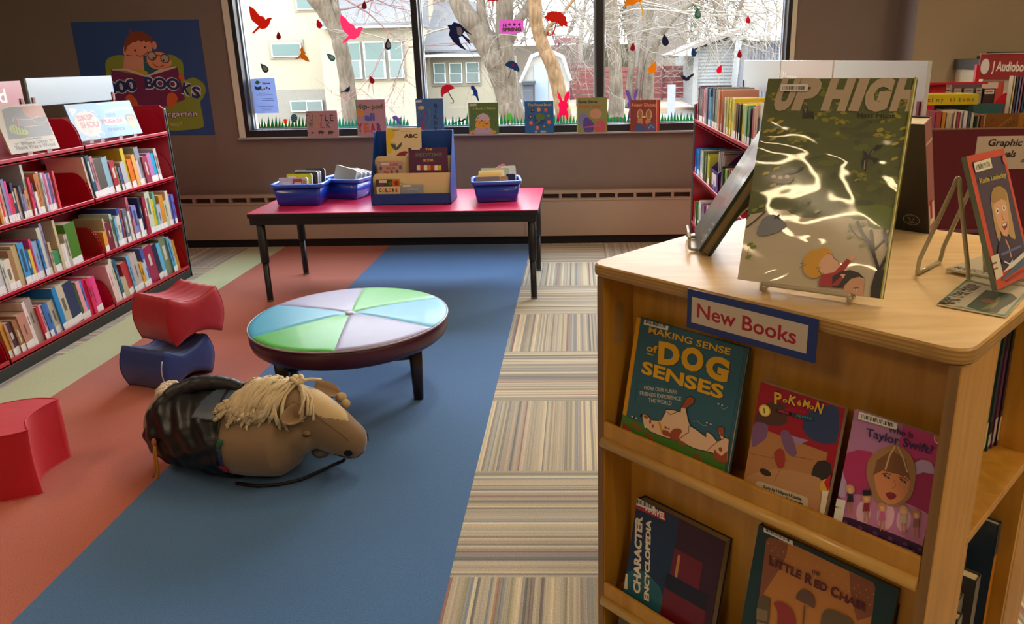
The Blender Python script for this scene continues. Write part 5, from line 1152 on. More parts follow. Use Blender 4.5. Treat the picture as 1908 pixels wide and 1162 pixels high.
def easel(label, F1, F2, B1, B2, topz, hook, up=.03, r=.0033, lf=.22):
    """bent wire book easel: front feet F1,F2 (with hooks along `hook`), back feet B1,B2 on the table top, uprights bending over near topz"""
    z = 1.0605+r; F1, F2, B1, B2 = [A3(q[0], q[1], 0) for q in (F1, F2, B1, B2)]; hook = np.array(hook, float)
    P = lambda q, zz: A3(q[0], q[1], zz); t = thing('wire_easel', label, 'easel', P((F1+F2)/2, 1.06), 'wire book easels')
    def arc(a, b_, c, n=5): return [(a*(1-u)**2+b_*2*u*(1-u)+c*u*u) for u in [k/n for k in range(n+1)]]
    m = MB(); A = []
    for (F, Bq) in ((F1, B1), (F2, B2)):
        d = (Bq-F); top = F+d*lf
        A.append([P(F+hook, z+up)]+arc(P(F+hook, z+.008), P(F+hook, z), P(F+hook*.75, z))+arc(P(F+hook*.12, z), P(F, z), P(F+d*.01, z+.02))
          + arc(P(F+d*(lf-.05), topz-.03), P(top, topz+.015), P(F+d*(lf+.08), topz-.025), 8)+arc(P(Bq-d*.03, z+.03), P(Bq, z), P(Bq+(B2-B1)*(.06 if F is F1 else -.06), z)))
    for k, ln in enumerate(A): m2 = MB(); m2.tube(ln, r, WIRE, 8); m2.build('side_wire', t)
    m.tube([P(B1+(B2-B1)*.05, z), P(B1*.5+B2*.5, z), P(B2-(B2-B1)*.05, z)], r, WIRE, 8); m.build('back_rail', t)
    m = MB(); m.tube([P(F1+hook, z+up), P(F1+hook+(F2-F1)*.02, z+up+.002), P(F2+hook-(F2-F1)*.02, z+up+.002), P(F2+hook, z+up)], r*1.08, WIRE, 8); m.build('front_bar', t)
    return t
n2 = -np.cross(UHe, A3(0, 0, 1)); bk = A3(-UHe[1], UHe[0], 0)
f1 = UHP+UHe*.052-bk*.002; f2 = UHP+UHe*.205-bk*.002
easel('cream wire easel under the big green picture book', f1+bk*.022, f2+bk*.022, f1+bk*.15, f2+bk*.15, 1.24, -bk*.038, .012, .0042, .62)
# left book on an easel, seen almost edge on
ang = math.radians(38); Fd = KE*math.cos(ang)+KN*math.sin(ang); Wd = np.cross(A3(0, 0, 1), Fd); l_ = math.radians(31)
P_ = K(.14, .2, 1.0725)+Wd*.215; tl = Fd*math.sin(l_)+A3(0, 0, math.cos(l_))
def leftart(a):
    w, h = a.w, a.h
    a.rect(.004, .004, w-.004, h-.004, '6c6660'); U = lambda L_: [(w*x, h*y) for x, y in L_]
    a.uvpoly(U([(.5, .45), (.98, .40), (.98, .98), (.3, .98), (.35, .7)]), '8c8088', 2); a.uvpoly(U([(.75, .45), (.8, .55), (.9, .58), (.8, .62), (.78, .7), (.7, .6), (.6, .58), (.7, .52)]), '44684c', 2)
    a.uvpoly(U([(.6, .75), (.8, .7), (.95, .8), (.8, .92), (.62, .9)]), '8c7c98', 3); a.uvpoly(U([(.1, .1), (.5, .08), (.6, .3), (.2, .4)]), '7c6c5c', 2)
    for k in range(4): a.uvpoly(U([(.8-.03*k, .05+.05*k), (.92, .06+.05*k), (.9, .09+.05*k)]), 'b8bcb8')
disp_book('picture_book', 'grey-brown picture book with dark teal edge leaning on an easel at the left', P_, -Wd, tl, .215, .285, .030, '16363a', leftart, GTOP, pages='8c7c64', spine=None, coat=.5, board=.007)
q1, q2 = P_-Wd*.045, P_-Wd*.17
easel('pale green-grey wire easel holding the leaning picture book at the left', q1+Fd*.018, q2+Fd*.018, q1+Fd*.15, q2+Fd*.15, 1.20, -Fd*.036, .024, .0036, .8)
# black-backed book turned away at the rear edge
tb = A3(0, 0, math.cos(math.radians(23)))-KN*math.sin(math.radians(23))
def blk(r, T):
    n = np.cross(-KE, tb); P = K(.43-.205, .775, 1.075)-n*.04; a = Art(P, KE, tb, .205, .29, .4, coat=.3)
    q = [(.165+.019*math.cos(x), .035+.014*math.sin(x)) for x in [2*math.pi*k/18 for k in range(19)]]; a.line(q, .0011, 'a8a8a0', False); a.line([(.158, .042), (.165, .028), (.172, .042)], .0012, 'a8a8a0', False); a.line([(.155, .028), (.176, .027)], .001, 'a8a8a0', False); a.done('back_emblem', r)
    a = Art(K(.43, .775, 1.075)-n*.04, KN*1., tb, .04, .29)  # spine strip facing +u
    T2 = lambda p: K(.43, .775, 1.075)+KE*p[0]+tb*p[2]-n*p[1]
    MB().box((0, .003, .235), (.0006, .037, .24), mat('d0b8b0'), T2).build('spine_line', r); MB().box((0, .006, .02), (.0006, .034, .075), mat('d8ccc4'), T2).build('spine_print', r); MB().box((.0006, .018, .035), (.001, .030, .085), mat('a02030'), T2).build('spine_label', r)
disp_book('picture_book', 'black backed book with a dusty pink spine facing away at the rear edge', K(.43, .775, 1.075), -KE, tb, .205, .29, .04, '16151a', None, GTOP, spine='a05c60', coat=.3, extra=blk)
e1, e2 = K(.40, .79, 0), K(.26, .79, 0)
easel('wire easel behind the black backed book', e1-KN*.02, e2-KN*.02, e1-KN*.12, e2-KN*.12, 1.2, KN*.0, .012, .0033) if False else None

# swimmer biography on its easel, at the right edge
ph = math.radians(5); ek = KN*math.cos(ph)+KE*math.sin(ph); bk2 = A3(-ek[1], ek[0], 0); tk = bk2*math.sin(math.radians(20))+A3(0, 0, math.cos(math.radians(20)))
def katie(a):
    a.z(1790, 260, 3.873); w, h = a.w, a.h
    a.rect(0, 0, w, h, 'b83c24'); a.rect(.016, .028, w-.010, h-.012, '2c2444')
    rr = random.Random(2)
    for k in range(60): x, y = rr.uniform(.02, w-.014), rr.uniform(.08, h-.02); s_ = .003; a.uvpoly([(x, y), (x+s_, y), (x+s_, y+s_*1.4), (x, y+s_*1.4)], ('4c2c58', '5c2440', '243058')[k % 3]); a.k -= 1 if k % 8 else 0
    a.poly([(215, 420), (235, 350), (290, 340), (330, 380), (350, 480), (385, 660), (390, 720), (340, 680), (320, 560), (260, 540), (300, 760), (260, 700), (225, 520)], 'a88c58', 2)
    a.poly([(238, 480), (260, 440), (300, 420), (330, 480), (345, 600), (335, 690), (320, 710), (280, 650), (250, 560)], 'c89878', 3)
    a.poly([(215, 440), (230, 360), (280, 335), (320, 370), (330, 440), (290, 430), (240, 460)], '94763c', 2)
    for q in ((262, 515), (308, 495)): a.ell(q, 13, 20, 'd8d0c4', 12); a.ell(q, 6, 10, '30384c', 10)
    a.poly([(290, 615), (330, 590), (332, 630), (312, 655)], '7c2c28'); a.poly([(294, 614), (328, 596), (322, 618), (302, 626)], 'e0d8cc'); a.line([(293, 530), (300, 575), (310, 580)], 4, '8c5c44')
    a.poly([(290, 690), (340, 700), (380, 820), (300, 900), (260, 800)], '1c1c44'); a.line([(318, 720), (345, 780), (360, 850)], 8, 'c08c70')
    a.text('Katie Ledecky', (135, 318), (325, 268), 34, 'a89c38', .03)
    a.poly([(290, 1010), (460, 830), (460, 900), (300, 1020)], '345878'); a.poly([(300, 960), (350, 900), (460, 800), (460, 840), (370, 920)], 'c8ccc8'); a.poly([(320, 1020), (460, 930), (460, 950), (330, 1030)], '8c2430'); a.line([(308, 880), (350, 900), (370, 870)], 5, 'd8d4cc')
    a.ell((312, 145), 16, 30, 'b85c50', 16); a.line([(285, 832), (430, 767)], 8, '4c5c94')
    a.poly([(200, 850), (265, 822), (300, 980), (240, 1020)], 'c8c0a8'); a.line([(215, 900), (252, 887)], 6, '5c584c'); a.line([(222, 940), (260, 926)], 6, '5c584c')
    a.bars([(85, 170), (205, 135), (222, 205), (100, 240)], 12)
KP = K(.704, .29, 1.0785)
disp_book('hardcover_book', 'red edged swimmer biography with a smiling blond woman, on an easel at right', KP, ek, tk, .16, .24, .009, '5c6a5c', katie, GTOP, pages='c8c4b0', coat=.6, gain=1.4)
easel('cream wire easel with tall bent loops at the right of the wooden top', K(.632, .368, 0), K(.64, .44, 0), K(.545, .352, 0), K(.545, .48, 0), 1.262, K(.692, .352, 0)-K(.632, .368, 0), .012, .0042, .42)

# two thin paperbacks lying flat under that easel
def flat(label, q, z, cover, art, th=.004):
    A, Bq, C_ = [np.array(x) for x in q]; e = Bq-A; w = np.linalg.norm(e); e /= w; t = C_-A; t = t-e*(t@e); h = np.linalg.norm(t); t /= h
    P = A+A3(0, 0, z+th); return disp_book('paperback_book', label, P, e, t, w, h, th, cover, art, GTOP, soft=True, coat=.4)
def mth(a):
    a.z(1640, 400, 5.2836); w, h = a.w, a.h
    a.rect(0, 0, w, h, '5c9080'); a.rect(.004, .005, w-.004, h-.005, 'b0a890')
    a.poly([(845, 905), (1040, 740), (1300, 780), (1350, 820), (1290, 870), (1240, 900), (1200, 920), (1150, 970), (1000, 950)], '2c4434')
    a.poly([(985, 930), (1100, 870), (1180, 800), (1150, 890), (1060, 930)], '6c7030', 2); a.ell((1060, 850), 70, 20, '6c4434', 12, .4)
    a.text('Magic Tree House', (690, 900), (1000, 700), 55, '1c241c', .02)
    a.poly([(600, 905), (680, 880), (790, 915), (770, 930), (620, 912)], 'd0ccb4')
A_, B_, C_ = K(.641, .190, 1.061), K(.745, .197, 1.061), K(.622, .43, 1.061)
flat('paperback with a dark green cover picture lying flat at the right front corner', (A_, B_, C_), 0, '5c9080', mth)
def mt2(a):
    w, h = a.w, a.h; a.rect(0, 0, w, h, 'c0b8a0'); a.rect(w*.5, h*.5, w*.98, h*.95, '4c8074'); a.rect(w*.56, h*.55, w*.92, h*.9, 'a8ac98'); a.textuv('25', (w*.62, h*.6), (w*.84, h*.6), h*.2, '242c28', .04); a.textuv('MAGIC TREE HOUSE', (w*.05, h*.08), (w*.9, h*.08), h*.12, '3c3c34', .02)
flat('paperback with a green number box lying under the wire easel loops', (K(.579, .412, 1.0655), K(.735, .392, 1.0655), K(.60, .575, 1.0655)), .0, 'c8c4b0', mt2)
# ------------------------------------------------------------------ picture books standing on the window ledge
GS = 'picture books on the window ledge'; SY = 4.228; SZ = .9165
def sill(x0, x1, z1, cover, art, label, spine=None, th=.010):
    return disp_book('picture_book', label, (x0, SY, SZ), (1, 0, 0), A3(0, math.sin(.07), math.cos(.07)), x1-x0, z1-SZ, th, cover, art, GS, spine=spine, gain=1.25)
def s1(a):
    a.z(560, 170, 6.36)
    for i, (ch, c) in enumerate(zip('TURTLE', ('20283c', '5c6c34', 'c08838', 'a83c28', '2c2c34', '402c34'))): a.text(ch, (50+i*60, 352), (92+i*60, 352), 78, c, .01)
    for i, (ch, c) in enumerate(zip('WALK', ('3c5038', 'c09040', 'a84438', '34343c'))): a.text(ch, (98+i*70, 436), (150+i*70, 436), 74, c, .01)
    for x, y, r in ((85, 492, 12), (142, 490, 16), (240, 482, 30), (355, 485, 32)): a.ell((x, y), r, r*.6, '3c3c28', 12); a.ell((x+r*1.1, y+2), r*.3, r*.25, '3c3c28', 8); a.poly([(x-r*.7, y), (x-r*.3, y), (x-r*.4, y+r*.9), (x-r*.7, y+r*.9)], '3c3c28'); a.poly([(x+r*.3, y), (x+r*.7, y), (x+r*.7, y+r*.9), (x+r*.4, y+r*.9)], '3c3c28')
    a.line([(80, 253), (122, 253)], 4, '3c3034')
sill(-1.802, -1.548, 1.122, 'a8888c', s1, 'pink TURTLE WALK picture book with a line of turtles on the window ledge')
def s2(a):
    a.z(560, 170, 6.36)
    for i, (s_, c) in enumerate((('Hip-', '2c4430'), ('pod', '5c5c28'))): a.text(s_, (655+i*190, 210), (825+i*150, 205), 60, c, .03)
    a.ell((705, 255), 45, 42, 'c88c30', 16); a.text('all', (762, 345), (880, 343), 85, '4858a0', .05)
    for i, (ch, c) in enumerate(zip('YEAR', ('a83450', 'b86038', 'a83048', '7c2c60'))): a.text(ch, (680+i*76, 478), (740+i*76, 475), 95, c, .07)
    for k in range(7): a.ell((680+k*45, 500), 6, 6, ('c08038', '4c6c48', 'a84868')[k % 3], 8)
sill(-1.391, -1.153, 1.203, 'a88890', s2, 'pink picture book lettered all YEAR on the window ledge', spine='7aa868')
def s3(a):
    a.z(560, 170, 6.36)
    for i, ch in enumerate('BIRDS'): a.text(ch, (1580, 190+i*68), (1625, 190+i*68), 46, '20304c', .05)
    a.ell((1430, 195), 42, 24, 'b89058', 12); a.ell((1440, 190), 18, 14, 'd0b060', 10); a.poly([(1385, 360), (1430, 300), (1495, 235), (1500, 280), (1450, 340), (1400, 370)], '4c4c80', 2); a.poly([(1450, 310), (1490, 260), (1480, 320)], '8c4454')
    a.poly([(1430, 470), (1430, 380), (1455, 365), (1470, 400), (1470, 480)], '8c3040', 2); a.line([(1520, 200), (1540, 320), (1500, 430), (1530, 470)], 9, '5c7c5c'); a.line([(1380, 160), (1400, 240), (1370, 300)], 8, '5c7c5c'); a.poly([(1365, 108), (1435, 105), (1435, 130), (1366, 132)], 'b8c0c8')
sill(-.903, -.682, 1.203, '34608c', s3, 'blue BIRDS picture book on the window ledge behind the display rack')
def s4(a):
    a.z(850, 170, 4.77)
    a.poly([(158, 385), (170, 330), (210, 300), (260, 310), (310, 330), (330, 385)], 'a898a0', 2); a.poly([(170, 310), (190, 250), (240, 230), (295, 260), (300, 320), (260, 320), (220, 330)], 'cc9828', 3); a.poly([(165, 265), (190, 215), (240, 192), (285, 215), (302, 252), (280, 270), (260, 250), (230, 275), (205, 250)], 'b4a8ac')
    a.poly([(235, 280), (295, 285), (270, 297)], 'a84c20'); a.ell((240, 268), 5, 5, '1c1814', 8); a.text('A Book of Babies', (145, 162), (350, 158), 20, '9cac68', .02); a.poly([(118, 110), (180, 108), (180, 130), (118, 132)], 'b0b4a0')
    for q in ((150, 360), (330, 360), (120, 375)): a.ell(q, 26, 14, 'b89028', 10)
    for k in range(18): a.ell((115+(k*47 % 250), 140+(k*71 % 200)), 10, 5, ('5c7c30', '3c5c24')[k % 2], 7, k)
sill(-.479, -.238, 1.163, '4c6c2c', s4, 'green picture book with a hatching chick on the window ledge', spine='6c8c58')
def s5(a):
    a.z(850, 170, 4.77)
    a.text('The Peace Book', (635, 130), (850, 128), 22, 'b0a058', .03); a.ell((742, 245), 52, 54, '243c78', 20); a.poly([(705, 215), (740, 192), (785, 215), (780, 255), (750, 250), (745, 275), (715, 250)], '4c7034', 2); a.ell((720, 275), 14, 10, '4c7034', 8)
    for q, c in (((678, 170), '2c2030'), ((735, 162), 'c08c50'), ((797, 168), 'a84830'), ((660, 228), '2c3450'), ((820, 220), '38684c'), ((665, 282), 'c05828'), ((825, 275), 'c86028'), ((722, 325), 'b06c5c'), ((783, 315), '34604c')): a.ell(q, 17, 19, c, 12); a.ell((q[0], q[1]-3), 8, 8, 'b88860', 8)
    a.poly([(700, 350), (720, 350), (720, 365), (700, 365)], 'a8a080'); a.poly([(750, 350), (798, 350), (798, 365), (750, 365)], 'a8a080')
sill(-.025, .208, 1.167, '1f5c94', s5, 'blue Peace Book picture book with a globe on the window ledge')
def s6(a):
    a.z(850, 170, 4.77)
    a.text('llama llama', (1085, 105), (1255, 103), 26, '2c2c34', .04); a.text('time to share', (1085, 145), (1283, 143), 24, 'a84c2c', .04)
    a.ell((1240, 200), 55, 45, 'b08870', 14); a.ell((1130, 250), 45, 60, '6c74a8', 14); a.poly([(1130, 260), (1160, 230), (1220, 280), (1215, 360), (1140, 360)], '4c3c88', 2); a.poly([(1230, 300), (1270, 260), (1320, 270), (1320, 360), (1240, 360)], 'b04c54', 2); a.line([(1140, 320), (1220, 310), (1290, 310)], 9, 'a85c94')
sill(.393, .637, 1.188, '7c8450', s6, 'olive picture book with lilac and pink shapes on the window ledge', spine='a0a468')
def s7(a):
    a.z(850, 170, 4.77)
    a.text('New Shoes', (1560, 135), (1785, 133), 32, 'c08c68', .03); a.rect(a.w-.028, 0, a.w-.010, a.h, 'c84420'); a.rect(a.w-.030, 0, a.w-.027, a.h, 'd8c0b0')
    for x in (1635, 1712): a.ell((x, 210), 28, 52, 'c0a480', 16); a.ell((x, 205), 18, 38, '8c6c3c', 14); a.line([(x-25, 240), (x+25, 240)], 4, '382414')
    a.ell((1635, 270), 25, 25, 'b07c50', 12); a.ell((1705, 270), 25, 25, 'b07c50', 12); a.ell((1672, 228), 10, 10, 'd8c8b8', 8); a.poly([(1590, 350), (1595, 300), (1640, 285), (1685, 350)], '34508c', 2); a.ell((1730, 320), 42, 44, '3c5490', 16); a.line([(1710, 330), (1730, 300), (1755, 325)], 5, 'b0b8c8')
sill(.822, 1.060, 1.162, '7c3430', s7, 'brown-red New Shoes picture book with an orange edge on the window ledge')

# ------------------------------------------------------------------ display books on the left bookcase
GD = 'face-out picture books on top of the left bookcase'
def ldisp(bl, e, w, h, lean, cover, art, label):
    P, e, t = frame(bl, e, lean); r = disp_book('picture_book', label, P, e, t, w, h, .010, cover, art, GD)
    back = A3(-e[1], e[0], 0); tt = thing('acrylic_easel', 'clear acrylic easel under the %s' % label.split(' leaning')[0], 'easel', P, 'clear acrylic easels on the left bookcase'); CL = mat('c8bcc4', .1, coat=.6, spec=.8)
    for u in (.25, .65):
        m = MB(); T = lambda q: P+e*q[0]-back*q[1]+A3(0, 0, q[2]); m.box((w*u, -.06, -.0155), (w*u+.03, .022, -.0125), CL, T); m.box((w*u, .019, -.0125), (w*u+.03, .022, .006), CL, T); m.build('foot', tt)
    return r
def d1(a):
    a.z(0, 180, 9.683)
    a.poly([(165, 190), (790, 155), (960, 690), (160, 775), (30, 240)], '6c6458'); a.poly([(420, 190), (780, 165), (840, 340), (680, 370), (560, 400), (430, 300)], 'a8683c', 2)
    a.line([(230, 440), (245, 370), (330, 410), (550, 410), (700, 350), (745, 370)], 9, 'c8a468'); a.line([(600, 430), (720, 490), (860, 430), (780, 510), (520, 540), (420, 550)], 9, 'c8a468'); a.poly([(170, 540), (260, 510), (350, 560), (490, 610), (500, 690), (210, 660)], '949c38', 2); a.line([(320, 430), (350, 540)], 30, 'a8603c')
    for k in range(5): a.line([(210+k*50, 530), (240+k*50, 650)], 8, '4c4c2c')
    a.text('Denise Fleming', (462, 780), (745, 750), 24, '5c5c4c', .01); a.text('Where Once', (385, 880), (860, 820), 62, '4c5048', .015); a.text('There Was a Wood', (285, 965), (1000, 880), 66, '4c5048', .015); a.poly([(245, 850), (350, 830), (300, 875)], '6c7c4c'); a.poly([(870, 770), (970, 760), (930, 810)], '6c7c4c')
def d2(a):
    a.z(110, 180, 11.2235); a.ell((610, 570), 265, 245, 'b8b0a4', 30)
    a.text('SKIP', (400, 510), (730, 470), 100, 'a84c38', .04); a.text('SHOU', (470, 660), (850, 620), 110, 'a84c38', .04); a.text('by', (640, 740), (690, 735), 40, '6c6c64')
    a.poly([(190, 250), (370, 260), (290, 410), (230, 330)], 'c0bcb0', 2)
    for q in ((510, 285), (700, 310), (790, 380), (860, 470), (880, 740), (820, 820), (950, 770), (600, 870)): a.ell(q, 50, 14, 'b0c4cc', 8, -.3)
def d3(a):
    a.z(110, 180, 11.2235); a.line([(950, 310), (1080, 290), (1300, 240), (1500, 250)], 46, '8ca8b0'); a.text('GIVE', (995, 420), (1190, 410), 58, '345c98', .05); a.poly([(930, 440), (1200, 450), (1370, 440), (1400, 500), (1440, 590), (1340, 560), (1150, 590), (970, 580)], 'c8c4c8')
    a.text('PLEASE', (905, 560), (1350, 530), 72, 'a83844', .05); a.text('A', (1165, 620), (1195, 618), 26, '345c98'); a.text('CHANCE', (1030, 720), (1395, 690), 58, '345c98', .04)
    a.ell((1490, 440), 115, 80, '5c4c34', 14); a.ell((1500, 470), 85, 70, 'b87850', 14); a.ell((1530, 570), 80, 65, 'c0a44c', 14); a.ell((1470, 465), 10, 10, '2c2018', 8); a.ell((1530, 460), 10, 10, '2c2018', 8)
    a.poly([(770, 130), (945, 125), (950, 160), (785, 175)], 'c8ccc4')
ldisp(px(22, 288, -2.505), (.16, 1, 0), .305, .25, 15, 'b0a084', d1, 'cream picture book with orange treetop picture leaning near the camera end')
ldisp(px(148, 264, -2.53), (.16, 1, 0), .215, .218, 15, '6894b0', d2, 'pale blue picture book with a cream circle leaning in the middle')
ldisp(px(199, 257, -2.535), (.14, 1, 0), .325, .22, 15, '5c98bc', d3, 'wide light blue picture book with a red PLEASE banner leaning at the window end')

# ------------------------------------------------------------------ graphic-novel bin and audiobook shelf at the right
MAR = mat('5a1024', .45, coat=.1); GB = 'graphic novels in the maroon bin'
t = thing('browser_bin', 'maroon steel book bin with a Graphic Novels card behind the wooden stand', 'book bin', (2.4, 1.55, 0))
m = MB(); m.box((1.869, 1.30, 0), (3.0, 1.315, 1.172), MAR); m.build('front_panel', t, bevel=.002)
MB().box((1.868, 1.298, 1.170), (3.001, 1.317, 1.176), mat('8c6c60', .3, metal=.3)).build('rim', t)
MB().box((1.869, 1.29, .735), (3.0, 1.30, .75), mat('7c5058', .35, metal=.3)).build('lower_rail', t)
MB().box((1.869, 1.315, 0), (1.884, 1.70, 1.05), MAR).box((1.884, 1.315, .93), (3.0, 1.70, .945), MAR).box((1.869, 1.69, 0), (3.0, 1.70, 1.1), MAR).build('tray', t)
a_ = thing('shelf_card', 'white card reading Graphic Novels on the maroon bin', 'sign', (2.05, 1.297, 1.01))
MB().box((2.055, 1.2965, 1.005), (2.33, 1.2995, 1.142), mat('b8a89a', .4)).build('card', a_)
a = Art(A3(2.055, 1.2965, 1.005), (1, 0, 0), (0, 0, 1), .275, .137, .4); a.textuv('Graphic', (.045, .098), (.185, .096), .028, '1a1618', .03, .2); a.textuv('Novels', (.065, .052), (.165, .050), .028, '1a1618', .03, .2); a.rect(.19, .028, .215, .031, '3c3834'); a.uvpoly([(.192, .034), (.202, .043), (.213, .034)], '5c5450'); a.done('lettering', a_)
def fb(x0, x1, y, z, z1, d, col, label, art=None, group=GB, lean=0, pages='c8bca0'):
    """upright book with its spine towards the camera"""
    r = thing('graphic_novel', label, 'book', ((x0+x1)/2, y, z), group); c = mat(col, .4, coat=.1); T = lambda q: A3(q[0]+lean*(q[2]-z), q[1], q[2])
    m = MB(); cc = min(.002, (x1-x0)*.2); m.box((x0, y, z), (x1, y+.002, z1), c, T); m.box((x0, y, z), (x0+cc, y+d, z1), c, T); m.box((x1-cc, y, z), (x1, y+d, z1), c, T); m.build('cover', r)
    MB().box((x0+cc, y+.002, z+.003), (x1-cc, y+d-.003, z1-.004), mat(pages, .8), T).build('page_block', r)
    if art: a = Art(A3(x0, y, z), (1, 0, 0), (0, 0, 1), x1-x0, z1-z, .4); art(a); a.done('cover_print', r)
xs = [1.888, 1.915, 1.935, 1.963, 1.977, 1.992, 2.002, 2.022, 2.036]; cc_ = ['9c4048', 'a87428', 'b0a090', 'c0b0a8', '8c3848', 'c8b0b4', 'b8b8bc', '3c4458', 'b0b0a0']
nm = ['dull red', 'ochre', 'beige', 'pale pink-beige', 'crimson', 'pinkish white', 'light grey', 'slate blue', 'stone']
for i, x in enumerate(xs): fb(x, x+(xs[i+1]-x if i < 8 else .016)-.001, 1.33+.003*(i % 3), .9455, 1.243-.004*(i % 3), .17, cc_[i], '%s spined graphic novel, %s from the left in the maroon bin' % (nm[i], ordn(i)))
for i, (c, n_) in enumerate((('2c4434', 'dark green'), ('b4908c', 'dusty pink'), ('1c2028', 'black'), ('8c6428', 'bronze'), ('a04838', 'brick'), ('c0a878', 'straw'))): fb(2.054+i*.0065, 2.060+i*.0065, 1.325, .9455, 1.222+.001*i, .17, c, 'very thin %s graphic novel left of the gold one in the maroon bin' % n_)
def gold(a):
    a.rect(0, 0, a.w, a.h, '6c4418'); a.rect(a.w*.38, .0, a.w, a.h, '8c6018')
    a.textuv('Prepare for the', (.16, .255), (.30, .255), .014, '2c1408', .03); a.textuv('FINAL showdown', (.16, .232), (.30, .232), .014, '2c1408', .03); a.textuv('between GOOD', (.16, .21), (.30, .21), .012, '2c1408', .03)
    a.uvpoly([(.03+.07*1, .2)]+[(.07+.055*math.cos(q), .2+.03*math.sin(q)) for q in [math.pi*k/10 for k in range(11)]][1:], '8c7c50')
    for k in range(14): x, y = .01+(k*37 % 100)/1000, .22+(k*53 % 50)/1000; a.uvpoly([(x, y), (x+.016, y+.003), (x+.010, y+.016)], ('7c3c1c', '8c5c24', '5c2c14')[k % 3])
fb(2.094, 2.45, 1.327, .9455, 1.232, .012, '6c4418', 'wide gold and brown graphic novel facing forward in the maroon bin', gold)
fb(1.96, 2.26, 1.50, .9455, 1.262, .010, '2c5458', 'wide teal book standing behind the row in the maroon bin')
r = thing('graphic_novel', 'yellow book with hand lettered spine lying across the tops of the maroon bin books', 'book', (2.0, 1.45, 1.262), GB)
MB().box((1.88, 1.445, 1.2625), (2.112, 1.60, 1.2645), mat('b0a010', .4)).box((1.88, 1.445, 1.3035), (2.112, 1.60, 1.3055), mat('b0a010', .4)).box((1.88, 1.443, 1.2625), (2.112, 1.445, 1.3055), mat('b0a010', .4)).build('cover', r)
MB().box((1.884, 1.446, 1.2645), (2.108, 1.597, 1.3035), PAGE).build('page_block', r)
a = Art(A3(1.88, 1.443, 1.2625), (1, 0, 0), (0, 0, 1), .232, .043, .4)
for i, (ch, c) in enumerate(zip('tiny titans', 'a03020 6c3c24 6c6024 6c6c38 x a03020 6c6c38 5c5424 9c5c18 a04418 6c7480'.split())):
    if ch != ' ': a.textuv(ch, (.018+i*.0185, .014), (.018+i*.0185+(.006 if ch == 'i' else .013), .014), .018, c, .04)
a.done('spine_print', r)
# red audiobook shelf behind
t = thing('bookcase', 'low red audiobook bookcase under a J Audiobooks header at the far right', 'bookcase', (2.7, 2.0, 0))
MB().box((1.98, 1.74, 0), (2.0, 2.2, 1.338), MAR).box((2.0, 2.18, 0), (3.6, 2.2, 1.30), MAR).build('frame', t)
MB().box((1.98, 1.74, 1.335), (2.30, 1.76, 1.345), RED).box((1.98, 1.76, 1.21), (2.12, 1.775, 1.336), RED).build('top_rail', t)
MB().box((2.0, 1.735, 1.16), (3.6, 2.18, 1.175), RED).build('shelf', t)
m = MB(); P = [(2.40, 1.66, 1.175), (2.40, 1.96, 1.175), (2.40, 1.96, 1.21)]
m.prism([(2.335, 1.735, 1.175)]+[(2.335+.0+.065*(1-math.cos(q)), 1.735, 1.21+.085*math.sin(q)) for q in [math.pi/2*k/8 for k in range(9)]]+[(2.47, 1.735, 1.295), (2.47, 1.735, 1.175)], (0, .003, 0), RED); m.build('bracket', t)
MB().box((2.31, 1.88, 1.17), (2.328, 1.90, 1.42), RED).build('sign_post', t)
GA = 'cases on the audiobook shelf'
for i, (x0, x1, c, n_, zz) in enumerate(((2.12, 2.16, 'b8a494', 'beige', 1.322), (2.165, 2.205, 'a8707c', 'pink', 1.318), (2.21, 2.262, '6c7c88', 'grey-blue', 1.318), (2.268, 2.30, '9a9a88', 'sage', 1.318), (2.305, 2.36, '3c2c30', 'dark brown', 1.312))):
    r = fb(x0, x1, 1.78, 1.1755, zz, .02, c, '%s audiobook case with a white label, %s from the left on the red shelf' % (n_, ordn(i)), lambda a: (a.rect(a.w*.1, a.h*.82, a.w*.9, a.h*.97, 'd0c4bc'), a.rect(a.w*.2, a.h*.88, a.w*.8, a.h*.91, '6c3c4c')), GA)
fb(2.19, 2.33, 1.85, 1.1755, 1.332, .02, '5c4c50', 'wide dark audiobook case standing behind the labelled ones', None, GA)
fb(2.33, 2.44, 1.86, 1.1755, 1.342, .02, 'b0483c', 'orange-red audiobook case under the red header', lambda a: a.rect(0, a.h*.8, a.w*.75, a.h*.97, 'c8b8b0'), GA)
t = thing('header_sign', 'red header sign reading J Audiobooks with a white oval', 'sign', (2.7, 1.9, 1.35))
m = MB(); m.box((2.33, 1.895, 1.352), (3.2, 1.902, 1.468), mat('8c2c30', .4, coat=.1)); m.build('panel', t); MB().box((2.327, 1.893, 1.466), (3.2, 1.904, 1.470), mat('c8a8a4', .4)).build('edge', t)
MB().box((2.36, 1.905, 1.20), (3.2, 1.908, 1.352), mat('b8b4ac', .5)).build('back_card', t)
a = Art(A3(2.33, 1.895, 1.352), (1, 0, 0), (0, 0, 1), .87, .116, .4)
a.uvpoly([(.026+.021*math.cos(q), .058+.036*math.sin(q)) for q in [2*math.pi*k/24 for k in range(24)]], 'c8ccd4'); a.textuv('J Audiobooks', (.058, .038), (.262, .030), .046, 'd8d8d8', .03); a.done('lettering', t)
GX = 'tall books beside the audiobook shelf'
for i, (c, n_) in enumerate((('b8ac90', 'cream'), ('4c4c64', 'slate'), ('6c74a0', 'periwinkle'), ('8c5c70', 'mauve'), ('24506c', 'petrol blue'), ('4c84ac', 'light blue'))): fb(2.281+i*.012, 2.292+i*.012, 1.50, .9455, 1.376-.003*i, .035, c, '%s spined tall book, %s from left in the group right of the red bracket' % (n_, ordn(i)), None, GX, .0)
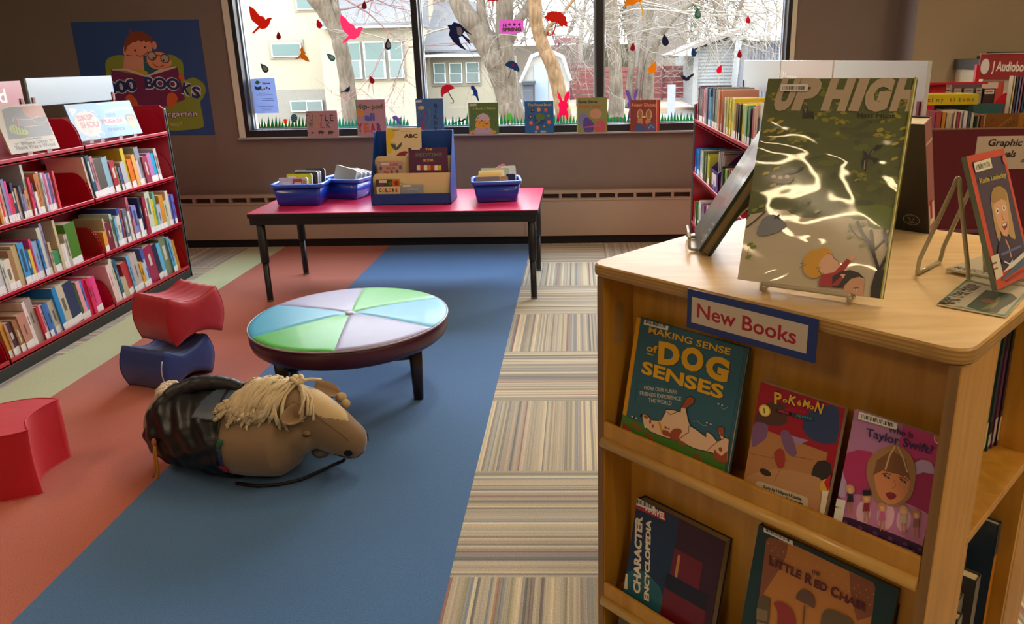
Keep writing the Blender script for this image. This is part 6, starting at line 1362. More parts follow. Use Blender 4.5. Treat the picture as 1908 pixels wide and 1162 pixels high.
# cabinet against the far wall
t = thing('storage_cabinet', 'beige cabinet with a grey top against the tan wall behind the audiobook sign', 'cabinet', (3.6, 3.7, 0))
MB().box((3.20, 3.5, 0), (4.1, 3.92, 1.36), mat('d2c6a6', .6)).build('body', t, bevel=.004); MB().box((3.18, 3.48, 1.36), (4.12, 3.93, 1.43), mat('4c4c48', .6)).build('top', t, bevel=.006)
tag(MB().box((3.3, 3.55, 1.4302), (4.0, 3.85, 1.452), mat('383630', .6)).box((3.36, 3.56, 1.452), (3.95, 3.84, 1.475), mat('34322e', .6)).build('folded_blanket', None, loc='base', bevel=.008), 'dark folded cloth stacked on the beige cabinet', 'blanket')
# ------------------------------------------------------------------ vinyl decals on the glass
DY = 4.3835
_TL = {}
def vinyl(h):
    if h in _TL: return _TL[h]
    m, N, L, b = nodes_mat('vinyl_'+h); b.inputs['Base Color'].default_value = lin(h); b.inputs['Roughness'].default_value = .5
    t = N.new('ShaderNodeBsdfTranslucent'); t.inputs[0].default_value = lin(h); x = N.new('ShaderNodeMixShader'); x.inputs[0].default_value = .5
    L.new(b.outputs[0], x.inputs[1]); L.new(t.outputs[0], x.inputs[2]); L.new(x.outputs[0], N['Material Output'].inputs[0]); _TL[h] = m; return m
def dpts(Z, pts): return [py(Z[0]+x/Z[2], Z[1]+y/Z[2], DY) for x, y in pts]
def decal(name, label, cat, shapes, group=None):
    """shapes: (Z, pts, colour[, smooth]) or ('line', Z, pts, width_px, colour)"""
    m = MB(); lay = 0
    for s in shapes:
        lay += 1
        if s[0] == 'line':
            _, Z, pts, w, c = s; Q = dpts(Z, pts); r_ = w/Z[2]/2/FPX*6.3
            L_, R_ = [], []
            for i, p in enumerate(Q):
                t = Q[min(i+1, len(Q)-1)]-Q[max(i-1, 0)]; t /= np.linalg.norm(t); nn = A3(-t[2], 0, t[0]); L_.append(p+nn*r_); R_.append(p-nn*r_)
            Q = L_+R_[::-1]
        else:
            Z, pts, c = s[:3]; pts = catmull([np.array(p, float) for p in pts], s[3]) if len(s) > 3 else pts; Q = dpts(Z, pts)
        m.prism([p-A3(0, .0006*lay, 0) for p in Q], (0, -.0008, 0), vinyl(c))
    return one(m, name, label, cat, group)
D4, D5, D6, D0 = (400, 0, 4.47), (760, 0, 4.47), (1100, 0, 4.47), (0, 0, 1)
decal('bird_decal', 'orange-red flying bird decal at the upper left of the left pane', 'window decal', [(D4, [(285, 45), (330, 75), (375, 130), (410, 140), (425, 165), (445, 148), (462, 145), (480, 155), (466, 168), (455, 205), (430, 235), (395, 245), (375, 235), (322, 283), (310, 275), (365, 215), (335, 190), (310, 170), (295, 130)], 'c03a1c')])
decal('bird_decal', 'pink flying bird decal over the tree trunk in the left pane', 'window decal', [(D4, [(1050, 120), (1090, 150), (1120, 190), (1160, 210), (1180, 245), (1200, 222), (1225, 222), (1240, 235), (1222, 255), (1205, 300), (1160, 330), (1130, 320), (1075, 362), (1062, 352), (1115, 295), (1080, 265), (1055, 220), (1045, 170)], 'e0608e')])
decal('bird_decal', 'mustard yellow flying bird decal in the left pane', 'window decal', [(D4, [(730, 382), (740, 400), (742, 430), (755, 432), (760, 440), (750, 452), (775, 475), (792, 515), (770, 512), (735, 495), (715, 480), (665, 500), (675, 485), (705, 462), (718, 440), (712, 410)], 'b8801c')])
decal('bird_decal', 'small dark blue perched bird decal low on the tree trunk', 'window decal', [(D4, [(1125, 715), (1128, 750), (1110, 768), (1070, 765), (1052, 772), (1050, 765), (1080, 755), (1100, 735)], '24405c')])
decal('bird_decal', 'large navy swallow decal in the middle pane', 'window decal', [(D5, [(328, 208), (365, 206), (383, 183), (435, 200), (500, 260), (542, 297), (470, 262), (455, 285), (530, 345), (543, 350), (510, 345), (527, 383), (450, 300), (425, 310), (440, 360), (492, 420), (440, 400), (380, 350), (340, 290), (350, 250)], '1c2c58'), (D5, [(405, 230), (440, 225), (455, 260), (440, 300), (415, 290)], 'b8bcc8')])
decal('bird_decal', 'blue parrot decal low in the middle pane', 'window decal', [(D5, [(525, 715), (545, 710), (560, 730), (580, 760), (583, 795), (595, 842), (580, 835), (565, 800), (525, 790), (548, 785), (538, 750), (525, 738)], '284c84')])
decal('bird_decal', 'small navy flying bird decal in the right pane', 'window decal', [(D6, [(750, 632), (780, 628), (800, 645), (860, 608), (862, 625), (830, 650), (820, 670), (795, 675), (770, 660)], '2c3858')])
decal('umbrella_decal', 'large red umbrella decal near the top of the middle pane', 'window decal', [(D5, [(1138, 150), (1160, 110), (1210, 90), (1270, 100), (1315, 140), (1330, 195), (1328, 230), (1300, 210), (1280, 225), (1250, 195), (1230, 180), (1205, 185), (1180, 175), (1165, 180), (1150, 155)], 'b82c18'), ('line', D5, [(1237, 185), (1225, 240), (1205, 285), (1185, 297), (1168, 288), (1162, 265)], 12, 'b82c18')])
decal('umbrella_decal', 'crimson umbrella decal beside the left mullion, low in the middle pane', 'window decal', [(D5, [(272, 760), (285, 720), (320, 702), (360, 705), (392, 735), (370, 742), (350, 750), (340, 765), (325, 772), (300, 785), (290, 812), (278, 800)], 'b02440'), ('line', D5, [(338, 768), (362, 812), (382, 840), (376, 858), (355, 855)], 7, '6c3440')])
decal('umbrella_decal', 'small blue umbrella decal with a magenta dot on the big trunk', 'window decal', [(D5, [(805, 545), (830, 515), (870, 503), (910, 530), (930, 575), (925, 605), (905, 588), (890, 590), (870, 572), (850, 568), (830, 555)], '1c5478'), ('line', D5, [(862, 575), (835, 655)], 4, '4c5c64'), (D5, [(862, 542), (870, 528), (884, 530), (893, 543), (886, 556), (870, 556)], '9c3c80')])
decal('umbrella_decal', 'red umbrella decal cut by the top of the picture in the middle pane', 'window decal', [(D5, [(655, -10), (690, -50), (730, -45), (755, -5), (750, 10), (735, 5), (710, 12), (690, 8), (670, 8)], 'b02c24'), ('line', D5, [(708, 5), (700, 50), (685, 66), (672, 55)], 8, 'b02c24')])
decal('umbrella_decal', 'yellow umbrella decal cut by the top of the picture in the right pane', 'window decal', [(D6, [(305, -40), (380, -70), (450, -60), (490, -5), (440, 2), (390, 20), (350, 48), (320, 42), (283, 60), (288, 20)], 'c88c18'), ('line', D6, [(410, 10), (435, 90), (437, 135), (440, 168), (425, 160)], 9, 'c8a830')])
def drop(label, cx, cy, h, tilt, col, hollow=None, group=None):
    ca, sa = math.cos(math.radians(tilt)), math.sin(math.radians(tilt)); P = []
    for k in range(24):
        q = 2*math.pi*k/24; x = .42*h*math.sin(q)*math.sin(q/2)**1.3; y = -.55*h*math.cos(q)
        P.append((cx+x*ca-y*sa, cy+x*sa+y*ca))
    S = [(D0, P, col)]
    if hollow: S.append((D0, [(cx+(px_-cx)*.62+.06*h, cy+(py_-cy)*.6+.02*h) for px_, py_ in P], hollow))
    decal('raindrop_decal', label, 'window decal', S, group)
drop('maroon raindrop decal between the red and yellow birds', 519, 66, 14, -5, '84202c'); drop('crimson raindrop decal above the tree in the left pane', 594, 44, 17, -20, 'b0143c')
drop('maroon raindrop decal at the very top of the left pane', 679, 9, 15, 0, '84202c'); drop('maroon raindrop decal under the triple window of the cream house', 692, 148, 15, -25, '94202c')
drop('dark teal outlined raindrop decal above the taped flyer', 492, 126, 19, -40, '245058', 'e8ece4'); drop('teal outlined raindrop decal left of the trunk', 616, 106, 18, -50, '1c7c7c', 'e8ece4')
drop('dark teal outlined raindrop decal near the left mullion', 723, 82, 20, 0, '1c4854', 'e0ece8'); drop('crimson raindrop decal left in the right pane', 1179, 87, 15, 5, '94203c'); drop('navy raindrop decal in the right pane', 1239, 74, 21, -10, '1c2c50')
drop('blue raindrop decal in the right pane', 1292, 97, 16, -10, '24587c'); drop('teal raindrop decal near the top of the right pane', 1300, 24, 20, 0, '1c7c70', 'c0e4dc'); drop('bright pink raindrop decal at the right edge of the right pane', 1394, 36, 14, 0, 'c01850'); drop('dark red raindrop decal over the grey post', 1378, 100, 15, 0, 'a01c34'); drop('bright pink raindrop decal over the white siding', 1341, 128, 16, 20, 'd01c58'); drop('yellow raindrop decal low in the right pane', 1217, 125, 24, 25, 'cc9018')
decal('bunny_decal', 'hot pink bunny decal standing in the paper grass', 'window decal', [(D5, [(1243, 760), (1270, 790), (1285, 835), (1300, 840), (1305, 800), (1330, 760), (1348, 765), (1345, 810), (1325, 850), (1338, 880), (1325, 910), (1338, 950), (1335, 990), (1325, 1000), (1310, 960), (1280, 960), (1262, 1010), (1240, 1005), (1255, 950), (1262, 900), (1250, 870), (1265, 845), (1248, 800)], 'd8186c')])
decal('bunny_decal', 'lilac bunny decal behind the New Shoes book', 'window decal', [(D6, [(292, 745), (315, 750), (335, 790), (345, 830), (360, 830), (362, 780), (380, 745), (398, 735), (395, 775), (378, 820), (385, 870), (375, 990), (310, 985), (325, 900), (305, 870), (318, 840), (298, 790)], '8068a0')])
s = [(D5, [(775, 165), (950, 165), (965, 180), (965, 235), (950, 270), (900, 282), (785, 284), (770, 270), (762, 240), (762, 180)], 'cc80bc')]
for x in (845, 887, 928): s.append((D5, [(x-11, 205), (x-4, 194), (x+6, 193), (x+12, 204), (x+6, 216), (x-5, 216)], 'a83850'))
sg = decal('spring_sign_decal', 'pink SPRING sign decal with little flowers in the middle pane', 'window decal', s)
a = Art(A3(*py(760+786/4.47, 262/4.47, DY-.0035)), (1, 0, 0), (0, 0, 1), .4, .2, .6); a.P = py(0, 0, DY-.0035); a.n = A3(0, -1, 0); a.w = 9; a.h = 9
def freetext(st, x0, y0, x1, y1, h, c, par, Z, b=.05):
    a = Art((0, DY-.0035, 0), (1, 0, 0), (0, 0, 1), 99, 99, .6); a.z(*Z); o = a.uv((x0, y0)); e_ = a.uv((x1, y1)); hh = (a.uv((x0, y0-h))-o)[1]
    vs, fs, q0, q1 = text_mesh(st, b); m = MB(); m.add([(o[0]+(e_[0]-o[0])*(x-q0)/(q1-q0), DY-.0036, o[1]+(e_[1]-o[1])*(x-q0)/(q1-q0)+y*hh/.73) for x, y in vs], fs, mat(c, .6)); m.build('lettering', par)
freetext('SPRING', 786, 262, 945, 258, 30, '4c4c1c', sg, D5); freetext('H', 792, 225, 822, 224, 28, '4c4c1c', sg, D5)
def egg(label, cx, cy, rx, ry, c, c2):
    S = [(D0, [(cx+rx*math.cos(q), cy+ry*math.sin(q)) for q in [2*math.pi*k/16 for k in range(16)]], c)]
    for k in (-1, 0, 1): S.append(('line', D0, [(cx-rx*.8, cy+k*ry*.45+1), (cx, cy+k*ry*.45-1), (cx+rx*.8, cy+k*ry*.45+1)], 1.2, c2))
    decal('egg_decal', label, 'window decal', S)
egg('teal outlined easter egg decal beside the TURTLE WALK book', 548, 220, 6.5, 8, '2c6c74', 'c8dcd8'); egg('green striped easter egg decal at the foot of the big trunk', 949, 218, 5.5, 8, '6cb83c', 'c8e8b0')
decal('lizard_decal', 'orange lizard decal in the paper grass at the left', 'window decal', [(D4, [(565, 1000), (580, 990), (600, 990), (612, 998), (600, 1012), (605, 1025), (590, 1035), (575, 1025), (580, 1010)], 'd0602c')])
decal('lizard_decal', 'purple lizard decal left of the blue bird book', 'window decal', [(D4, [(1478, 975), (1495, 960), (1515, 965), (1535, 985), (1555, 975), (1562, 983), (1540, 997), (1552, 1030), (1545, 1050), (1530, 1030), (1515, 1005), (1490, 1000)], '7c6ca0')])
decal('lizard_decal', 'black lizard decal left of the green chick book', 'window decal', [(D5, [(385, 1035), (375, 1025), (405, 1015), (430, 1000), (445, 1005), (460, 990), (490, 983), (480, 995), (495, 1003), (470, 1003), (450, 1015), (420, 1012), (400, 1025)], '2c3430')])
def grass(label, x0, x1, yb0, yb1, c):
    rr = random.Random(int(x0)); P = [(x0, yb0+2), (x1, yb1+2)]; x = x1; T = []
    while x > x0+3:
        f = (x-x0)/(x1-x0); yb = yb0+(yb1-yb0)*f; w_ = rr.uniform(5, 7.5); T += [(x, yb-2), (x-w_*.5+rr.uniform(-1, 1), yb-rr.uniform(12, 25))]; x -= w_
    m = MB(); Q = [py(px_, py_, DY) for px_, py_ in P+T+[(x0, yb0-2)]]; m.prism(Q, (0, -.0008, 0), vinyl(c)); one(m, 'paper_grass_border', label, 'window decal')
grass('dark green paper grass strip at the left end of the window sill', 482, 606, 239.5, 236.8, '2a7c56'); grass('teal green paper grass strip left of the first mullion', 607, 762, 236.8, 235, '2a9480'); grass('green paper grass strip right of the first mullion', 792, 950, 237, 233.5, '2a8c60'); grass('green paper grass strip between the globe book and second mullion', 951, 1108, 233.5, 231, '30986a'); grass('green paper grass strip in the right pane', 1128, 1310, 229.5, 226, '2a9460')
fl = thing('flyer', 'pale blue story time flyer taped to the left pane of the window', 'flyer', py(490, 211, DY-.001))
Q = [py(x, y, DY-.001) for x, y in ((465, 147), (511, 145), (520, 210), (474, 211.5))]
m = MB(); m.prism(Q, (0, -.0008, 0), vinyl('a4b4d4')); m.build('sheet', fl)
FZ = (460, 130, 10.5625); m = MB()
for pts, c in (([(150, 250), (200, 205), (270, 240), (210, 300)], '4c8c34'), ([(150, 320), (215, 340), (285, 315), (285, 380), (220, 405), (155, 375)], '2c64b8'), ([(275, 390), (300, 370), (325, 390), (300, 415)], 'c0c030'), ([(365, 350), (390, 330), (415, 350), (392, 385)], '3c4ca0'), ([(420, 370), (445, 350), (468, 370), (445, 398)], '8c64a8'), ([(325, 375), (345, 355), (365, 378), (345, 400)], '4c8c5c')):
    m.prism([py(FZ[0]+x/FZ[2], FZ[1]+y/FZ[2], DY-.0019) for x, y in pts], (0, -.0005, 0), mat(c, .7))
for (x0, x1, y) in ((230, 450, 460), (180, 510, 492), (310, 515, 565), (295, 540, 598), (225, 530, 718), (290, 500, 755), (290, 470, 790)): m.prism([py(FZ[0]+x/FZ[2], FZ[1]+yy/FZ[2], DY-.0019) for x, yy in ((x0, y), (x1, y-6), (x1, y+4), (x0, y+10))], (0, -.0005, 0), mat('6c7498', .7))
m.build('print', fl); freetext('Time', 300, 290, 460, 280, 40, 'a84c4c', fl, FZ)

# ------------------------------------------------------------------ outdoors
def WR(x0, y0, x1, y1, Y):
    xm, ym = (x0+x1)/2, (y0+y1)/2
    return py(x0, ym, Y)[0], py(x1, ym, Y)[0], py(xm, y1, Y)[2], py(xm, y0, Y)[2]
def obox(m, x0, y0, x1, y1, Y, d, mt):
    a, b_, z0, z1 = WR(x0, y0, x1, y1, Y); m.box((a, Y, z0), (b_, Y+d, z1), mt)
def dim(h, f=.74): return '%02x%02x%02x' % tuple(int(int(h[i:i+2], 16)*f) for i in (0, 2, 4))
ST = lambda h, **k: mat(dim(h), .9, spec=.15, **k)
gmz = -.25
def ground_mat():
    m, N, L, b = nodes_mat('yard_ground'); b.inputs['Roughness'].default_value = 1.; b.inputs['Specular IOR Level'].default_value = .1
    tc = N.new('ShaderNodeTexCoord'); n = N.new('ShaderNodeTexNoise'); n.inputs['Scale'].default_value = .35; n.inputs['Detail'].default_value = 8; L.new(tc.outputs['Object'], n.inputs[0])
    r = N.new('ShaderNodeValToRGB'); e = r.color_ramp.elements; e[0].position = .42; e[0].color = lin('74726f'); e[1].position = .6; e[1].color = lin('7c6848'); L.new(n.outputs[0], r.inputs[0]); L.new(r.outputs[0], b.inputs['Base Color']); return m
struct(MB().box((-60, 4.5, gmz-.2), (70, 90, gmz), ground_mat()), 'yard_ground')
m = MB()
for (xa, xb, ya, yb_) in ((450, 1300, 226, 205),):
    pass
struct(MB().box((-40, 12.2, gmz), (10.2, 14.6, gmz+.02), ST('a5a5a4')), 'sidewalk')
tag(MB().box((7.2, 15, gmz), (30, 27, gmz+.03), ST('a08a64', noise=.3, scale=3.)).build('dry_lawn', None, loc='base'), 'strip of dry tan lawn seen low in the right pane', 'lawn', kind='stuff')
CRM = ST('9d9580', noise=.03, scale=.6); SDG = ST('827e74', noise=.08, scale=1.2, stretch=(1, 1, 12)); ROOF = ST('6a6a6c', noise=.25, scale=3., stretch=(1, 1, 6)); WHT = ST('d0d2d4'); TRM = ST('8c8573'); GLS = mat('42504c', .6, spec=.2); GLD = mat('4c5653', .6, spec=.2)
def hwin(t, x0, y0, x1, y1, Y, split=True, w=2.2, vert=False):
    m = MB(); obox(m, x0, y0, x1, y1, Y-.06, .1, WHT); f = m.build('window_frame', t)
    ym = (y0+y1)/2
    if vert: P = ((x0+w, y0+w, (x0+x1)/2-w*.4, y1-w), ((x0+x1)/2+w*.4, y0+w, x1-w, y1-w))
    elif split: P = ((x0+w, y0+w, x1-w, ym-w*.3), (x0+w, ym+w*.5, x1-w, y1-w))
    else: P = ((x0+w, y0+w, x1-w, y1-w),)
    for i, q in enumerate(P): m = MB(); obox(m, *q, Y-.075, .03, GLS if i == 0 else GLD); m.build('pane', f)
HY = 22.
h1 = thing('house', 'cream two storey house with grey shingled bay seen through the left pane', 'house', (-9, HY, gmz))
m = MB(); a0, a1, z0, z1 = WR(380, -300, 775, 187, HY); m.box((a0-6, HY, gmz+1.0), (a1, HY+2.5, 8.5), CRM); m.build('wall', h1)
m = MB(); m.box((a0-6, HY-.02, gmz), (a1, HY+2.5, gmz+1.0), SDG); m.build('foundation_siding', h1)
bx0, bx1, bz0, bz1 = WR(600, 50, 772, 185, HY-1.6)
m = MB(); m.box((bx0, HY-1.6, bz0-1.), (bx1, HY, bz1), CRM); m.build('bay_wall', h1)
rx0, rx1, rz0, rz1 = WR(596, 22, 776, 50, HY-1.9)
m = MB(); m.prism([(rx0, HY-2., rz0), (rx0, HY-2., rz0+.1), (rx0, HY, rz1+.55), (rx0, HY, rz0)], (rx1-rx0, 0, 0), ROOF); m.build('bay_roof', h1)
m = MB(); obox(m, 598, 48, 776, 52, HY-2.03, .06, WHT); m.build('gutter', h1)
m = MB(); obox(m, 640, 69, 755, 151, HY-1.63, .05, TRM); m.build('window_surround', h1)
for q in ((648, 78, 672, 147), (678, 77, 717, 147), (724, 76, 750, 146)): hwin(h1, *q, HY-1.68)
m = MB(); obox(m, 500, 74, 566, 110, HY-.04, .05, TRM); m.build('window_surround', h1)
hwin(h1, 505, 80, 561, 106, HY-.05, split=False)
m = MB(); obox(m, 546, -20, 590, 22, HY-.04, .05, TRM); m.build('window_surround', h1); hwin(h1, 550, -20, 584, 18, HY-.05, split=False)
hwin(h1, 541, 187, 601, 208, HY-.08, vert=True)
m = MB(); m.prism([(a0-6, HY-.6, 2.9), (a0-6, HY-.6, 3.0), (a0-6, HY, 3.5), (a0-6, HY, 2.9)], (2.2+4.4, 0, 0), ROOF); m.build('porch_roof', h1)
h2 = thing('house', 'cream bungalow with grey shingle gable seen left in the middle pane', 'house', (-2.2, HY+.5, gmz))
c0, c1, z0, z1 = WR(787, 103, 935, 200, HY+.5)
m = MB(); m.box((c0-.1, HY+.5, gmz), (c1, HY+7, z1), CRM); m.build('wall', h2)
e0, e1, g0, g1 = WR(785, 58, 900, 103, HY+.2)
m = MB(); m.prism([(e0-.3, HY+.1, g0), (e1+.3, HY+.1, g0), (e1+.1, HY+.1, g0+.14), ((e0*.8+e1*.2)+1.1, HY+3, g1+1.0), (e0-.3, HY+3, g1+1.0)], (0, 2.5, 0), ROOF); m.build('roof', h2)
m = MB(); m.prism([(e0-.3, HY+.1, g0+.1), (e1+.2, HY+.1, g0+.1), (e1-.6, HY+3, g1+1.0), (e0-.3, HY+3, g1+1.0)], (0, 0, .06), ROOF); m.build('roof_slope', h2)
m = MB(); obox(m, 785, 101, 906, 106, HY+.02, .1, WHT); m.build('gutter', h2)
m = MB(); obox(m, 804, 112, 896, 160, HY+.46, .05, TRM); m.build('window_surround', h2)
for q in ((808, 117, 830, 155), (837, 117, 861, 155), (868, 116, 893, 154)): hwin(h2, *q, HY+.44, w=1.8)
m = MB(); obox(m, 788, -220, 842, 62, HY+3.2, 3, CRM); m.build('upper_wall', h2); hwin(h2, 818, -30, 832, 22, HY+3.1, split=False, w=2)
# white shed with a rubbish bin
sh = thing('garden_shed', 'white garden shed with a pale blue door between the two trunks', 'shed', (2., 20.5, gmz)); SY_ = 20.5
p = lambda x, y, Y=SY_: py(x, y, Y)
m = MB(); m.prism([p(973, 205), p(973, 152), p(993, 108), p(1030, 101), p(1046, 108), p(1060, 148), p(1060, 203)], (0, 2.5, 0), ST('9c9a90', noise=.05, scale=1.5, stretch=(1, 1, 20))); m.build('wall', sh)
m = MB(); obox(m, 996, 122, 1021, 200, SY_-.05, .06, ST('8f9dac')); m.build('door', sh)
m = MB(); rr_ = [p(970, 154), p(991, 105), p(1010, 97), p(1032, 98), p(1049, 106), p(1063, 150)]
m.tube([q-A3(0, .1, 0) for q in rr_], .06, WHT, 6); m.build('roof_edge', sh)
bn = thing('wheelie_bin', 'dark grey wheeled rubbish bin in front of the white shed', 'rubbish bin', (1.6, 19.8, gmz))
m = MB(); obox(m, 974, 158, 992, 198, 19.8, .6, ST('4c5058')); m.build('bin_body', bn); m = MB(); obox(m, 972, 152, 995, 158, 19.7, .75, ST('3a3d44')); m.build('lid', bn)
# red fence and pergola
fc_ = thing('board_fence', 'dull red horizontal board fence behind the trees', 'fence', (6, 24., gmz)); FY = 24.
for x0, x1, nm in ((1056, 1310, 0),):
    for k in range(6): m = MB(); obox(m, x0, 124+k*10.2, x1, 132.6+k*10.2, FY, .05, ST('7c4440', noise=.15, scale=1.)); m.build('board', fc_)
    for x in (1062, 1112, 1175, 1232, 1290): m = MB(); obox(m, x, 120, x+4, 186, FY-.08, .08, ST('6a3c40')); m.build('post', fc_)
pg = thing('pergola', 'small red timber arbor above the fence beside the shed', 'arbor', (3.6, 23.5, gmz))
m = MB(); obox(m, 1034, 70, 1078, 80, 23.4, .9, ST('6c4448')); m.build('beam', pg)
for x in (1040, 1056, 1074): m = MB(); obox(m, x, 80, x+2.5, 124, 23.5, .1, ST('6c4448')); m.build('post', pg)
m = MB(); obox(m, 1050, 117, 1100, 122, 23.45, .1, ST('6c4448')); m.build('rail', pg)
tag(MB().box((3.0, 30, gmz), (4.9, 36, 5.4), ST('867c72')).build('distant_building', None, loc='base'), 'taupe wall of a distant building behind the shed', 'building')
# garage and slatted house at the right
gr = thing('garage', 'white horizontally sided garage with a sloping roof in the right pane', 'garage', (8, 21, gmz)); GY = 21.
q = lambda x, y, Y=GY: py(x, y, Y)
SID = ST('9a9c9b'); m = MB(); m.prism([q(1299, 200), q(1299, 92), q(1392, 62), q(1392, 200)], (0, 5, 0), SID); m.build('wall', gr)
m = MB()
for k in range(19):
    yy = 78+k*6.2; xl = 1299; a_, b_, z0, z1 = WR(xl, yy, 1391, yy+.9, GY-.03)
    if yy < 92: a_ = py(1299+(92-yy)*3.1, yy, GY-.03)[0]
    m.box((a_, GY-.03, z0), (b_, GY, z1), ST('75777a'))
m.build('siding_shadow_lines', gr)
m = MB(); A_ = [q(1258, 108, 20.6), q(1300, 88, 20.6), q(1400, 54, 20.6), q(1400, 47, 20.6), q(1300, 80, 20.6), q(1252, 102, 20.6)]; m.prism(A_, (0, 3, 0), ST('7c736c')); m.build('roof', gr)
m = MB(); m.prism([q(1252, 104, 20.5), q(1292, 89, 20.5), q(1292, 104, 20.5)], (0, .2, 0), ST('a8a4a0')); m.build('gable', gr)
m = MB(); obox(m, 1291, 100, 1300, 198, 20.9, .2, ST('8c8c88')); m.build('corner_post', gr)
hs = thing('house', 'grey vertically slatted building at the right edge of the window', 'house', (10, 20, gmz)); m = MB()
obox(m, 1390, 74, 1520, 200, 20., 5, ST('8a8c92')); m.build('wall', hs)
m = MB()
for k in range(16): obox(m, 1392+k*6, 76, 1394.4+k*6, 200, 19.96, .05, ST('56585e'))
m.build('battens', hs); m = MB(); m.prism([py(1380, 74, 19.5), py(1530, 52, 19.5), py(1530, 45, 19.5), py(1380, 66, 19.5)], (0, 3, 0), ST('a09c98')); m.build('eave', hs)
tag(MB().box(*[tuple(v) for v in ((py(1244, 198, 19)[0], 19, gmz), (py(1258, 198, 19)[0], 19.1, py(1250, 158, 19)[2]))], ST('8a90a4')).build('yard_sign', None, loc='base'), 'small pale notice board standing in the dry lawn', 'sign')
# ------------------------------------------------------------------ trees
BK1 = mat('473f35', .95, spec=.1, noise=.85, scale=5., bump=1., bscale=9., stretch=(5, 5, .5)); BK2 = mat('56432f', .95, spec=.1, noise=.85, scale=5., bump=1., bscale=9., stretch=(5, 5, .5)); TW = mat('625b52', .95, spec=.1); TWR = mat('5a4440', .95, spec=.1)
def trunk(m, pts, Y, wpx, mt, n=14):
    P = []; R_ = []
    for (x, y), w_ in zip(pts, wpx): p_ = py(x, y, Y); P.append(p_); R_.append(w_/2/FPX*((p_-CAM)@FW))
    # smooth
    P2, R2 = [], []
    for i in range(len(P)-1):
        p0, p1, p2, p3 = P[max(0, i-1)], P[i], P[i+1], P[min(len(P)-1, i+2)]
        for k in range(5):
            t = k/5; P2.append(.5*((2*p1)+(-p0+p2)*t+(2*p0-5*p1+4*p2-p3)*t*t+(-p0+3*p1-3*p2+p3)*t**3)+A3(0, .04*math.sin(i*3+k), 0)); R2.append((R_[i]*(1-t)+R_[i+1]*t)*(1+.02*math.sin(7*i+2.3*k)))
    P2.append(P[-1]); R2.append(R_[-1]); m.tube(P2, R2, mt, n); return P2
def branches(m, start, d, L_, r, depth, rr, mt, budget, droop=.0):
    if depth == 0 or budget[0] <= 0: return
    P = [np.array(start, float)]; d = np.array(d, float); d /= np.linalg.norm(d); nseg = 4
    for k in range(nseg):
        d = d+A3(rr.gauss(0, .16), rr.gauss(0, .16), rr.gauss(0, .14)-droop); d /= np.linalg.norm(d); P.append(P[-1]+d*L_/nseg)
    m.tube(P, [r*(1-.14*k) for k in range(nseg+1)], mt, 5 if depth > 2 else 4, False); budget[0] -= 1
    for k in range(rr.choice((2, 3, 3, 4))):
        i = rr.randint(1, nseg); nd = d+A3(rr.gauss(0, .6), rr.gauss(0, .45), rr.gauss(.05, .5)); branches(m, P[i], nd, L_*rr.uniform(.55, .8), r*rr.uniform(.5, .68), depth-1, rr, mt, budget, droop)
def tree(label, Y, trunks, mt, tw, seeds, gx, budget=260, droop=0., depth=5):
    base = py(*trunks[0][0][0], Y); t = thing('tree', label, 'tree', (base[0], Y, gmz), None)
    m = MB(); ends = []
    for pts, w_ in trunks: ends.append(trunk(m, pts, Y, w_, mt))
    m.build('trunk', t); rr = random.Random(seeds); m = MB()
    for (x, y, dx, dz, L_, r_) in gx: branches(m, py(x, y, Y), (dx, rr.uniform(-.3, .3), dz), L_, r_*.72, depth, rr, tw, [budget], droop)
    m.build('branches', t)
tree('leaning grey tree trunk in front of the cream house, left pane', 13., [([(660, 262), (655, 222), (648, 170), (640, 110), (628, 60), (605, 15), (575, -30), (550, -90)], [36, 31, 30, 28, 30, 36, 40, 30]), ([(634, 70), (630, 30), (622, -10), (625, -80)], [18, 14, 14, 12])], BK1, TWR, 4,
     [(625, 20, .9, .15, 1.5, .03), (620, -10, 1., -.1, 1.7, .03), (625, -30, .8, -.5, 1.5, .025), (600, -20, 1, -.25, 1.9, .03)], 170, .03)
tree('massive forked grey cottonwood trunk in the middle pane', 12., [([(962, 262), (957, 225), (945, 180), (928, 130), (912, 90), (885, 50), (860, 15), (835, -40)], [62, 50, 42, 40, 46, 42, 36, 30]), ([(950, 180), (944, 120), (940, 60), (940, 0), (930, -60)], [30, 32, 30, 34, 34]), ([(940, 100), (960, 50), (985, 10), (1010, -50)], [22, 18, 16, 14]), ([(925, 110), (900, 40), (895, -20)], [22, 18, 14])], BK1, TW, 9,
     [(880, 40, -.9, -.2, 1.4, .03), (860, 10, -.8, .2, 1.4, .03), (940, 40, .6, .5, 1.3, .03), (975, 30, .8, -.3, 1.3, .025), (900, 20, .3, .4, 1.3, .03), (950, 60, .7, -.1, 1.1, .02)], 150, .02)
tree('curving tan trunk in front of the white shed', 11.5, [([(1056, 262), (1050, 215), (1043, 175), (1030, 125), (1012, 85), (1000, 45), (997, 0), (1000, -60)], [36, 31, 27, 27, 25, 25, 25, 24]), ([(1008, 80), (1024, 50), (1045, 30), (1075, -10)], [10, 8, 7, 6])], BK2, TW, 12,
     [(1005, 60, .8, .2, 1.3, .022), (1030, 40, .9, -.25, 1.2, .02), (1000, 20, .6, .1, 1.2, .025), (1022, 105, .6, .3, .7, .015), (1000, 70, -.9, .1, .9, .015)], 150, .03)
tree('straight pale grey trunk just right of the second mullion', 14., [([(1148, 225), (1148, 180), (1146, 120), (1141, 60), (1137, 0), (1130, -60)], [34, 26, 25, 25, 27, 28])], BK1, TW, 21,
     [(1140, 30, .8, .3, 2., .03), (1140, 10, 1, 0, 2.2, .03), (1142, 70, .9, .3, 1.4, .02), (1140, 60, -.8, .3, 1.6, .02), (1140, -10, .9, -.3, 2.2, .03)], 260, .035)
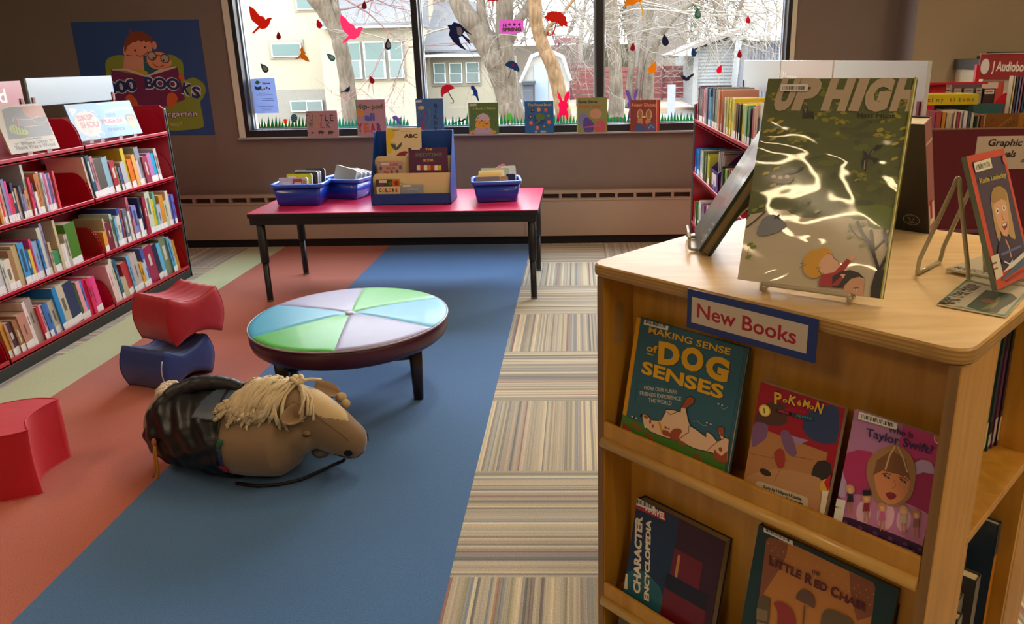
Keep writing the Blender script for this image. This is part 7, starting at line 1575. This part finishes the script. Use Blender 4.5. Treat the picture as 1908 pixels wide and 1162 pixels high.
tree('cluster of slim pale trunks in the right pane', 15.5, [([(1172, 200), (1174, 150), (1178, 100), (1172, 40), (1180, -30)], [16, 12, 13, 14, 14]), ([(1186, 200), (1190, 150), (1198, 90), (1210, 30), (1220, -30)], [12, 10, 12, 14, 12]), ([(1205, 205), (1208, 150), (1212, 110), (1235, 60), (1270, 20), (1330, -20)], [24, 22, 18, 12, 9, 7])], BK1, TW, 33,
     [(1212, 90, .7, .4, 2., .03), (1235, 55, 1, .05, 2.3, .03), (1260, 25, 1., -.2, 2.3, .03), (1200, 60, .3, .7, 1.6, .025), (1290, 5, 1, -.35, 2.3, .03), (1320, -5, .9, -.5, 2., .025), (1180, 80, .5, .5, 1.3, .02)], 300, .05)
tree('grey trunk rising behind the garage roof', 25., [([(1340, 120), (1345, 60), (1338, 10), (1330, -40)], [12, 14, 18, 20]), ([(1362, 70), (1376, 20), (1392, -20)], [8, 8, 7])], BK1, TW, 41,
     [(1340, 40, .8, .4, 3.6, .04), (1340, 20, -.8, .4, 3.6, .04), (1380, 10, .8, -.1, 3.6, .04), (1400, 0, .9, -.3, 3.6, .04), (1350, 0, 1, -.2, 3.8, .04)], 260, .04)
pl_ = thing('utility_post', 'plain leaning grey post in front of the garage siding', 'post', (py(1368, 190, 18)[0], 18, gmz)); m = MB(); m.tube([py(1360, 200, 18)*A3(1, 1, 0)+A3(0, 0, gmz), py(1377, 75, 18)], .075, ST('7c7c7a'), 10); m.build('shaft', pl_)
for i, (x, s_) in enumerate(((1300, 5), (1430, 6), (860, 7), (1080, 8))):
    t_ = thing('tree', ('bare pale treetop over the garage', 'bare pale treetop at the upper right of the right pane', 'thin bare treetop behind the bungalow gable', 'thin bare tree above the red arbor')[i], 'tree', (py(x, 100, 28)[0], 28, gmz)); m = MB(); rr = random.Random(s_*11)
    b0 = py(x, 110, 28); m.tube([A3(b0[0], 28, gmz), b0, py(x+4, 40, 28)], [.16, .12, .08], TW, 7); m.build('trunk', t_); m = MB()
    for k in range(7): branches(m, py(x+4*k/7, 110-14*k, 28), (rr.uniform(-1, 1), 0, rr.uniform(.1, .8)), 4.2, .035, 5, rr, TW, [150], .02)
    m.build('branches', t_)

# thicket of bare brush and an olive evergreen far behind the fence
for i, (x0, x1, ytop, Y, col, nb, lab, knd) in enumerate(((880, 1110, 40, 33., '6a6258', 30, 'taupe thicket of bare brush far behind the shed', 'thicket'), (1120, 1300, 30, 34., '5c5a44', 34, 'olive brown thicket far behind the right pane trunks', 'thicket'), (1290, 1480, 20, 36., '6a665e', 22, 'pale thicket far behind the garage roof', 'thicket'))):
    m = MB(); rr = random.Random(90+i); mt_ = mat(col, .95, spec=.1)
    for k in range(nb): xx = x0+(x1-x0)*(k+rr.random())/nb; branches(m, py(xx, 122-rr.uniform(0, 70), Y), (rr.uniform(-.6, .6), rr.uniform(-.3, .3), 1.), 3.4, .05, 4, rr, mt_, [34], .0)
    m.box((py(x0, 120, Y)[0], Y+1, gmz), (py(x1, 120, Y)[0], Y+1.2, gmz+2.4), mt_)
    tag(m.build('thicket', None, loc='base'), lab, 'bushes', kind='stuff')
# ------------------------------------------------------------------ sky, daylight, camera
w = bpy.data.worlds.new('World'); SC.world = w; w.use_nodes = True; N = w.node_tree.nodes; L = w.node_tree.links
bg = N['Background']; bg.inputs['Strength'].default_value = 8.2
tc = N.new('ShaderNodeTexCoord'); sp = N.new('ShaderNodeSeparateXYZ'); r = N.new('ShaderNodeValToRGB'); L.new(tc.outputs['Generated'], sp.inputs[0]); L.new(sp.outputs[2], r.inputs[0])
e = r.color_ramp.elements; e[0].position = 0.; e[0].color = (.88, .88, .86, 1); e[1].position = .6; e[1].color = (.70, .79, .90, 1)
L.new(r.outputs[0], bg.inputs['Color'])
ld = bpy.data.lights.new('sky_portal', 'AREA'); ld.shape = 'RECTANGLE'; ld.size = 4.4; ld.size_y = 1.62; ld.cycles.is_portal = True
lo = bpy.data.objects.new('sky_portal', ld); COL.objects.link(lo); lo.location = (-.13, 4.47, 1.76); lo.rotation_euler = (-math.pi/2, 0, 0)
cam = bpy.data.cameras.new('camera'); co = bpy.data.objects.new('camera', cam); COL.objects.link(co)
cam.sensor_fit = 'HORIZONTAL'; cam.sensor_width = 36.; cam.lens = FPX/PX_W*36.; cam.shift_x = -(PPX-PX_W/2)/PX_W; cam.shift_y = (PPY-PX_H/2)/PX_W
cam.clip_start = .02; cam.clip_end = 300
mx = Matrix(((RT[0], UP[0], -FW[0], CAM[0]), (RT[1], UP[1], -FW[1], CAM[1]), (RT[2], UP[2], -FW[2], CAM[2]), (0, 0, 0, 1)))
co.matrix_world = mx
SC.camera = co
vs = SC.view_settings; vs.view_transform = 'Standard'; vs.look = 'None'; vs.gamma = 1.; vs.exposure = 1.08; vs.use_curve_mapping = False
SC.cycles.use_denoising = True; SC.cycles.max_bounces = 8; SC.cycles.diffuse_bounces = 4; SC.cycles.glossy_bounces = 3; SC.cycles.transparent_max_bounces = 12; SC.cycles.caustics_reflective = False; SC.cycles.caustics_refractive = False; SC.cycles.sample_clamp_indirect = 6.
for o in bpy.data.objects:
    if '_w' in o: del o['_w']
